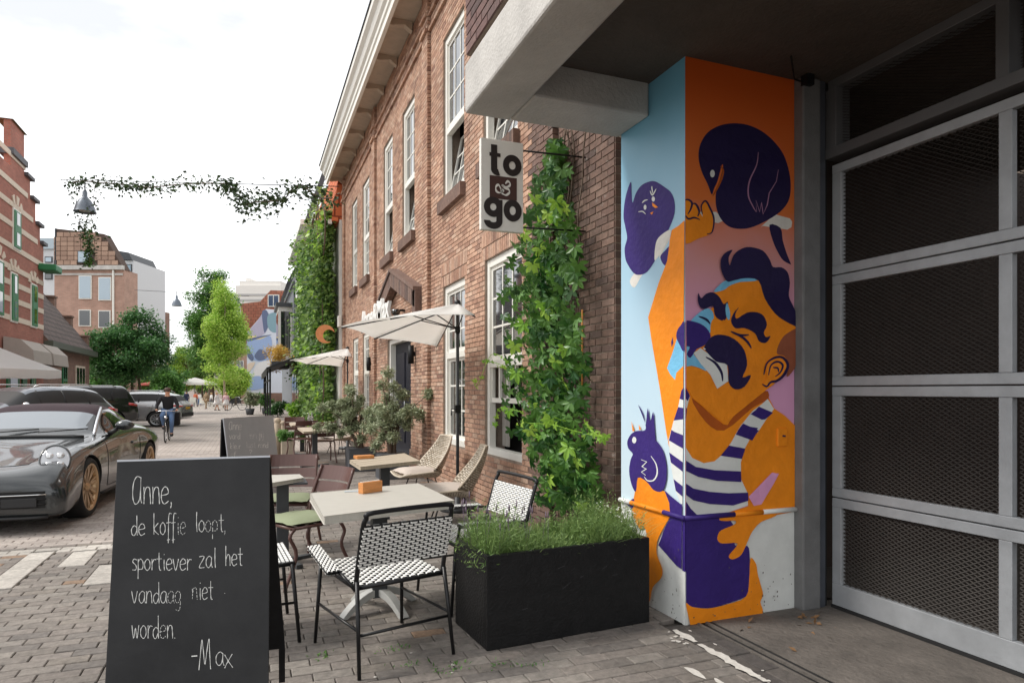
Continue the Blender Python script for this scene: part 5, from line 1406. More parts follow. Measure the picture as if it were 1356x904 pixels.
TAB=[(0.0,.20,.72,.30,.76,.40,.70,.48,.46,.53,.30,.55,.56),(.10,.15,.91,.27,.93,.42,.82,.56,.60,.60,.35,.61,.62),(.20,.15,.91,.28,.935,.44,.83,.625,.64,.655,.39,.64,.645),(.34,.14,.91,.29,.94,.46,.85,.69,.68,.71,.42,.665,.66),
(.62,.13,.86,.30,.925,.50,.84,.765,.72,.80,.44,.715,.71),(.98,.13,.86,.30,.935,.54,.86,.825,.74,.85,.46,.775,.765),(1.40,.13,.84,.27,.91,.52,.86,.835,.75,.865,.5,.84,.83),
(1.66,.13,.84,.26,.90,.52,.86,.845,.77,.885,.56,.90,.915),(1.74,.13,.84,.26,.90,.52,.86,.85,.775,.89,.60,.935,.96),(2.20,.13,.84,.26,.90,.52,.865,.865,.79,.905,.63,1.215,1.24),(2.28,.13,.84,.26,.90,.52,.865,.865,.79,.905,.63,1.25,1.28),
(2.65,.13,.84,.26,.90,.52,.87,.875,.79,.915,.63,1.275,1.31),(3.05,.13,.85,.27,.92,.54,.89,.90,.78,.94,.58,1.215,1.255),(3.50,.15,.88,.30,.97,.58,.93,.895,.76,.955,.47,1.07,1.11),
(3.90,.2,.87,.34,.96,.60,.91,.85,.70,.90,.42,.945,.965),(4.3,.3,.82,.40,.90,.62,.84,.78,.62,.80,.35,.82,.83),(4.45,.36,.76,.44,.82,.62,.78,.72,.56,.74,.3,.75,.755),(4.52,.42,.68,.48,.74,.60,.70,.68,.5,.69,.3,.70,.70)]
def gl(i,b):
    i-=1
    if i==7 and b in (6,7): return 2
    if i in (7,8,9,10) and b==5: return 2
    if i==11 and b==5: return 1
    if 8<=i<=12 and b in (6,7): return 1
    if i==12 and b==5: return 1
    return 0
# nearest car: front wheel contact and heading measured on the ground
SCL=1.06
fw_=G(123,683); hd=Vector((-.10,-1,0)).normalized()
rz=math.atan2(hd.y,hd.x); rightv=Vector((hd.y,-hd.x,0)) ; leftv=Vector((-hd.y,hd.x,0))
ctr=fw_ - hd*((4.52/2-.98)*SCL) - leftv*(.90*SCL)
cr,proj,projd,projf,gap,L_=car('sports_car','dark grey soft-top sports car with bronze wheels parked nearest at the left edge','car',TAB,[M_grey,M_soft,M_carglass,M_plas],gl,[(.98,.875),(3.43,.925)],(ctr.x,ctr.y,0),rz,SCL,.345,.26,M_gold,10,.03)
cr.scale=(SCL,SCL,SCL*.965)
for s in (1,-1):
    # headlamp: oval following the wing
    hy,hx=s*.725,L_/2-.40; n=Vector((.80,s*.22,.56)).normalized(); c_=projd(hx,hy)
    if c_:
        c_=c_+n*.012; q=n.to_track_quat('Z','Y').to_matrix().to_4x4(); 
        g=MB(); g.X=Matrix.Translation(c_)@q@Matrix.Diagonal((.128,.172,1,1)); g.lathe([(1.12,-.03),(1.12,.004),(1.0,.016),(.97,.006)],30); hr=g.build('headlight',M_grey,cr)
        g=MB(); g.X=Matrix.Translation(c_)@q@Matrix.Diagonal((.128,.172,1,1)); g.lathe([(1.0,.008),(.8,.028),(.45,.042),(0,.048)],28); g.build('lens',mat('lamp_cover',(.8,.82,.85),.03,alpha=.22,coat=1,spec=1),hr)
        g=MB(); g.X=Matrix.Translation(c_)@q
        for a,b in ((-.05,.055),(.045,.055),(-.05,-.055),(.045,-.055)): g.lathe([(0,.012),(.028,.012),(.038,-.002)],12,(a,b,.006))
        g.build('lamp_unit',M_chrome,hr); g=MB(); g.X=Matrix.Translation(c_)@q@Matrix.Diagonal((.128,.172,1,1)); g.lathe([(0,-.005),(1,.0)],24); g.build('reflector',mat('lamp_reflector',(.5,.51,.53),.3,metal=.6),hr)
    # mirror
    g=MB(); rows=[]
    for i in range(9):
        a=i/8*math.pi; rr=math.sin(a)**.6; rows.append([(L_/2-1.93+.075*rr*math.cos(b)+.02*(i/8),s*(.98+(i/8-.5)*.24),1.015+.068*rr*math.sin(b)) for b in [2*math.pi*k/12 for k in range(12)]])
    g.smooth=True; g.grid(rows,closed=True); mr_=g.build('mirror',M_grey,cr)
    g=MB(); g.tube([(L_/2-1.93,s*.80,.90),(L_/2-1.93,s*.9,.97)],[.035,.025],8); g.build('mirror_arm',M_plas,mr_)
    gap([(L_/2-1.62,.84),(L_/2-1.60,.5),(L_/2-1.66,.27),(L_/2-2.7,.27),(L_/2-2.98,.40),(L_/2-3.0,.88)],s)
    gap([(L_/2-1.5,.20),(L_/2-2.9,.20)],s,.02,M_plas,'sill')
    g=MB(); h=proj(L_/2-2.75,.74,s)
    if h: g.obox(h,(.2,.03,.035)); g.build('door_handle',M_grey,cr,bevel=.01)
    # A pillar / windscreen frame and side glass trim
    pts=[]
    for x,w_,z in ((1.70,.70,.90),(1.95,.665,1.08),(2.24,.625,1.235)): pts.append((L_/2-x,s*w_,z))
    g=MB(); g.tube(smooth_poly(pts,4,False),.02,6); g.build('pillar',M_silver,cr)
    g=MB(); g.tube(smooth_poly([(L_/2-1.72,s*.785,.885),(L_/2-2.3,s*.80,.908),(L_/2-3.05,s*.79,.935)],5,False),.009,5); g.build('window_trim',M_plas,cr)
    # front intake
    ys_=[.30,.42,.56,.68,.76]; 
    rows=[]
    for y in ys_:
        lo,hi=projf(s*y,.27),projf(s*y,.44)
        if lo and hi: rows.append([(lo.x+.004,lo.y,.27),((lo.x+hi.x)/2+.006,lo.y,.355),(hi.x+.004,hi.y,.44)])
    if len(rows)>2:
        g=MB(); g.grid(rows if s<0 else rows); g.build('intake',M_gap,cr)
        for zz in (.31,.36,.405):
            q=[]
            for y in (.28,.42,.56,.68,.77):
                h=projf(s*y,zz)
                if h: q.append(h+Vector((.008,0,0)))
            if len(q)>2: g=MB(); g.tube(q,.007,5); g.build('intake_fin',M_plas if zz!=.405 else M_chrome,cr)
        g=MB(); h=projf(s*.55,.34); g.obox(h+Vector((.012,0,-.01)),(.02,.30,.09)); g.build('sensor_panel',M_plas,cr,bevel=.004)
g=MB(); q=[projf(y,.19) for y in np.linspace(-.78,.78,15)]; g.tube([h+Vector((.012,0,-.02)) for h in q if h],.018,6); g.build('front_lip',M_plas,cr)
for s in (1,-1):
    q=[projd(L_/2-x,s*y) for x,y in ((.36,.50),(.7,.52),(1.1,.56),(1.5,.62),(1.64,.66))]; g=MB(); g.tube([h+Vector((0,0,.0005)) for h in q if h],.004,4); g.build('panel_gap',M_gap,cr)
q=[projd(L_/2-.36,y) for y in np.linspace(-.5,.5,11)]; g=MB(); g.tube([h+Vector((0,0,.0005)) for h in q if h],.004,4); g.build('panel_gap',M_gap,cr)
g=MB(); q=[projd(L_/2-1.60,y) for y in np.linspace(-.62,.62,11)]; g.tube([h+Vector((0,0,.006)) for h in q if h],.022,5); g.build('cowl',M_plas,cr)
for y0_ in (-.4,.12):
    g=MB(); g.tube([(L_/2-1.66,y0_,.95),(L_/2-1.75,y0_+.5,.985)],.008,5); g.build('wiper',M_plas,cr)
# ---- tall cars parked at an angle behind
SUV=[(0,.42,.62,.48,.72,.60,.70,.75,.6,.86,.4,.90,.91),(.08,.30,.80,.42,.86,.62,.82,.82,.68,.93,.42,.97,.98),(.35,.26,.88,.40,.92,.66,.88,.90,.74,1.0,.45,1.03,1.04),(.9,.25,.90,.38,.94,.68,.90,.96,.76,1.05,.48,1.08,1.09),(1.35,.25,.90,.36,.93,.68,.91,.99,.80,1.07,.52,1.11,1.12),
(1.5,.25,.90,.36,.93,.68,.91,1.0,.82,1.08,.66,1.17,1.19),(2.15,.25,.90,.36,.93,.68,.92,1.01,.84,1.10,.66,1.53,1.57),(2.3,.25,.90,.36,.93,.68,.92,1.01,.84,1.10,.66,1.58,1.62),(3.0,.25,.90,.36,.94,.68,.93,1.02,.84,1.12,.66,1.62,1.66),(3.7,.25,.91,.38,.95,.70,.93,1.03,.84,1.14,.65,1.60,1.64),
(4.15,.27,.91,.40,.95,.72,.92,1.03,.82,1.15,.63,1.53,1.57),(4.3,.28,.90,.42,.94,.72,.90,1.02,.80,1.14,.62,1.46,1.50),(4.56,.32,.86,.45,.92,.72,.87,1.0,.78,1.08,.64,1.15,1.17),(4.68,.36,.80,.48,.86,.72,.82,.92,.74,.98,.6,1.0,1.0),(4.72,.42,.72,.52,.78,.7,.74,.86,.66,.9,.5,.92,.92)]
def glS(i,b):
    if i==5 and b in (6,7): return 2
    if i in (5,6,7,8,9,10) and b==5: return 2
    if i==11 and b in (5,6,7): return 2 if b>5 else 0
    return 0
def suv(label,tailpx,tailv,d,lat,dep,paint,scale=1.,zs=1.,rimm=None,group='tall cars parked at an angle',tab=SUV,taild=1):
    hd=Vector((lat*_c+dep*_s,-lat*_s+dep*_c,0)).normalized(); rz=math.atan2(hd.y,hd.x)
    p=at(tailpx,517,d); L0=tab[-1][0]
    leftv=Vector((-hd.y,hd.x,0))
    c=Vector((p.x,p.y,0))+hd*(L0/2)*scale-leftv*.8*scale
    c_,proj,projd,projf,gap,L_=car('parked_car',label,'car',tab,[paint,paint,M_carglass,M_plas],glS,[(.92,.92),(3.78,.93)],(c.x,c.y,0),rz,scale,.36,.24,rimm or M_silver,10,.05,group)
    c_.scale=(scale,scale,scale*zs)
    for s in (1,-1):
        for x in (2.35,3.05,3.75):
            a,b=proj(L_/2-x,1.14,s),proj(L_/2-x,1.52,s)
            if a and b: g=MB(); g.tube([a,b],.03,4); g.build('pillar',M_plas,c_)
        gap([(L_/2-1.6,.98),(L_/2-1.55,.6),(L_/2-1.65,.36),(L_/2-2.6,.36),(L_/2-2.65,1.05)],s,.006); gap([(L_/2-2.65,.36),(L_/2-3.3,.38),(L_/2-3.6,.8),(L_/2-3.62,1.08)],s,.006)
        gap([(L_/2-1.4,.33),(L_/2-3.3,.33)],s,.045,M_plas,'sill')
        for x in (2.55,3.5):
            h=proj(L_/2-x,.93,s); 
            if h: g=MB(); g.obox(h,(.2,.04,.035)); g.build('door_handle',M_chrome,c_,bevel=.01)
        h=proj(L_/2-4.52,.97,s)
        if h:
            q=[proj(L_/2-x,z,s) for x,z in ((4.30,1.0),(4.45,.98),(4.6,.95))]; q=[k for k in q if k]
            g=MB(); g.tube([k+Vector((-.0,0,0)) for k in q],.055,8); hb=projf(s*.62,.95,-1)
            if hb: g.tube([q[-1],hb],.05,8)
            g.build('tail_light',M_tail,c_)
        g=MB(); h=projf(s*.66,.84)
        if h: g.obox(h,(.06,.3,.11)); g.build('headlight',M_lens,c_,bevel=.02)
        g=MB(); g.tube([(L_/2-2.25,s*.68,1.62),(L_/2-2.4,s*.68,1.68),(L_/2-3.8,s*.68,1.68),(L_/2-3.95,s*.68,1.63)],.018,6); g.build('roof_rail',M_chrome,c_)
        g=MB(); rows=[]
        for i in range(7):
            a=i/6*math.pi; rr=max(.05,math.sin(a)**.6); rows.append([(L_/2-1.75+.07*rr*math.cos(b),s*(1.04+(i/6-.5)*.24),1.16+.085*rr*math.sin(b)) for b in [2*math.pi*k/10 for k in range(10)]])
        g.smooth=True; g.grid(rows,closed=True); g.build('mirror',M_chrome if s>0 else paint,c_)
    g=MB(); hb=projf(0,.55,-1)
    if hb: g.obox(hb+Vector((-.0,0,0)),(.05,1.5,.2)); g.build('bumper',M_plas,c_,bevel=.03)
    hb=projf(0,.86,-1)
    if hb: g=MB(); g.obox(hb+Vector((-.02,0,0)),(.02,.5,.11)); g.build('number_plate',mat('plate_yellow',S(226,180,40),.4),c_)
    return c_
M_slate=mat('slate_paint',S(112,116,124),.28,metal=.55,coat=1); M_blackp=mat('black_paint',(.012,.012,.014),.12,coat=1); M_silverp=mat('silver_paint',S(182,184,186),.25,metal=.5,coat=1)
suv('slate grey family SUV with red tail lamp directly behind the sports car',157,540,19.2,-1.2,-4.5,M_slate,1.0,.985)
BOX=[list(r_) for r_ in SUV]
for r_ in BOX:
    if 2.<r_[0]<4.6: r_[11]=1.66; r_[12]=1.70; r_[10]=.74
    if r_[0]==4.56: r_[11]=1.3;r_[12]=1.32;r_[10]=.74
suv('black boxy off-roader with tall side window behind the grey SUV',184,540,25.5,-2.6,-3.8,M_blackp,1.0,1.0,tab=BOX)
suv('silver SUV seen from the side with dark multi-spoke wheels, beyond the black one',241,540,27.8,-4.7,-.8,M_silverp,1.0,.89,rimm=M_silver)
suv('black car further up the street just right of the cyclist',243,540,36,-4,-2.5,M_blackp,.9,.82,group='cars parked further up the street')
suv('dark hatchback half hidden behind the cyclist',232,535,47,-3,-3.5,M_slate,.9,.85,group='cars parked further up the street')
# ---------------------------------------------------------------- left side of the street
M_redbrick=mat('red_brickwork',S(176,94,76),.9,col2=S(204,122,100),vscale=40,vec='World',bump=.2,bscale=60)
def masonry(name,c1,c2,mo,bw=.23,rh=.075,ms=.01,axis='x'):
    m=bpy.data.materials.new(name); m.use_nodes=True; n=m.node_tree; L=n.links.new; b=n.nodes['Principled BSDF']
    gg=n.nodes.new('ShaderNodeNewGeometry'); sp=n.nodes.new('ShaderNodeSeparateXYZ'); cb_=n.nodes.new('ShaderNodeCombineXYZ'); L(gg.outputs['Position'],sp.inputs[0])
    ad=n.nodes.new('ShaderNodeMath'); L(sp.outputs[0],ad.inputs[0]); L(sp.outputs[1],ad.inputs[1]); L(ad.outputs[0],cb_.inputs[0]); L(sp.outputs[2],cb_.inputs[1])
    br=n.nodes.new('ShaderNodeTexBrick'); br.inputs['Scale'].default_value=1; br.inputs['Brick Width'].default_value=bw; br.inputs['Row Height'].default_value=rh; br.inputs['Mortar Size'].default_value=ms
    for k,c in (('Color1',c1),('Color2',c2),('Mortar',mo)): br.inputs[k].default_value=(*c,1)
    L(cb_.outputs[0],br.inputs[0]); nn=n.nodes.new('ShaderNodeTexNoise'); nn.inputs['Scale'].default_value=1.5; nn.inputs['Detail'].default_value=8; L(gg.outputs['Position'],nn.inputs[0])
    mr=n.nodes.new('ShaderNodeMapRange'); mr.inputs[1].default_value=.3; mr.inputs[2].default_value=.7; mr.inputs[3].default_value=.87; mr.inputs[4].default_value=1.12; L(nn.outputs[0],mr.inputs[0])
    vm=n.nodes.new('ShaderNodeVectorMath'); vm.operation='SCALE'; L(br.outputs[0],vm.inputs[0]); L(mr.outputs[0],vm.inputs['Scale']); L(vm.outputs[0],b.inputs['Base Color']); b.inputs['Roughness'].default_value=.9
    MATS[name]=m; return m
M_red=masonry('red_masonry',S(180,112,96),S(162,98,84),S(150,124,110))
M_brown=masonry('brown_masonry',S(150,116,100),S(128,98,86),S(120,106,96))
M_tan=masonry('tan_masonry',S(184,144,128),S(166,128,112),S(170,150,136))
M_band=mat('stone_band',S(222,208,190),.8,var=.08); M_gframe=mat('green_window_frame',S(40,120,74),.5); M_slate=mat('slate_cap',S(84,84,88),.6,var=.2)
M_tiles=masonry('grey_roof_tiles',S(112,98,92),S(96,84,80),S(60,52,50),.3,.3,.03); M_tiles2=masonry('brown_roof_tiles',S(164,134,116),S(148,118,102),S(90,72,64),.5,.42,.03)
M_otile=masonry('orange_roof_tiles',S(226,128,82),S(206,106,66),S(140,66,40),.28,.36,.03)
LX=-9.
def LPt(u,v,x=LX): return onX(u,v,x)
red=empty('gabled_house',(LX,33,0),0,'red brick house with white stone bands and a stepped gable, at the left edge','building')
def addc(mb,name,mt,par,**k):
    l=par.matrix_world.translation if False else par.location
    mb2=mb; mb2.v=[(a-l[0],b-l[1],c-l[2]) for a,b,c in mb2.v]; return mb2.build(name,mt,par,**k)
sil=[(57.5,352),(57.5,327),(53,322),(53,300),(47,296),(47,268),(40,262),(40,236),(32,231),(32,178)]
P3=[LPt(57.5,560)]+[LPt(u,v) for u,v in sil]; P3[0].z=0
ytop=P3[-1].y-1.7
Pp=[(LX,p.y,p.z) for p in P3]+[(LX,ytop,P3[-1].z),(LX,ytop,P3[-1].z-1.9),(LX,ytop-1.5,P3[-1].z-1.9),(LX,ytop-1.5,P3[-1].z-4.0),(LX,24,P3[-1].z-4.2),(LX,24,0)]
g=MB(); g.prism(Pp,(-.25,0,0)); wl=addc(g,'wall',M_red,red)
g=MB(); g.box(LX-9,LX-.6,24,P3[0].y-.02,0,8.6); addc(g,'wall',M_red,red)
for i in range(1,len(sil)-1,2):
    a,b=P3[i+1],P3[i+2]
    g=MB(); g.box(LX-.75,LX+.14,min(a.y,b.y)-.0,max(a.y,b.y)+.18,b.z-.02,b.z+.12); addc(g,'coping',M_slate,red)
tp=P3[-1]; g=MB(); yc=(tp.y+ytop)/2; g.X=Matrix.Translation((LX-.3,yc,tp.z)); g.add([(-.25,-.95,0),(.4,-.95,0),(.4,.95,0),(-.25,.95,0),(0,0,.32)],[(0,1,4),(1,2,4),(2,3,4),(3,0,4),(3,2,1,0)]); g.X=None; addc(g,'pinnacle',mat('mossy_stone',S(122,112,82),.9,var=.2),red)
g=MB(); g.box(LX-.42,LX+.12,ytop-.1,tp.y+.12,tp.z-1.4,tp.z-1.15); addc(g,'coping',M_slate,red)
def ylim(z):
    for i in range(len(P3)-1,0,-1):
        if z<P3[i].z and z>=P3[i-1].z-.001: return P3[i].y if abs(P3[i].y-P3[i-1].y)<1 else P3[i].y
    return P3[1].y
for (u,v) in ((57,376),(57,394),(57,413),(57,434),(33,223),(36,260),(43,292),(49,321),(57,352)):
    z=LPt(u,v).z; y1=LPt(u,v).y
    g=MB(); g.box(LX,LX+.03,24,y1,z-.1,z+.12); addc(g,'stone_band',M_band,red)
for (u0,u1,v0,v1) in ((13,22,358,424),(40,48,373,431),(16,26,276,328),(-8,3,340,416)):
    a=LPt(u0,v0); b=LPt(u1,v1); zt=(LPt(u0,v0).z+LPt(u1,v0+ (6 if u0!=16 else 4)).z)/2; zb=(LPt(u1,v1).z+LPt(u0,v1+6).z)/2
    g=MB(); g.box(LX+.001,LX+.05,a.y,b.y,zb,zt); w_=addc(g,'window',M_white,red)
    g=MB(); g.box(LX+.05,LX+.09,a.y+.08,b.y-.08,zb+.08,zt-.08); f=g; f.v=[(p[0]-LX,p[1]-33,p[2]) for p in f.v]; f.build('frame',M_gframe,w_)
    for k in range(2):
        z0,z1=zb+.18+(zt-zb)*k*.5,zb+(zt-zb)*(k+1)*.5-.14
        g=MB(); g.box(LX+.09,LX+.1,a.y+.28,b.y-.28,z0,z1); g.v=[(p[0]-LX,p[1]-33,p[2]) for p in g.v]; g.build('pane',M_glass,w_)
    g=MB(); n_=8
    for i in range(n_):
        a0=math.pi*i/n_; a1=math.pi*(i+1)/n_; cy=(a.y+b.y)/2; rr=(b.y-a.y)/2
        if i%2==0: g.prism([(LX+.005,cy-rr*math.cos(a0),zt+rr*.4*math.sin(a0)),(LX+.005,cy-rr*math.cos(a1),zt+rr*.4*math.sin(a1)),(LX+.005,cy-(rr+.35)*math.cos(a1),zt+(rr*.4+.4)*math.sin(a1)),(LX+.005,cy-(rr+.35)*math.cos(a0),zt+(rr*.4+.4)*math.sin(a0))],(.04,0,0))
    addc(g,'arch_stones',M_band,red)
a=LPt(53,350); g=MB(); g.box(LX,LX+.7,P3[0].y-.9,P3[0].y+.25,a.z-.3,a.z); addc(g,'gutter',M_gframe,red,bevel=.05)
for (u0,u1) in ((8,24),(40,46),(28,34)):
    a,b=LPt(u0,505),LPt(u1,505); g=MB(); g.box(LX+.005,LX+.06,a.y,b.y,.3,2.7); addc(g,'shop_window',M_gframe,red); g=MB(); g.box(LX+.06,LX+.07,a.y+.3,b.y-.3,.5,2.5); addc(g,'pane',M_glass,red)
M_awn=mat('grey_awning_canvas',S(176,168,160),.9,var=.06)
for i,(u0,u1) in enumerate(((13,46),(44,76))):
    a=at(u0,452,30.5+i*3); yy0=onX(u0+ (0 if i==0 else 0),455,LX).y; yy1=onX(40 if i==0 else 56,455,LX).y
    yy0=31.6 if i==0 else 34.5; yy1=34.2 if i==0 else 37.0
    g=MB(); rows=[]
    for y in np.linspace(yy0,yy1,3): rows.append([(LX+.05,y,3.6),(LX+.6,y,3.5),(LX+1.0,y,3.1),(LX+1.05,y,2.6)])
    g.grid(rows[::-1]); t=g.build('awning',M_awn,solid=.03)
    g=MB(); g.flat([(LX+.05,yy1,3.6),(LX+.6,yy1,3.5),(LX+1.0,yy1,3.1),(LX+1.05,yy1,2.6),(LX+.05,yy1,2.6)]); g.build('awning_side',M_awn,t); g=MB(); g.flat([(LX+.05,yy0,3.6),(LX+.6,yy0,3.5),(LX+1.0,yy0,3.1),(LX+1.05,yy0,2.6),(LX+.05,yy0,2.6)]); g.build('awning_side',M_awn,t)
    tag(t,('nearer' if i==0 else 'farther')+' of the two grey canvas awnings on the red gabled house','awning','awnings on the red house')
# big cream parasol at the left edge
pc=at(-66,470,22); t=empty('parasol',(pc.x,pc.y,0),R(-20),'big square cream parasol with valance at the left edge above the parked cars','parasol')
hw=2.2; ap=3.6; ez=2.22; cs=[(-hw,-hw,ez),(hw,-hw,ez),(hw,hw,ez),(-hw,hw,ez)]
for i in range(4):
    a,b=Vector(cs[i]),Vector(cs[(i+1)%4]); g=MB(); g.grid([[T(Vector((0,0,ap)),T(a,b,s/4),k/3)-Vector((0,0,.05*math.sin(math.pi*k/3))) for s in range(5)] for k in range(4)]); g.build('canopy_panel',M_canvas,t,smooth=True)
    g=MB(); g.grid([[T(a,b,s/10)+Vector((0,0,0)) for s in range(11)],[T(a,b,s/10)-Vector((0,0,.27+.03*(s%2))) for s in range(11)]]); g.build('valance',M_canvas,t)
g=MB(); g.tube([(0,0,0),(0,0,ap)],.035,8); g.build('pole',M_anth,t)
# low house with slate roof and stepped gable end
low=empty('low_house',(LX,42,0),0,'low brown brick house with a big grey tiled roof beside the red house','building')
g=MB(); g.box(LX-8,LX,37.3,47,0,3.75); addc(g,'wall',M_brown,low)
g=MB(); g.quad((LX+.3,37.25,3.75),(LX+.3,47.2,3.75),(LX-5.2,47.2,11),(LX-5.2,37.25,11)); addc(g,'roof',M_tiles,low)
g=MB(); g.box(LX+.02,LX+.4,37.25,47.3,3.55,3.85); addc(g,'gutter',mat('gutter_green',S(86,92,80),.6),low)
for k in range(7):
    x1=LX-.1-k*.85; z=4.4+k*1.15; g=MB(); g.box(x1-.85,x1,47.0,47.5,0,z+.35); g.box(x1-.87,x1+.05,46.9,47.6,z+.35,z+.45); addc(g,'gable_step',M_brown,low)
    g=MB(); g.box(x1-.8,x1-.1,46.78,47.0,z-.9,z-.25); addc(g,'lead_flashing',mat('lead',S(190,192,198),.5),low)
for (y0,y1,z0,z1,c) in ((40.6,41.5,.9,3.2,2),(43.4,45.6,.5,2.9,3)):
    g=MB(); g.box(LX,LX+.06,y0,y1,z0,z1); w_=addc(g,'window',M_band if c==3 else M_gframe,low)
    for i in range(c):
        for j in range(2):
            g=MB(); a=y0+.12+(y1-y0-.12)*i/c; b=a+(y1-y0-.12)/c-.12; za=z0+.12+(z1-z0-.12)*j/2; zb_=za+(z1-z0-.12)/2-.12; g.box(LX+.06,LX+.07,a,b,za,zb_); g.v=[(p[0]-LX,p[1]-42,p[2]) for p in g.v]; g.build('pane',M_glass,w_)
# helper: frontal far building built at true distance, facing the camera's street
def far_frame(d): # local frame: x along camera right, y along view
    M_=Matrix(((_c,_s,0,0),(-_s,_c,0,0),(0,0,1,0),(0,0,0,1))); return M_
class FarB:
    def __init__(s,name,label,d,cat='building',u=0,group=None):
        s.d=d; p=at(u,V0,d); s.t=empty(name,(p.x,p.y,0),-YAW,label,cat,group); s.x0=(u-U0)/F*d
    def X(s,u,dd=0): return (u-U0)/F*(s.d+dd)-s.x0
    def Z(s,v,dd=0): return max(0,CAMH+(V0-v)/F*(s.d+dd))
    def box(s,name,u0,u1,v0,v1,y0,y1,m,par=None,**k):
        g=MB(); g.box(s.X(u0),s.X(u1),y0,y1,s.Z(v1),s.Z(v0)); return g.build(name,m,par or s.t,**k)
    def poly(s,name,pts,y0,th,m,par=None):
        g=MB(); g.prism([(s.X(u),y0,s.Z(v)) for u,v in pts],(0,th,0)); return g.build(name,m,par or s.t)
    def win(s,u0,u1,v0,v1,frm=None,nx=1,ny=1,y=-.02,glass=None,bw=1.2):
        w_=s.box('window',u0,u1,v0,v1,y-.1,y,frm or M_white)
        for i in range(nx):
            for j in range(ny):
                a=u0+bw+(u1-u0-bw)*i/nx; b=a+(u1-u0-bw)/nx-bw; c=v0+bw+(v1-v0-bw)*j/ny; e=c+(v1-v0-bw)/ny-bw
                s.box('pane',a,b,c,e,y-.13,y-.1,glass or M_glass,w_)
        return w_
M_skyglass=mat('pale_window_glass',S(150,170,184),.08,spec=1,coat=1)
B=FarB('brick_apartments','tall tan brick apartment house with steep brown tiled roof behind the low house',68,u=118)
B.box('wall',72,164,357,560,0,2.5,M_tan); B.poly('roof',[(75,303),(138,310),(165,357),(72,350)],-.1,1.2,M_tiles2)
rf_=[o for o in B.t.children if o.name.startswith('roof')][0]; rf_.data.materials[0]=mat('tile_gap',S(84,68,60),.9)
random.seed(31); M_tl=mat('roof_tile_brown',S(150,122,106),.85,rnd=.5,col2=S(180,150,130)); tl_=None; v=351.
while v>305:
    u=73.+(int(v)%2)*4
    while u<162:
        ur=163-(357-v)*.0 if v>352 else 138+(v-310)/47*25 if v>310 else 138
        vt=303+max(0,(u-75))/63*7
        if v-6>=vt-1 and u+8<=ur and not(104<u+4<127 and 331<v-3<351):
            if tl_ is None: tl_=B.box('roof_tile',u,u+8.2,v-5.6,v,-.2,-.1,M_tl); ox,oz=B.X(u),B.Z(v)
            else:
                q=bpy.data.objects.new('roof_tile',tl_.data); COL.objects.link(q); q.parent=B.t; q.location=(B.X(u)-ox,0,B.Z(v)-oz); q.rotation_euler=(random.uniform(-.02,.02)*0,0,0)
        u+=9
    v-=6.2
B.box('cornice',71,165,352,357.5,-.35,0,M_conc); B.box('cornice',72,163,362,364.5,-.12,0,M_conc)
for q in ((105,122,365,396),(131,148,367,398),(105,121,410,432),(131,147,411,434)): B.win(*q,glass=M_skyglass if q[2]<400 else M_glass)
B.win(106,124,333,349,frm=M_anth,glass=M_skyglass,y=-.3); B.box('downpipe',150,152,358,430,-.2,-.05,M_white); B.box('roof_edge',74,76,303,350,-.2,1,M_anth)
B=FarB('glass_apartments','pale modern apartment block with glass corners behind the brick apartments',88,u=165)
B.box('wall',150,177,345,480,0,8,mat('pale_render',S(206,208,210),.7,var=.05)); B.poly('roof',[(149,331),(172,335),(177,345),(149,343)],-.3,6,M_anth)
for k in range(4): B.win(165,175,350+k*18,362+k*18,glass=M_skyglass,frm=M_anth)
for k in range(4): B.box('balcony',166,178,363+k*18,366+k*18,-1.2,0,M_conc)
B=FarB('grey_block','pale grey building with a flat roof seen between red house and brick apartments',80,u=64)
B.box('wall',52,73,330,520,0,8,MATS['pale_render']); B.box('roof',50,73,316,330,-.3,5,mat('zinc',S(170,184,192),.4)); B.win(60,70,362,370,frm=M_anth,glass=M_glass); B.win(60,70,340,348,frm=M_anth,glass=M_skyglass)
B=FarB('turreted_house','small brick gable with a pinnacle peeping over the dark green tree',95,u=187)
B.box('wall',178,196,408,520,0,6,M_brown); B.poly('gable',[(178,408),(182,402),(190,402),(196,410)],-.1,5,M_brown); B.box('pinnacle',183,188,396,403,-.3,.6,M_band); B.poly('spire',[(183.5,396),(185.6,388),(187.5,396)],-.2,.5,M_brown)
# end of the street
B=FarB('concrete_tower','white concrete office block far behind the lime tree',190,u=345)
B.box('wall',312,372,378,520,0,20,mat('white_concrete',S(222,218,212),.8,var=.05)); B.box('upper_wall',315,370,371,380,1,18,MATS['white_concrete'])
for k in range(3): B.box('window_strip',316,368,389+k*7,391.5+k*7,-.2,0,mat('strip_glass',S(170,168,166),.4))
B.box('chimney',322,328,367,372,2,6,MATS['white_concrete'])
B=FarB('roofed_house','reddish brown roofs with a dormer window behind the painted wall',92,u=350)
B.poly('roof',[(318,402),(347,399),(330,446),(322,446)],0,3,masonry('red_brown_tiles',S(172,112,90),S(156,98,80),S(120,78,64),.4,.4,.03)); B.poly('roof',[(347,399),(360,385),(392,386),(392,430),(330,446)],-.5,4,MATS['red_brown_tiles']); B.box('wall',318,392,440,545,0,5,M_brown)
B.win(357,372,391,407,nx=2,glass=mat('dark_blue_glass',S(70,84,110),.2),y=-.6)
B=FarB('painted_house','house wall covered with a blue and lavender abstract painting, beyond the trees',74,u=352)
M_mw=mat('painted_wall',S(206,210,222),.8,var=.05)
B.poly('wall',[(327,520),(327,440),(341,424),(352,409),(380,411),(398,420),(398,520)],0,5,M_mw)
c_=lambda n,c: mat('wall_paint_'+n,S(*c),.8,var=.06)
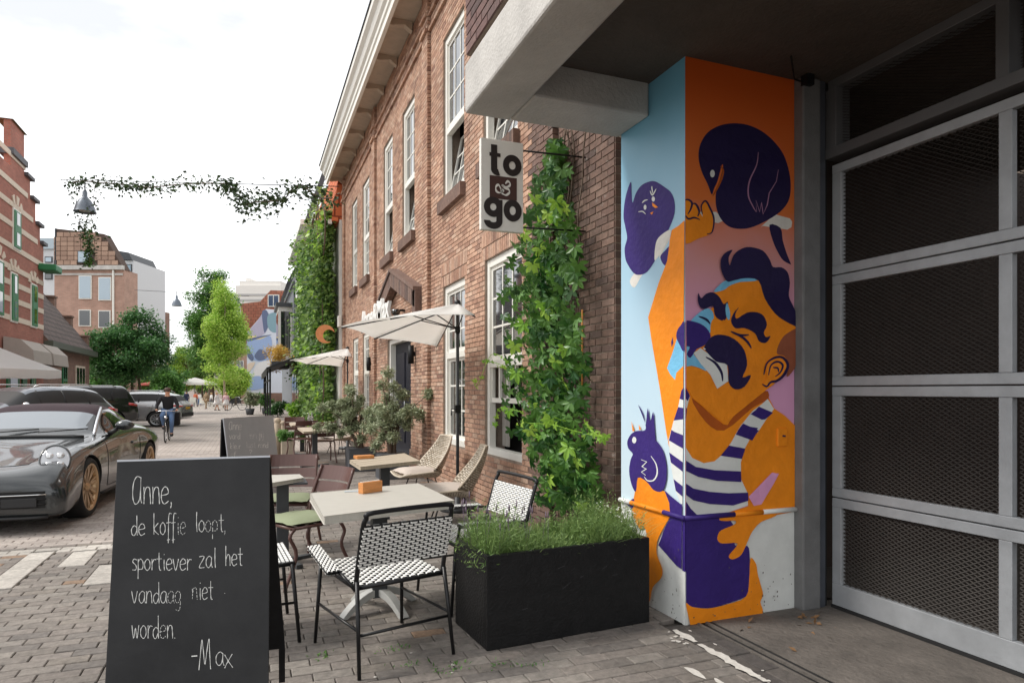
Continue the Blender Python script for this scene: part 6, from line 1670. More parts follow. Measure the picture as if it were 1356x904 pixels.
for i,(col,pts) in enumerate([(c_('lavender',(176,170,190)),[(328,440),(341,425),(350,412),(356,425),(352,440),(340,447),(328,448)]),(c_('slate',(98,108,138)),[(347,413),(353,411),(358,424),(353,437),(350,440),(348,428)]),
 (c_('teal',(128,158,170)),[(356,416),(372,412),(382,414),(382,432),(368,440),(358,438),(354,428)]),(c_('yellow',(232,212,150)),[(328,444),(344,446),(358,443),(342,450),(328,451)]),
 (c_('blue',(150,170,208)),[(328,452),(345,449),(359,446),(358,475),(340,478),(328,470)]),(MATS['wall_paint_slate'],[(328,449),(345,445),(360,443),(343,448),(329,452)]),(MATS['wall_paint_slate'],[(340,466),(345,462),(352,466),(356,470),(350,476),(342,477),(337,472)]),
 (MATS['wall_paint_slate'],[(328,462),(336,472),(334,478),(328,472)]),(c_('sand',(214,194,176)),[(328,482),(338,480),(330,492)]),(c_('pale',(218,214,216)),[(340,482),(358,478),(350,498),(336,500)]),(MATS['wall_paint_blue'],[(328,502),(345,498),(352,512),(328,516)])]):
    g=MB(); q=smooth_poly([(B.X(u),-.01-.004*i,B.Z(v)) for u,v in pts],4); g.flat(q); g.build('painted_shape',col,B.t)
B=FarB('corner_house','brick corner house with white windows and a black shop front behind the lime tree',78,u=312)
B.box('wall',294,327,455,545,0,6,M_tan); B.win(314,323,477,492,nx=2,bw=.8); B.win(302,310,478,492,nx=2,bw=.8); B.box('fascia',296,326,500,510,-.3,0,M_conc); B.box('shop_front',300,319,509,545,-.15,0,M_plas); B.box('shop_sign',304,311,513,517,-.2,-.15,mat('sign_teal',S(90,140,140),.5))
B=FarB('white_terrace','row of pale pinkish houses far down the street behind the trees',130,u=275)
B.box('wall',232,300,468,542,0,8,mat('pale_pink_render',S(222,206,200),.8,var=.06))
for k in range(9): B.win(236+k*7,239+k*7,484,494,bw=.5,frm=M_anth); B.win(236+k*7,239+k*7,503,514,bw=.5,frm=M_anth)
B=FarB('white_villa','small white house glimpsed between tree and cyclist',110,u=208)
B.box('wall',198,226,494,540,0,6,MATS['pale_render']); B.poly('roof',[(197,494),(205,484),(220,484),(227,494)],-.2,5,M_tiles)
for k in range(3): B.win(202+k*8,206+k*8,498,506,bw=.6,frm=M_anth)
# ---- neighbouring houses on the right
nh=empty('ivy_house',(2.9,27,0),0,'white plastered house next to the cafe, overgrown with ivy under an orange roof','building')
g=MB(); g.box(2.75,8,22.45,33,0,7.1); addc(g,'wall',mat('white_plaster',S(226,222,214),.8,var=.06),nh)
g=MB(); g.prism([(2.5,22.46,7.05),(2.9,22.46,9.6),(6,22.46,10.6),(6,22.46,7.05)],(0,10.5,0)); addc(g,'roof',M_otile,nh)
g=MB(); g.box(2.4,2.52,22.5,33,6.95,7.1); addc(g,'gutter',M_white,nh)
for (y0,y1,z0,z1) in ((25.,26.2,.1,2.4),(28,29.3,.8,2.5),(30.8,32.,.0,2.3)): 
    g=MB(); g.box(2.70,2.75,y0,y1,z0,z1); w_=addc(g,'window' if z0>.5 else 'door',M_white,nh); g=MB(); g.box(2.68,2.70,y0+.12,y1-.12,z0+.15,z1-.12); g.v=[(a-2.9,b-27,c) for a,b,c in g.v]; g.build('pane',M_glass,w_)
gh=empty('grey_house',(2.9,40,0),0,'narrow pale grey house with a steep gable beyond the ivy','building')
M_gr_=mat('grey_render',S(188,190,194),.75,var=.06)
g=MB(); g.box(2.7,9,33.05,44,0,9.6); addc(g,'wall',M_gr_,gh); g=MB(); g.prism([(2.4,33,9.4),(2.4,44.1,9.4),(3.6,44.1,13),(3.6,33,13)],(.25,0,0)); addc(g,'roof',M_anth,gh); g=MB(); g.box(2.25,2.75,33,44.1,9.35,9.6); addc(g,'gutter',M_white,gh)
for (y0,y1,z0,z1) in ((34.5,36,4.2,7.2),(38,39.6,4.2,7.2),(41,42.5,4.2,7.2)):
    g=MB(); g.box(2.62,2.7,y0,y1,z0,z1); w_=addc(g,'window',M_white,gh); g=MB(); g.box(2.6,2.62,y0+.2,y1-.2,z0+.2,z1-.2); g.v=[(a-2.9,b-40,c) for a,b,c in g.v]; g.build('pane',M_glass,w_)
bh=empty('bay_house',(2.9,50,0),0,'dark grey house with a white framed bay window above the black awning','building')
g=MB(); g.box(2.6,9,44.2,60,0,8.4); addc(g,'wall',mat('dark_grey_render',S(120,124,130),.75,var=.06),bh); g=MB(); g.prism([(2.2,44.1,8.3),(2.2,60,8.3),(4.2,60,12.3),(4.2,44.1,12.3)],(.25,0,0)); addc(g,'roof',M_anth,bh)
g=MB(); g.box(1.75,2.6,45.5,49,3.4,6.9); w_=addc(g,'bay_window',M_white,bh)
for (y0,y1) in ((45.7,46.7),(46.9,47.9),(48.1,48.9)):
    g=MB(); g.box(1.73,1.75,y0,y1,3.9,6.6); g.v=[(a-2.9,b-50,c) for a,b,c in g.v]; g.build('pane',M_glass,w_)
g=MB(); g.box(1.9,2.45,45.49,45.5,3.9,6.6); g.v=[(a-2.9,b-50-.02,c) for a,b,c in g.v]; g.build('pane',M_glass,w_)
g=MB(); g.box(1.6,2.7,45.3,49.2,6.9,7.15); addc(g,'bay_roof',M_anth,bh)
# black awning with terrace frame
aw=empty('black_awning',(2.7,36,0),0,'long black sloping awning over the terrace beyond the ivy','awning')
g=MB(); g.prism([(2.7,32,3.35),(.75,32,2.55),(.75,32,2.47),(2.7,32,3.25)],(0,14,0)); addc(g,'canopy',M_plas,aw); g=MB(); g.box(.73,.76,32,46,2.2,2.55); addc(g,'valance',M_plas,aw)
for y in (32.5,37,41.5,45.5):
    g=MB(); g.box(.85,.93,y,y+.08,0,2.5); addc(g,'post',M_plas,aw)
g=MB(); g.box(.86,.92,32.5,45.6,1.95,2.02); addc(g,'rail',M_plas,aw); g=MB(); g.box(2.55,2.7,33,45,0,3.1); addc(g,'shop_front',M_plas,aw)
for k in range(5):
    g=MB(); g.box(2.5,2.55,34+k*2.1,35.5+k*2.1,.4,2.5); addc(g,'pane',M_glass,aw)
# crescent lamp on the ivy
p=at(431,442,21.7); g=MB(); pts=[(math.cos(a)*.30,math.sin(a)*.30) for a in np.linspace(R(20),R(300),22)]+[(math.cos(a)*.2+.12,math.sin(a)*.2-.05) for a in np.linspace(R(285),R(35),14)]
g.prism([(p.x+a,p.y,p.z+b) for a,b in pts],(0,.06,0)); mo=g.build('crescent_sign',mat('terracotta',S(222,150,98),.6,var=.15,vscale=12)); tag(mo,'orange crescent-shaped sign hanging on the ivy above the farther parasol','sign')
# ---------------------------------------------------------------- overhead wire, bell lamps
A0=LPt(46,237); A1=Vector((2.5,23.2,0)); A1=onX(449,247,2.35)
t=empty('wire',A0,0,'thin wire across the street carrying the vine and bell lamps','wire')
g=MB(); g.tube([A0,A1],.012,4); g.v=[(a-A0.x,b-A0.y,c-A0.z) for a,b,c in g.v]; g.build('cable',M_plas,t)
def wire_d(u):
    f=(u-46)/(449-46); d0,d1=pxd(A0.x,A0.y),pxd(A1.x,A1.y); return 1/((1-f)/d0+f/d1)
M_lampg=mat('lamp_grey',S(104,112,122),.4,metal=.3)
def bell(label,u,v0,v1,d):
    p=at(u,v1,d); top=at(u,v0,d); h=top.z-p.z; r=h*.47
    t=empty('bell_lamp',p,0,label,'street lamp','bell lamps on wires'); 
    g=MB(); g.lathe([(r,0),(r*.94,h*.06),(r*.86,h*.2),(r*.70,h*.4),(r*.52,h*.55),(r*.30,h*.66),(r*.22,h*.72),(r*.22,h*.92),(r*.1,h),(0,h)],18); g.build('shade',M_lampg,t,smooth=True)
    g=MB(); g.lathe([(0,h*.05),(r*.5,h*.05),(r*.6,h*.3)],12); g.build('bulb',mat('frosted',S(200,204,200),.4),t); g=MB(); g.tube([(0,0,h*.95),(0,0,h*1.35)],h*.03,6); g.build('hanger',M_plas,t)
bell('larger bell-shaped grey lamp hanging amid the vine at the upper left',112.5,252,281,wire_d(112))
bell('small dark bell lamp on a wire above the far trees',234,391,405,58)
a,b=at(178,384,62),at(330,392,62); g=MB(); t=empty('wire',a,0,'thin far wire carrying the small bell lamp','wire'); g.tube([(0,0,0),b-a],.02,4); g.build('cable',M_plas,t)
# ---------------------------------------------------------------- vegetation
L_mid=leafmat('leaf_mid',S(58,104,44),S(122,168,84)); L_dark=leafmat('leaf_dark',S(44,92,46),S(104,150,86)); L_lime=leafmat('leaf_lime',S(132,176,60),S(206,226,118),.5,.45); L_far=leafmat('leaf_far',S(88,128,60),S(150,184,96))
L_ivy=leafmat('leaf_creeper',S(34,82,34),S(106,152,68),.36,.3); L_wall=leafmat('leaf_ivy',S(58,96,44),S(146,176,96),.5,.4); L_new=leafmat('leaf_young',S(132,190,60),S(186,220,96),.4,.45); L_olive=leafmat('leaf_olive',S(116,128,92),S(190,198,164),.5,.2); L_blk=leafmat('leaf_garland',S(30,48,28),S(74,100,58),.6,.1); L_rust=leafmat('leaf_rust',S(190,150,60),S(220,190,100))
M_bark=mat('bark',S(98,84,72),.95,var=.25,vscale=9,bump=.8,bscale=30); M_barkp=mat('pale_bark',S(170,152,130),.9,var=.15,vscale=9,bump=.4,bscale=30)
def cloud(centers,radii,n,shell=.55):
    """points biased to the surface of overlapping lobes"""
    C_=np.asarray(centers,float); R_=np.asarray(radii,float)
    if R_.ndim==1: R_=np.repeat(R_[:,None],3,1)
    w=(R_.prod(1))**(2/3); k=rng.choice(len(C_),n,p=w/w.sum()); d=rng.normal(size=(n,3)); d/=np.linalg.norm(d,axis=1,keepdims=True)
    r=rng.uniform(shell,1,n)**(.7)
    return C_[k]+d*R_[k]*r[:,None]
def tree(name,label,base,trunk_h,r,crown_c,crown_r,nl,ls,m,bark=None,nlobes=34,lobe=.28,cone=0.,group=None,cat='tree',stems=1,gap=.0,seed=1):
    t=empty(name,base,0,label,cat,group); rr=np.random.default_rng(seed); random.seed(seed)
    cc=np.array(crown_c,float); cr_=np.array(crown_r,float); tips=[]
    while len(tips)<nlobes:
        d=rr.normal(size=3); d/=np.linalg.norm(d); q=d*rr.uniform(.35,.88)
        if cone: 
            k=(q[2]+1)/2; f=(1-cone*k)
            q[0]*=f; q[1]*=f
        tips.append(cc+q*cr_)
    g=MB()
    for s in range(stems):
        ox=0 if stems==1 else (s-(stems-1)/2)*r*3; top=Vector((cc[0]*.5+ox,cc[1]*.5,trunk_h)); g.tube(smooth_poly([(ox,0,0),(ox*1.2+random.uniform(-.05,.05),random.uniform(-.05,.05),trunk_h*.5),top,(cc[0],cc[1],cc[2]+cr_[2]*.4)],4,False),[r*(1.15-.8*i/12) for i in range(13)],8)
    g.build('trunk',bark or M_bark,t)
    g=MB()
    for q in tips[:26]:
        st=Vector((cc[0]*.5,cc[1]*.5,trunk_h+rr.uniform(0,.5)*cr_[2])); mid=T(st,Vector(q),.5)+Vector((0,0,.1*cr_[2])); g.tube([st,mid,Vector(q)],[r*.4,r*.25,r*.08],5)
    g.build('limbs',bark or M_bark,t)
    lr=np.array([cr_.min()*lobe*rr.uniform(.6,1.3) for _ in tips]); lr=np.stack([lr*1.15,lr*1.15,lr*.8],1)
    P=cloud(tips,lr,nl,.3); P+=rr.normal(0,ls*.8,P.shape)
    v=np.clip((P[:,2]-(cc[2]-cr_[2]))/(2*cr_[2]),0,1)*.0+rr.uniform(0,1,len(P))
    leaves('crown',P,ls,m,t,aspect=.62,var=v*.999); return t
def tz(v,d): return CAMH+(V0-v)/F*d
def wpx(n,d): return n/F*d
b=at(175,517,44); b.z=0
tree('leafy_tree','broad dark green tree low over the parked cars at left',b,1.9,.14,(0,0,4.2),(2.9,2.4,2.65),30000,.17,L_dark,nlobes=70,lobe=.27,stems=3,seed=3)
b=at(280,517,80); b.z=0
tree('tall_tree','tall dark green tree standing behind the bright lime tree',b,5,.35,(0,0,9.9),(3.3,3,8.0),34000,.24,L_mid,nlobes=110,lobe=.3,cone=.1,seed=4)
b=at(297,517,60); b.z=0
tree('lime_tree','bright yellow-green pointed tree in the middle of the street end',b,2.6,.13,(0,0,6.7),(2.75,2.6,5.7),34000,.17,L_lime,bark=M_barkp,nlobes=105,lobe=.26,cone=.5,seed=5)
b=at(247,517,88); b.z=0
tree('lime_tree','smaller yellow-green tree left of the bright pointed one',b,2.2,.13,(0,0,4.7),(2.3,2,3.5),11000,.24,L_lime,nlobes=30,seed=6,group='far street trees')
b=at(268,517,84); b.z=0
tree('street_tree','slender green tree between the two yellow-green trees',b,2.5,.14,(0,0,5.6),(1.7,1.7,3.4),9000,.24,L_far,nlobes=26,seed=7,group='far street trees')
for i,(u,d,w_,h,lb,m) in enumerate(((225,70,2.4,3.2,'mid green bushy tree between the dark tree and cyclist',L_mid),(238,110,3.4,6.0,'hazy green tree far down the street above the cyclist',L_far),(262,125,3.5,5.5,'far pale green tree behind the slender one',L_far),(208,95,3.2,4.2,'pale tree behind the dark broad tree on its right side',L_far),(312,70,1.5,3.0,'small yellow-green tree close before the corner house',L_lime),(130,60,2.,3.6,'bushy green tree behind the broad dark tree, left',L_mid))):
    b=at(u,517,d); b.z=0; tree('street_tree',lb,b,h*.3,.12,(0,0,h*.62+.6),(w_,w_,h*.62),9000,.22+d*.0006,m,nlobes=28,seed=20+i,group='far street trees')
# olive trees in dark planters
M_pot=mat('grey_planter',S(78,80,84),.7,var=.1)
def olive(label,base,h,w_,seed,lean,pot=True):
    t=empty('olive_tree',base,0,label,'tree','potted olive trees'); random.seed(seed); rr=np.random.default_rng(seed)
    if pot:
        g=MB(); g.prism([(-.24,-.24,0),(.24,-.24,0),(.24,.24,0),(-.24,.24,0)],(0,0,.42)); g.build('planter',M_pot,t,bevel=.01)
    cc=np.array([lean*.7,0,h*.70]); tips=[cc+rr.normal(size=3)*np.array([w_*.42,w_*.42,h*.17]) for _ in range(34)]
    for s in (-1,1):
        g=MB(); g.tube(smooth_poly([(s*.03,0,.35),(s*.05+lean*.2,.02*s,h*.38),(s*.12+lean*.6,0,h*.55),(s*.2+lean*.7,0,h*.75)],4,False),[.05-.003*i for i in range(13)],8); g.build('trunk',M_bark,t)
    g=MB()
    for q in tips: st=Vector((lean*.5,0,h*.5)); g.tube([st,T(st,Vector(q),.6)+Vector((0,0,.05)),Vector(q)],[.014,.008,.004],4)
    g.build('twigs',M_bark,t)
    P=cloud(tips,[w_*.2]*len(tips),11000,.1); tag(leaves('foliage',P,.065,L_olive,t,aspect=.3,droop=.1),kind='stuff'); return t
olive('potted olive tree with a leaning trunk, farther of the two before the cafe',G(477,622),1.5,.52,3,-.2)
olive('potted olive tree in front of the cafe door, nearer of the two',G(519,632),1.62,.58,4,-.02)
# ---- virginia creeper by the pillar
cv=empty('virginia_creeper',(2.8,5.9,0),0,'glossy green virginia creeper climbing the brick wall beside the pillar','climbing plant')
def palmate(n=5,s=1.):
    """one compound leaf: five pointed leaflets, hanging"""
    V=[];Fc=[]
    for k in range(n):
        a=R(-90+(k-(n-1)/2)*52); L_=s*(1.0-.14*abs(k-(n-1)/2)); w_=L_*.215; dx,dz=math.cos(a),math.sin(a); nx,nz=-dz,dx; b=len(V)
        for (f,q,o) in ((.06,0,0),(.35,1,.05),(.7,.9,.03),(1,0,-.08),(.7,-.9,.03),(.35,-1,.05),(.5,0,-.02)):
            V.append((dx*L_*f+nx*w_*q,-(o)*s,dz*L_*f+nz*w_*q))
        Fc+=[(b,b+1,b+6),(b+1,b+2,b+6),(b+2,b+3,b+6),(b+3,b+4,b+6),(b+4,b+5,b+6),(b+5,b,b+6)]
    return V,Fc
LE=[(150,738),(200,728),(232,706),(260,700),(300,690),(350,674),(400,664),(440,672),(480,672),(520,668),(560,672),(590,690),(620,712),(668,712)]
RE=[(150,740),(200,746),(232,756),(260,750),(300,762),(350,766),(400,764),(440,766),(480,776),(520,772),(560,778),(600,782),(640,792),(668,790)]
rr=np.random.default_rng(12); lp=[]
for i in range(1500):
    v=rr.uniform(185,668); a=np.interp(v,[x[0] for x in LE],[x[1] for x in LE]); b_=np.interp(v,[x[0] for x in RE],[x[1] for x in RE])
    if v<330 and rr.random()<.5: continue
    u=a+(b_-a)*np.clip(rr.normal(.5,.27),0,1); dep=rr.uniform(.03,.34)*(1 if v>260 else .6)
    p=onX(u,v,FX-dep); lp.append((p,v,dep))
lp.sort(key=lambda q:-q[2])
lm=[]
for k in range(3):
    V,Fc=palmate(5 if k<2 else 3,1.0); me=bpy.data.meshes.new('leaf'); me.from_pydata(V,[],Fc); me.materials.append(L_ivy); me.update(); lm.append(me)
for k in range(2):
    V,Fc=palmate(5,1.0); me=bpy.data.meshes.new('leaf'); me.from_pydata(V,[],Fc); me.materials.append(L_new); me.update(); lm.append(me)
from mathutils import Euler
SV=[];SF=[];SVar=[]
def leafrot(): return Euler((rr.normal(.35,.35),rr.normal(0,.35),rr.normal(R(-68),.55)),'XYZ')
for i,(p,v,dep) in enumerate(lp):
    young=(v<330 and rr.random()<.4) or rr.random()<.10
    s=rr.uniform(.05,.14)*(1.15 if young and v<330 else 1)
    if i<299:
        o=bpy.data.objects.new('leaf',lm[3 if young else int(rr.integers(0,3))]); COL.objects.link(o); o.parent=cv; o.location=p-cv.location; o.rotation_euler=leafrot(); o.scale=(s,s,s)
    else:
        V,Fc=palmate(5,s*.95); M_=Matrix.Translation(p-cv.location)@leafrot().to_matrix().to_4x4(); n0=len(SV); SV+=[tuple(M_@Vector(q)) for q in V]; SF+=[tuple(a+n0 for a in f) for f in Fc]; vv=rr.uniform(0,.999); SVar+=[vv]*len(Fc)
tag(mesh_np('leaf_mass',SV,SF,L_ivy,cv,var=SVar),kind='stuff')
g=MB(); random.seed(4)
for k in range(9):
    y=5.95+random.uniform(-.5,.5); pts=[]; 
    for j in range(14): pts.append((random.uniform(2.78,2.86)-2.8,y+random.uniform(-.06,.06)-5.9,.1+j*.3)); y+=random.uniform(-.07,.05)
    g.tube(smooth_poly(pts,3,False),.008,5)
g.build('stems',M_bark,cv)
# reaching tendrils with young leaves
for (pts) in ([(672,478),(650,470),(632,512),(628,500)],[(690,545),(662,540),(655,560)],[(775,560),(790,575),(802,578)],[(700,560),(730,562),(760,570),(800,580)],[(668,485),(655,480),(640,478)]):
    W_=[onX(u,v,FX-.34)-cv.location for u,v in pts]; g=MB(); c=smooth_poly(W_,5,False); g.tube(c,.0035,4); g.build('tendril',L_new,cv)
    for q in c[::2]:
        o=bpy.data.objects.new('leaf',lm[3]); COL.objects.link(o); o.parent=cv; o.location=q+Vector((0,rr.normal(0,.01),rr.normal(0,.01))); o.rotation_euler=leafrot(); s=rr.uniform(.035,.07); o.scale=(s,s,s)
g=MB(); a=onX(771,410,2.72); b_=onX(771,520,2.72); g.tube([a,b_],.008,6); a=onX(752,180,2.80); b_=onX(752,330,2.80); 
tag(g.build('bamboo_cane',mat('bamboo',S(206,140,70),.6)),'orange bamboo cane standing in the virginia creeper','cane')
# ---- ivy covering the neighbouring house
iv=empty('ivy',(2.6,27,0),0,'dense ivy covering the white house beyond the cafe','climbing plant')
n=60000; y=rng.uniform(22.55,33.5,n); z=rng.uniform(.3,9.2,n)
cover=np.sin(y*1.3+z*.6)+np.sin(z*1.9-y*.8)*.7+rng.normal(0,.5,n)
keep=(cover>-.75)&((z>2.2)|(y<26)|(rng.random(n)<.35))&(z<7.1+np.sin(y*2)*.35+(y-22.5)*.1+np.where(rng.random(n)<.08,1.6,0))
x=2.72-np.abs(rng.normal(0,.22,n))*(1+.5*np.sin(y*2.2+z*1.4))-.1
P=np.stack([x,y,z],1)[keep]-np.array([2.6,27,0]); va=rng.uniform(0,1,len(P))
tag(leaves('foliage',P,.155,L_wall,iv,aspect=.8,droop=.6,outward=(-.5,-.4,-.1),var=va),kind='stuff')
sel=rng.random(len(P))<.05; tag(leaves('young_foliage',P[sel]+np.array([-.12,0,0]),.2,L_new,iv,aspect=.8,droop=.6),kind='stuff')
g=MB(); random.seed(8)
for k in range(10):
    y0=23+k*.9; pts=[(-.05,y0-27+random.uniform(-.3,.3)+j*.12*random.uniform(-1,1),j*.9) for j in range(10)]; g.tube(smooth_poly([(a-.28,b,c) for a,b,c in pts],3,False),.025,5)
g.build('stems',M_bark,iv)
# ---- vine garland on the wire
gv=empty('vine_garland',A0,0,'dark vine draped along the wire across the street','climbing plant')
path=[(93,243),(110,240),(130,242),(150,243),(170,246),(178,248),(185,247),(200,248),(230,245),(260,243),(290,243),(302,245),(308,252),(318,262),(324,272),(335,268),(350,267),(365,266),(378,262),(385,252),(395,246),(403,247),(412,255),(425,262),(440,262)]
pts=[at(u,v,wire_d(u)) for u,v in path]; c=smooth_poly(pts,8,False); g=MB(); g.tube([p-A0 for p in c],.022,4); g.build('stems',M_bark,gv)
P=[]
for i,p in enumerate(c):
    f=i/len(c); u_=93+f*350; dn=1.15 if 295<u_<345 else (.45 if 168<u_<186 else (.6 if u_>345 else 1.))
    for k in range(int(11*dn)): P.append(np.array(p)+rng.normal(0,1,3)*np.array([.18,.18,.13*(1+ (dn>1)*.8)]))
hang=[[(100,243),(102,260),(100,275),(105,290),(103,300)],[(126,243),(124,262),(127,275)],[(118,285),(112,300),(118,315),(116,330),(119,345),(115,352)],[(106,295),(104,305),(112,312),(122,318),(120,330)],[(121,288),(124,300),(127,312)]]
for h_ in hang:
    cc=smooth_poly([at(u,v,wire_d(u)) for u,v in h_],8,False); g=MB(); g.tube([p-A0 for p in cc],.01,4); g.build('stems',M_bark,gv)
    for p in cc:
        for k in range(3): P.append(np.array(p)+rng.normal(0,.13,3))
P=np.array(P)-np.array(A0); tag(leaves('foliage',P,.135,L_blk,gv,aspect=.7,droop=.3),kind='stuff')
P2=np.array([np.array(at(117+rng.normal(0,3),rng.uniform(305,352),wire_d(115))) for _ in range(300)])-np.array(A0); tag(leaves('young_foliage',P2,.14,L_mid,gv,aspect=.7),kind='stuff')
# ---- terrace plants beyond, potted shrub, bollards
def bush(name,label,base,r,h,m,n,ls,cat='plant',pot=None,group=None,kind=None):
    t=empty(name,base,0,label,cat,group)
    z0=0
    if pot: g=MB(); g.lathe([(0,0),(pot*.7,0),(pot,pot*1.4),(pot*.9,pot*1.4),(pot*.9,pot*1.3),(0,pot*1.3)],14); g.build('pot',M_pot,t); z0=pot*1.3
    g=MB(); random.seed(int(r*100)); 
    for k in range(7): g.tube([(0,0,z0-.05),(random.uniform(-r,r)*.5,random.uniform(-r,r)*.5,z0+h*.7)],[.012,.004],4)
    g.build('stems',M_bark,t)
    tips=[(rng.normal(0,r*.4),rng.normal(0,r*.4),z0+h*rng.uniform(.3,.85)) for _ in range(14)]
    tag(leaves('foliage',cloud(tips,[r*.4]*14,n,.1),ls,m,t,aspect=.45),kind='stuff'); return t
p=G(381,606); bush('potted_shrub','round green herb shrub in a box beside the second chalkboard',p,.26,.3,L_mid,2500,.05,pot=None)
t=empty('wooden_box',p,0,'tall grey wooden planter box under the round green shrub','planter'); g=MB(); g.box(-.14,.14,-.14,.14,0,.38); g.build('box',M_topw,t,bevel=.01)
for ob in COL.objects:
    if ob.name.startswith('potted_shrub'): ob.location.z=.3
for k,(u,v) in enumerate(((367.5,604),(374.5,598))):
    p=G(u,v); h=(v-(553 if k==0 else 557))/F*(F*CAMH/(v-V0)); t=empty('stone_bollard',p,0,('nearer' if k==0 else 'farther')+' of two slim round-topped stone posts beside the second chalkboard','bollard','stone bollards by the terrace')
    g=MB(); r=.075; g.lathe([(0,0),(r,0),(r,h*.84),(r*.8,h*.86),(r*.8,h*.88),(r*1.05,h*.91),(r*.9,h*.97),(r*.4,h),(0,h)],16); g.build('post',mat('sandstone',S(176,160,140),.9,var=.15),t)
for i,(u,v,r,h,m,lb) in enumerate(((331,549,.5,.95,L_olive,'grey-green shrub in a dark round pot at the edge of the far terrace'),(352,548,.55,.8,L_mid,'full green shrub in the far terrace planting, middle'),(368,552,.6,.75,L_dark,'dark green low shrub in the far terrace, nearest the posts'),(392,560,.5,.9,L_new,'yellow-green shrub at the foot of the ivy'),(345,545,.35,1.2,L_mid,'tall thin green plant in the far terrace'))):
    bush('terrace_shrub',lb,G(u,v),r,h*1.2,m,2600,.11,pot=.28 if i<2 else None,group='shrubs of the far terrace')
p=at(360,472,44); tips=[(rng.normal(0,.7),rng.normal(0,.9),rng.normal(0,.45)) for _ in range(12)]
t=empty('awning_shrub',(1.7,42.5,0),0,'rust-yellow shrub growing on top of the black awning','plant'); t.location.z=3.7
tag(leaves('foliage',cloud(tips,[.4]*12,2600,.1),.14,L_rust,t,aspect=.4),kind='stuff'); g=MB(); g.box(-.5,.5,-1.3,1.3,-.9,-.5); g.build('trough',M_pot,t)
# weeds between the pavers
g=np.random.default_rng(3)
P=[]
for (u,v) in ((545,880),(600,880),(660,882),(590,890),(430,870),(700,880),(520,860)):
    c=G(u,v); P+= [(c.x+g.normal(0,.05),c.y+g.normal(0,.03),.004) for _ in range(22)]
o=leaves('weeds',P,.022,L_mid,None,aspect=.4,droop=-.6); tag(o,'tiny green weeds growing in the joints by the front chair','weeds',kind='stuff')
P=[(2.7+g.uniform(0,.9),3.25+g.normal(0,.18),.006) for _ in range(14)]+[(3.42+g.normal(0,.03),3.38+g.normal(0,.03),.01) for _ in range(14)]
o=leaves('dead_leaves',P,.05,mat('dead_leaf',S(120,90,60),.8),None,aspect=.5,droop=0.); tag(o,'dry brown leaves on the concrete before the garage door','leaves',kind='stuff')
# ---------------------------------------------------------------- people
M_skin=mat('skin',S(214,164,136),.5)
def skinned(name,joints,edges,m,parent,sub=1,root=0):
    me=bpy.data.meshes.new(name); me.from_pydata([j[0] for j in joints],edges,[]); o=bpy.data.objects.new(name,me); COL.objects.link(o)
    md=o.modifiers.new('k','SKIN'); md.use_smooth_shade=True; sv=me.skin_vertices[0].data
    for i,j in enumerate(joints):
        r=j[1]; sv[i].radius=(r,r) if not isinstance(r,tuple) else r; sv[i].use_root=(i==root)
    ms=o.modifiers.new('s','SUBSURF'); ms.levels=sub; ms.render_levels=sub
    bpy.context.view_layer.update(); em=bpy.data.meshes.new_from_object(o.evaluated_get(bpy.context.evaluated_depsgraph_get())); bpy.data.objects.remove(o)
    em.materials.clear(); em.materials.append(m); em.polygons.foreach_set('use_smooth',[True]*len(em.polygons))
    o=bpy.data.objects.new(name,em); COL.objects.link(o); o.parent=parent; return o
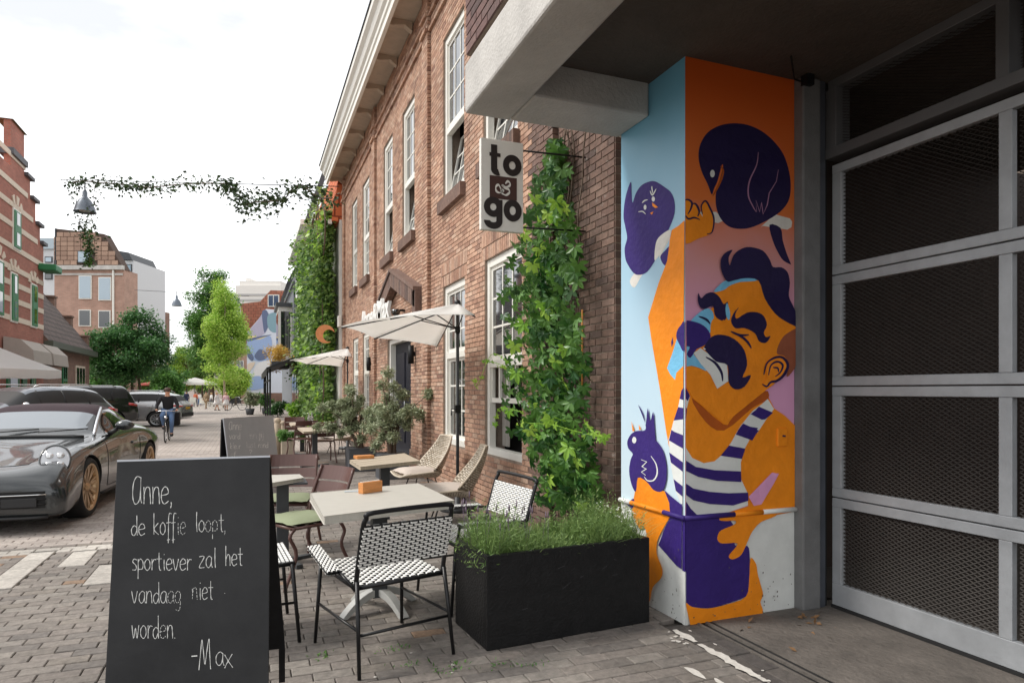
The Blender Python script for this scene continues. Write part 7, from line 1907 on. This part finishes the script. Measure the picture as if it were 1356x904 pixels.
def person(label,loc,rz,J,top,bot,hair,group=None,sub=1,skirt=False,shoes=None):
    """J: dict of joint positions; faces local -Y"""
    t=empty('person',loc,rz,label,'person',group); V=lambda k:Vector(J[k])
    ks=['pelvis','waist','chest','neck','head','crown','lsh','lel','lwr','lha','rsh','rel','rwr','rha','lhip','lkn','lan','lto','rhip','rkn','ran','rto']
    rad={'pelvis':.135,'waist':.115,'chest':.135,'neck':.05,'head':.088,'crown':.075,'lsh':.058,'lel':.042,'lwr':.03,'lha':.033,'rsh':.058,'rel':.042,'rwr':.03,'rha':.033,'lhip':.085,'lkn':.058,'lan':.04,'lto':.035,'rhip':.085,'rkn':.058,'ran':.04,'rto':.035}
    E_=[('pelvis','waist'),('waist','chest'),('chest','neck'),('neck','head'),('head','crown'),('chest','lsh'),('lsh','lel'),('lel','lwr'),('lwr','lha'),('chest','rsh'),('rsh','rel'),('rel','rwr'),('rwr','rha'),('pelvis','lhip'),('lhip','lkn'),('lkn','lan'),('lan','lto'),('pelvis','rhip'),('rhip','rkn'),('rkn','ran'),('ran','rto')]
    ix={k:i for i,k in enumerate(ks)}
    skinned('body',[(V(k),rad[k]*.9) for k in ks],[(ix[a],ix[b]) for a,b in E_],M_skin,t,sub)
    kt=['pelvis','waist','chest','neck','lsh','lel','lwr','rsh','rel','rwr']; it={k:i for i,k in enumerate(kt)}
    skinned('jacket',[((V(k) if k!='neck' else V(k)-Vector((0,0,.03))),rad[k]*1.24 if k!='neck' else .062) for k in kt],[(it[a],it[b]) for a,b in E_ if a in it and b in it],top,t,sub)
    kb=['pelvis','lhip','lkn','lan','rhip','rkn','ran']; ib={k:i for i,k in enumerate(kb)}
    if skirt:
        p=V('pelvis'); g=MB(); g.lathe([(.15,p.z+.12),(.2,p.z-.1),(.27,.42),(.25,.42)],12); g.v=[(a+p.x,b+p.y,c) for a,b,c in g.v]; g.build('skirt',bot,t)
    else: skinned('trousers',[(V(k),rad[k]*1.13) for k in kb],[(ib[a],ib[b]) for a,b in E_ if a in ib and b in ib],bot,t,sub)
    h=V('head'); cr=V('crown'); g=MB(); g.lathe([(0,.10),(.06,.09),(.095,.05),(.102,.0),(.09,-.02)],14); g.v=[(a+h.x,b*1.0+h.y+.03,c+h.z+.03) for a,b,c in g.v]; g.smooth=True; g.build('hair',hair,t,smooth=True)
    for k,a in (('lan','lto'),('ran','rto')):
        g=MB(); p,q=V(k),V(a); g.tube([p+Vector((0,.04,-.03)),T(p,q,.5)+Vector((0,0,-.03)),q+Vector((0,-.03,-.01))],[.045,.05,.035],8); g.build('shoe',shoes or M_plas,t)
    return t
def walk(s=1,st=.25,h=1.72):
    k=h/1.72
    return {a:tuple(c*k for c in b) for a,b in dict(pelvis=(0,0,.93),waist=(0,0,1.1),chest=(0,-.01,1.32),neck=(0,0,1.47),head=(0,-.02,1.6),crown=(0,-.01,1.66),lsh=(.18,0,1.4),lel=(.24,s*.1,1.12),lwr=(.23,-.05+s*.1,.9),lha=(.22,-.08+s*.1,.82),rsh=(-.18,0,1.4),rel=(-.24,-s*.08,1.12),rwr=(-.23,-.12-s*.1,.9),rha=(-.22,-.15-s*.1,.82),
      lhip=(.09,0,.88),lkn=(.1,-.05-s*st*.4,.5),lan=(.1,-s*st,.09),lto=(.11,-s*st-.13,.035),rhip=(-.09,0,.88),rkn=(-.1,-.05+s*st*.3,.5),ran=(-.1,s*st,.1),rto=(-.11,s*st-.13,.035)).items()}
def cl(n,c): return mat('cloth_'+n,S(*c),.9,var=.08)
K_blk=cl('black',(30,30,34)); K_jean=cl('denim',(96,122,160)); K_wh=cl('white',(228,224,220)); K_pink=cl('pink',(226,186,190)); K_or=cl('orange',(206,112,80)); K_kh=cl('khaki',(150,128,100)); K_navy=cl('navy',(38,44,70)); K_gy=cl('grey',(128,128,132))
H_br=mat('hair_brown',S(70,48,34),.6); H_bl=mat('hair_blond',S(190,158,110),.6); H_dk=mat('hair_dark',S(34,26,24),.6)
# ---- cyclist riding towards the camera
base=G(219,586); BS=.90
bk=empty('bicycle',(base.x,base.y+.5,0),0,'dark city bicycle ridden towards the camera in the street','bicycle')
def bike(t,steer=0):
    for nm,y in (('front',-.55),('rear',.55)):
        w_=empty('wheel',(0,y,.35)); w_.parent=t; 
        g=MB(); g.tube([(0,.335*math.cos(a),.335*math.sin(a)) for a in np.linspace(0,2*math.pi,29)[:-1]],.018,6,closed=True); g.build('tyre',M_tyre,w_)
        g=MB(); g.tube([(0,.31*math.cos(a),.31*math.sin(a)) for a in np.linspace(0,2*math.pi,25)[:-1]],.01,5,closed=True)
        for k in range(14): a=2*math.pi*k/14; g.tube([(0,0,0),(0,.31*math.cos(a),.31*math.sin(a))],.002,3)
        g.build('rim',M_chrome,w_)
    f=MB(); bb=(0,.12,.30); hd=(0,-.33,.82); hd2=(0,-.37,.68); st=(0,.25,.78)
    f.tube([bb,hd2],.02,7); f.tube([bb,st],.018,7); f.tube([st,(0,-.33,.78)],.016,7); f.tube([bb,(0,.55,.35)],.012,6); f.tube([st,(0,.55,.35)],.01,6); f.tube([hd,(0,-.45,.55),(0,-.55,.35)],[.018,.016,.012],7); f.build('frame',M_plas,t)
    g=MB(); g.tube(smooth_poly([(-.30,-.12,.98),(-.27,-.25,1.0),(0,-.36,1.02),(.27,-.25,1.0),(.30,-.12,.98)],5,False),.012,7); g.tube([hd,(0,-.36,1.02)],.012,6); g.build('handlebar',M_chrome,t)
    g=MB(); g.lathe([(0,0),(.1,.0),(.09,.05),(0,.06)],12,(0,.28,.84)); g.tube([st,(0,.28,.84)],.014,6); g.build('saddle',M_plas,t)
    g=MB(); g.lathe([(0,-.04),(.05,-.03),(.05,.02),(0,.03)],12,(0,-.46,.80),'y'); g.build('lamp',M_chrome,t)
    g=MB(); g.tube([(.07,.12,.30),(.07,.0,.18),(.12,.0,.18)],.01,6); g.tube([(-.07,.12,.30),(-.07,.24,.42),(-.12,.24,.42)],.01,6); g.build('crank',M_chrome,t)
    g=MB(); g.grid([[(x,.35*1.06*math.cos(a)+.55,.35*1.06*math.sin(a)+.35) for x in (-.03,.03)] for a in np.linspace(R(10),R(170),14)]); g.build('mudguard',M_plas,t)
bike(bk); bk.scale=(BS,)*3
J=dict(pelvis=(0,.26,.98),waist=(0,.22,1.14),chest=(0,.12,1.36),neck=(0,.06,1.51),head=(0,.02,1.63),crown=(0,.03,1.69),lsh=(.19,.10,1.43),lel=(.30,-.02,1.2),lwr=(.30,-.16,1.04),lha=(.29,-.2,1.01),rsh=(-.19,.10,1.43),rel=(-.30,-.02,1.2),rwr=(-.30,-.16,1.04),rha=(-.29,-.2,1.01),
 lhip=(.09,.24,.95),lkn=(.14,-.12,.66),lan=(.12,.06,.27),lto=(.13,-.08,.22),rhip=(-.09,.24,.95),rkn=(-.14,-.2,.86),ran=(-.12,.22,.50),rto=(-.13,.08,.45))
J={k:tuple(c*BS for c in v) for k,v in J.items()}
cy=person('person in a black jacket and jeans riding a bicycle towards the camera',(bk.location.x,bk.location.y,0),0,J,K_blk,K_jean,H_br,sub=2)
h=Vector(J['head']); 
for sx in (-1,1): g=MB(); g.lathe([(0,0),(.011,0)],8,(h.x+sx*.032,h.y-.088,h.z+.015),'y'); g.build('eye',H_dk,cy)
g=MB(); g.obox((h.x,h.y-.095,h.z-.01),(.02,.03,.035)); g.build('nose',M_skin,cy); g=MB(); g.obox((h.x,h.y-.084,h.z-.05),(.045,.008,.01)); g.build('mouth',K_or,cy)
g=MB(); 
for sx in (-1,1): g.tube([(h.x+sx*.033+.026*math.cos(a),h.y-.096,h.z+.015+.02*math.sin(a)) for a in np.linspace(0,6.283,11)[:-1]],.004,4,closed=True)
g.build('glasses',K_blk,cy)
for s in (-1,1):
    for key in (('lha','lwr') if s>0 else ('rha','rwr'),):
        p=Vector(J[key[0]]); 
        for k in range(4):
            g=MB(); y0=(-.03+k*.02); g.tube([p+Vector((s*.01,y0,.015)),p+Vector((s*.0,y0-.012,.04)),p+Vector((-s*.02,y0-.015,.02)),p+Vector((-s*.02,y0-.01,-.015))],[.009,.008,.008,.007],5); g.build('finger',M_skin,cy)
g=MB(); g.box(.05,.27,.5,.95,.45,.85); g.box(-.27,-.05,.5,.95,.45,.85); g.box(-.05,.05,.5,.9,.75,.8); pb=g.build('pannier_bag',K_blk,loc=(bk.location.x,bk.location.y,0),bevel=.03); tag(pb,'black pannier bag hanging over the rear wheel of the ridden bicycle','bag')
# ---- people further down the street
for i,(u,v,ph_,h,tp,bt,hr,sk,lb) in enumerate((
 (247,538.5,1,1.78,K_navy,K_navy,H_dk,0,'person in navy clothes walking in the middle of the far street'),
 (231,537,1,1.7,K_blk,K_blk,H_dk,0,'person in black near the far parked cars'),
 (259,538,-1,1.7,K_or,K_gy,H_br,0,'person in an orange top among the far terrace'),
 (273,541,1,1.78,K_kh,K_kh,H_br,0,'person in khaki walking left of the lime tree trunk'),
 (287,543,-1,1.68,K_wh,K_wh,H_bl,1,'person in a white dress beside the lime tree'),
 (299.5,543.5,1,1.68,K_pink,K_wh,H_bl,1,'person in a pale pink top standing right of the lime tree trunk'),
 (264,537,1,1.6,K_wh,K_jean,H_br,0,'person in a white shirt and jeans in the far terrace'),
 (280,538,-1,1.6,K_wh,K_gy,H_bl,0,'person in white top and grey trousers behind the lime tree trunk'))):
    p=G(u,v); person(lb,(p.x,p.y,0),[0,.4,2.8,-.5,1.2,3.1,.3,2.][i],walk(ph_,.22,h*.80),tp,bt,hr,'people in the far street',1,bool(sk))
b2=empty('bicycle',G(311,543),R(70),'bicycle parked in front of the black shop front','bicycle'); bike(b2)
# seated terrace: white parasols and small tables far away
for i,(u,v,d,w_,m,lb) in enumerate(((258,517,74,1.9,M_canvas,'small white parasol in the far terrace, behind the walking people'),(214,513,88,2.6,mat('red_canvas',S(214,110,100),.8),'red parasol far down the street left of the cyclist'),(237,516,95,2.2,mat('orange_canvas',S(232,176,120),.8),'pale orange parasol far down the street'))):
    p=at(u,v,d); t=empty('far_parasol',(p.x,p.y,0),R(15),lb,'parasol','far terrace parasols'); g=MB(); z=2.35; g.add([(-w_,-w_,z),(w_,-w_,z),(w_,w_,z),(-w_,w_,z),(0,0,z+.6),(-w_,-w_,z-.2),(w_,-w_,z-.2),(w_,w_,z-.2),(-w_,w_,z-.2)],[(0,1,4),(1,2,4),(2,3,4),(3,0,4),(5,6,1,0),(6,7,2,1),(7,8,3,2),(8,5,0,3)]); g.build('canopy',m,t); g=MB(); g.tube([(0,0,0),(0,0,z+.5)],.04,6); g.build('pole',M_anth,t)
for i,(u,v) in enumerate(((268,541),(276,539),(292,541),(255,539),(284,540.5))):
    p=G(u,v); t=empty('far_chair',p,i*1.1,['white chair left of the khaki walker','white chair behind the khaki walker','white chair by the lime tree trunk','white chair left end of the far terrace','white chair between the far walkers'][i]+', far terrace','chair','far terrace chairs')
    g=MB(); g.box(-.24,.24,-.24,.24,.43,.47); g.build('seat',M_white,t); g=MB(); g.box(-.24,.24,.22,.25,.47,.9); g.build('backrest',M_white,t)
    for sx in (-1,1):
        for sy in (-1,1): g=MB(); g.box(sx*.22-.015,sx*.22+.015,sy*.22-.015,sy*.22+.015,0,.43); g.build('leg',M_white,t)
# haze box
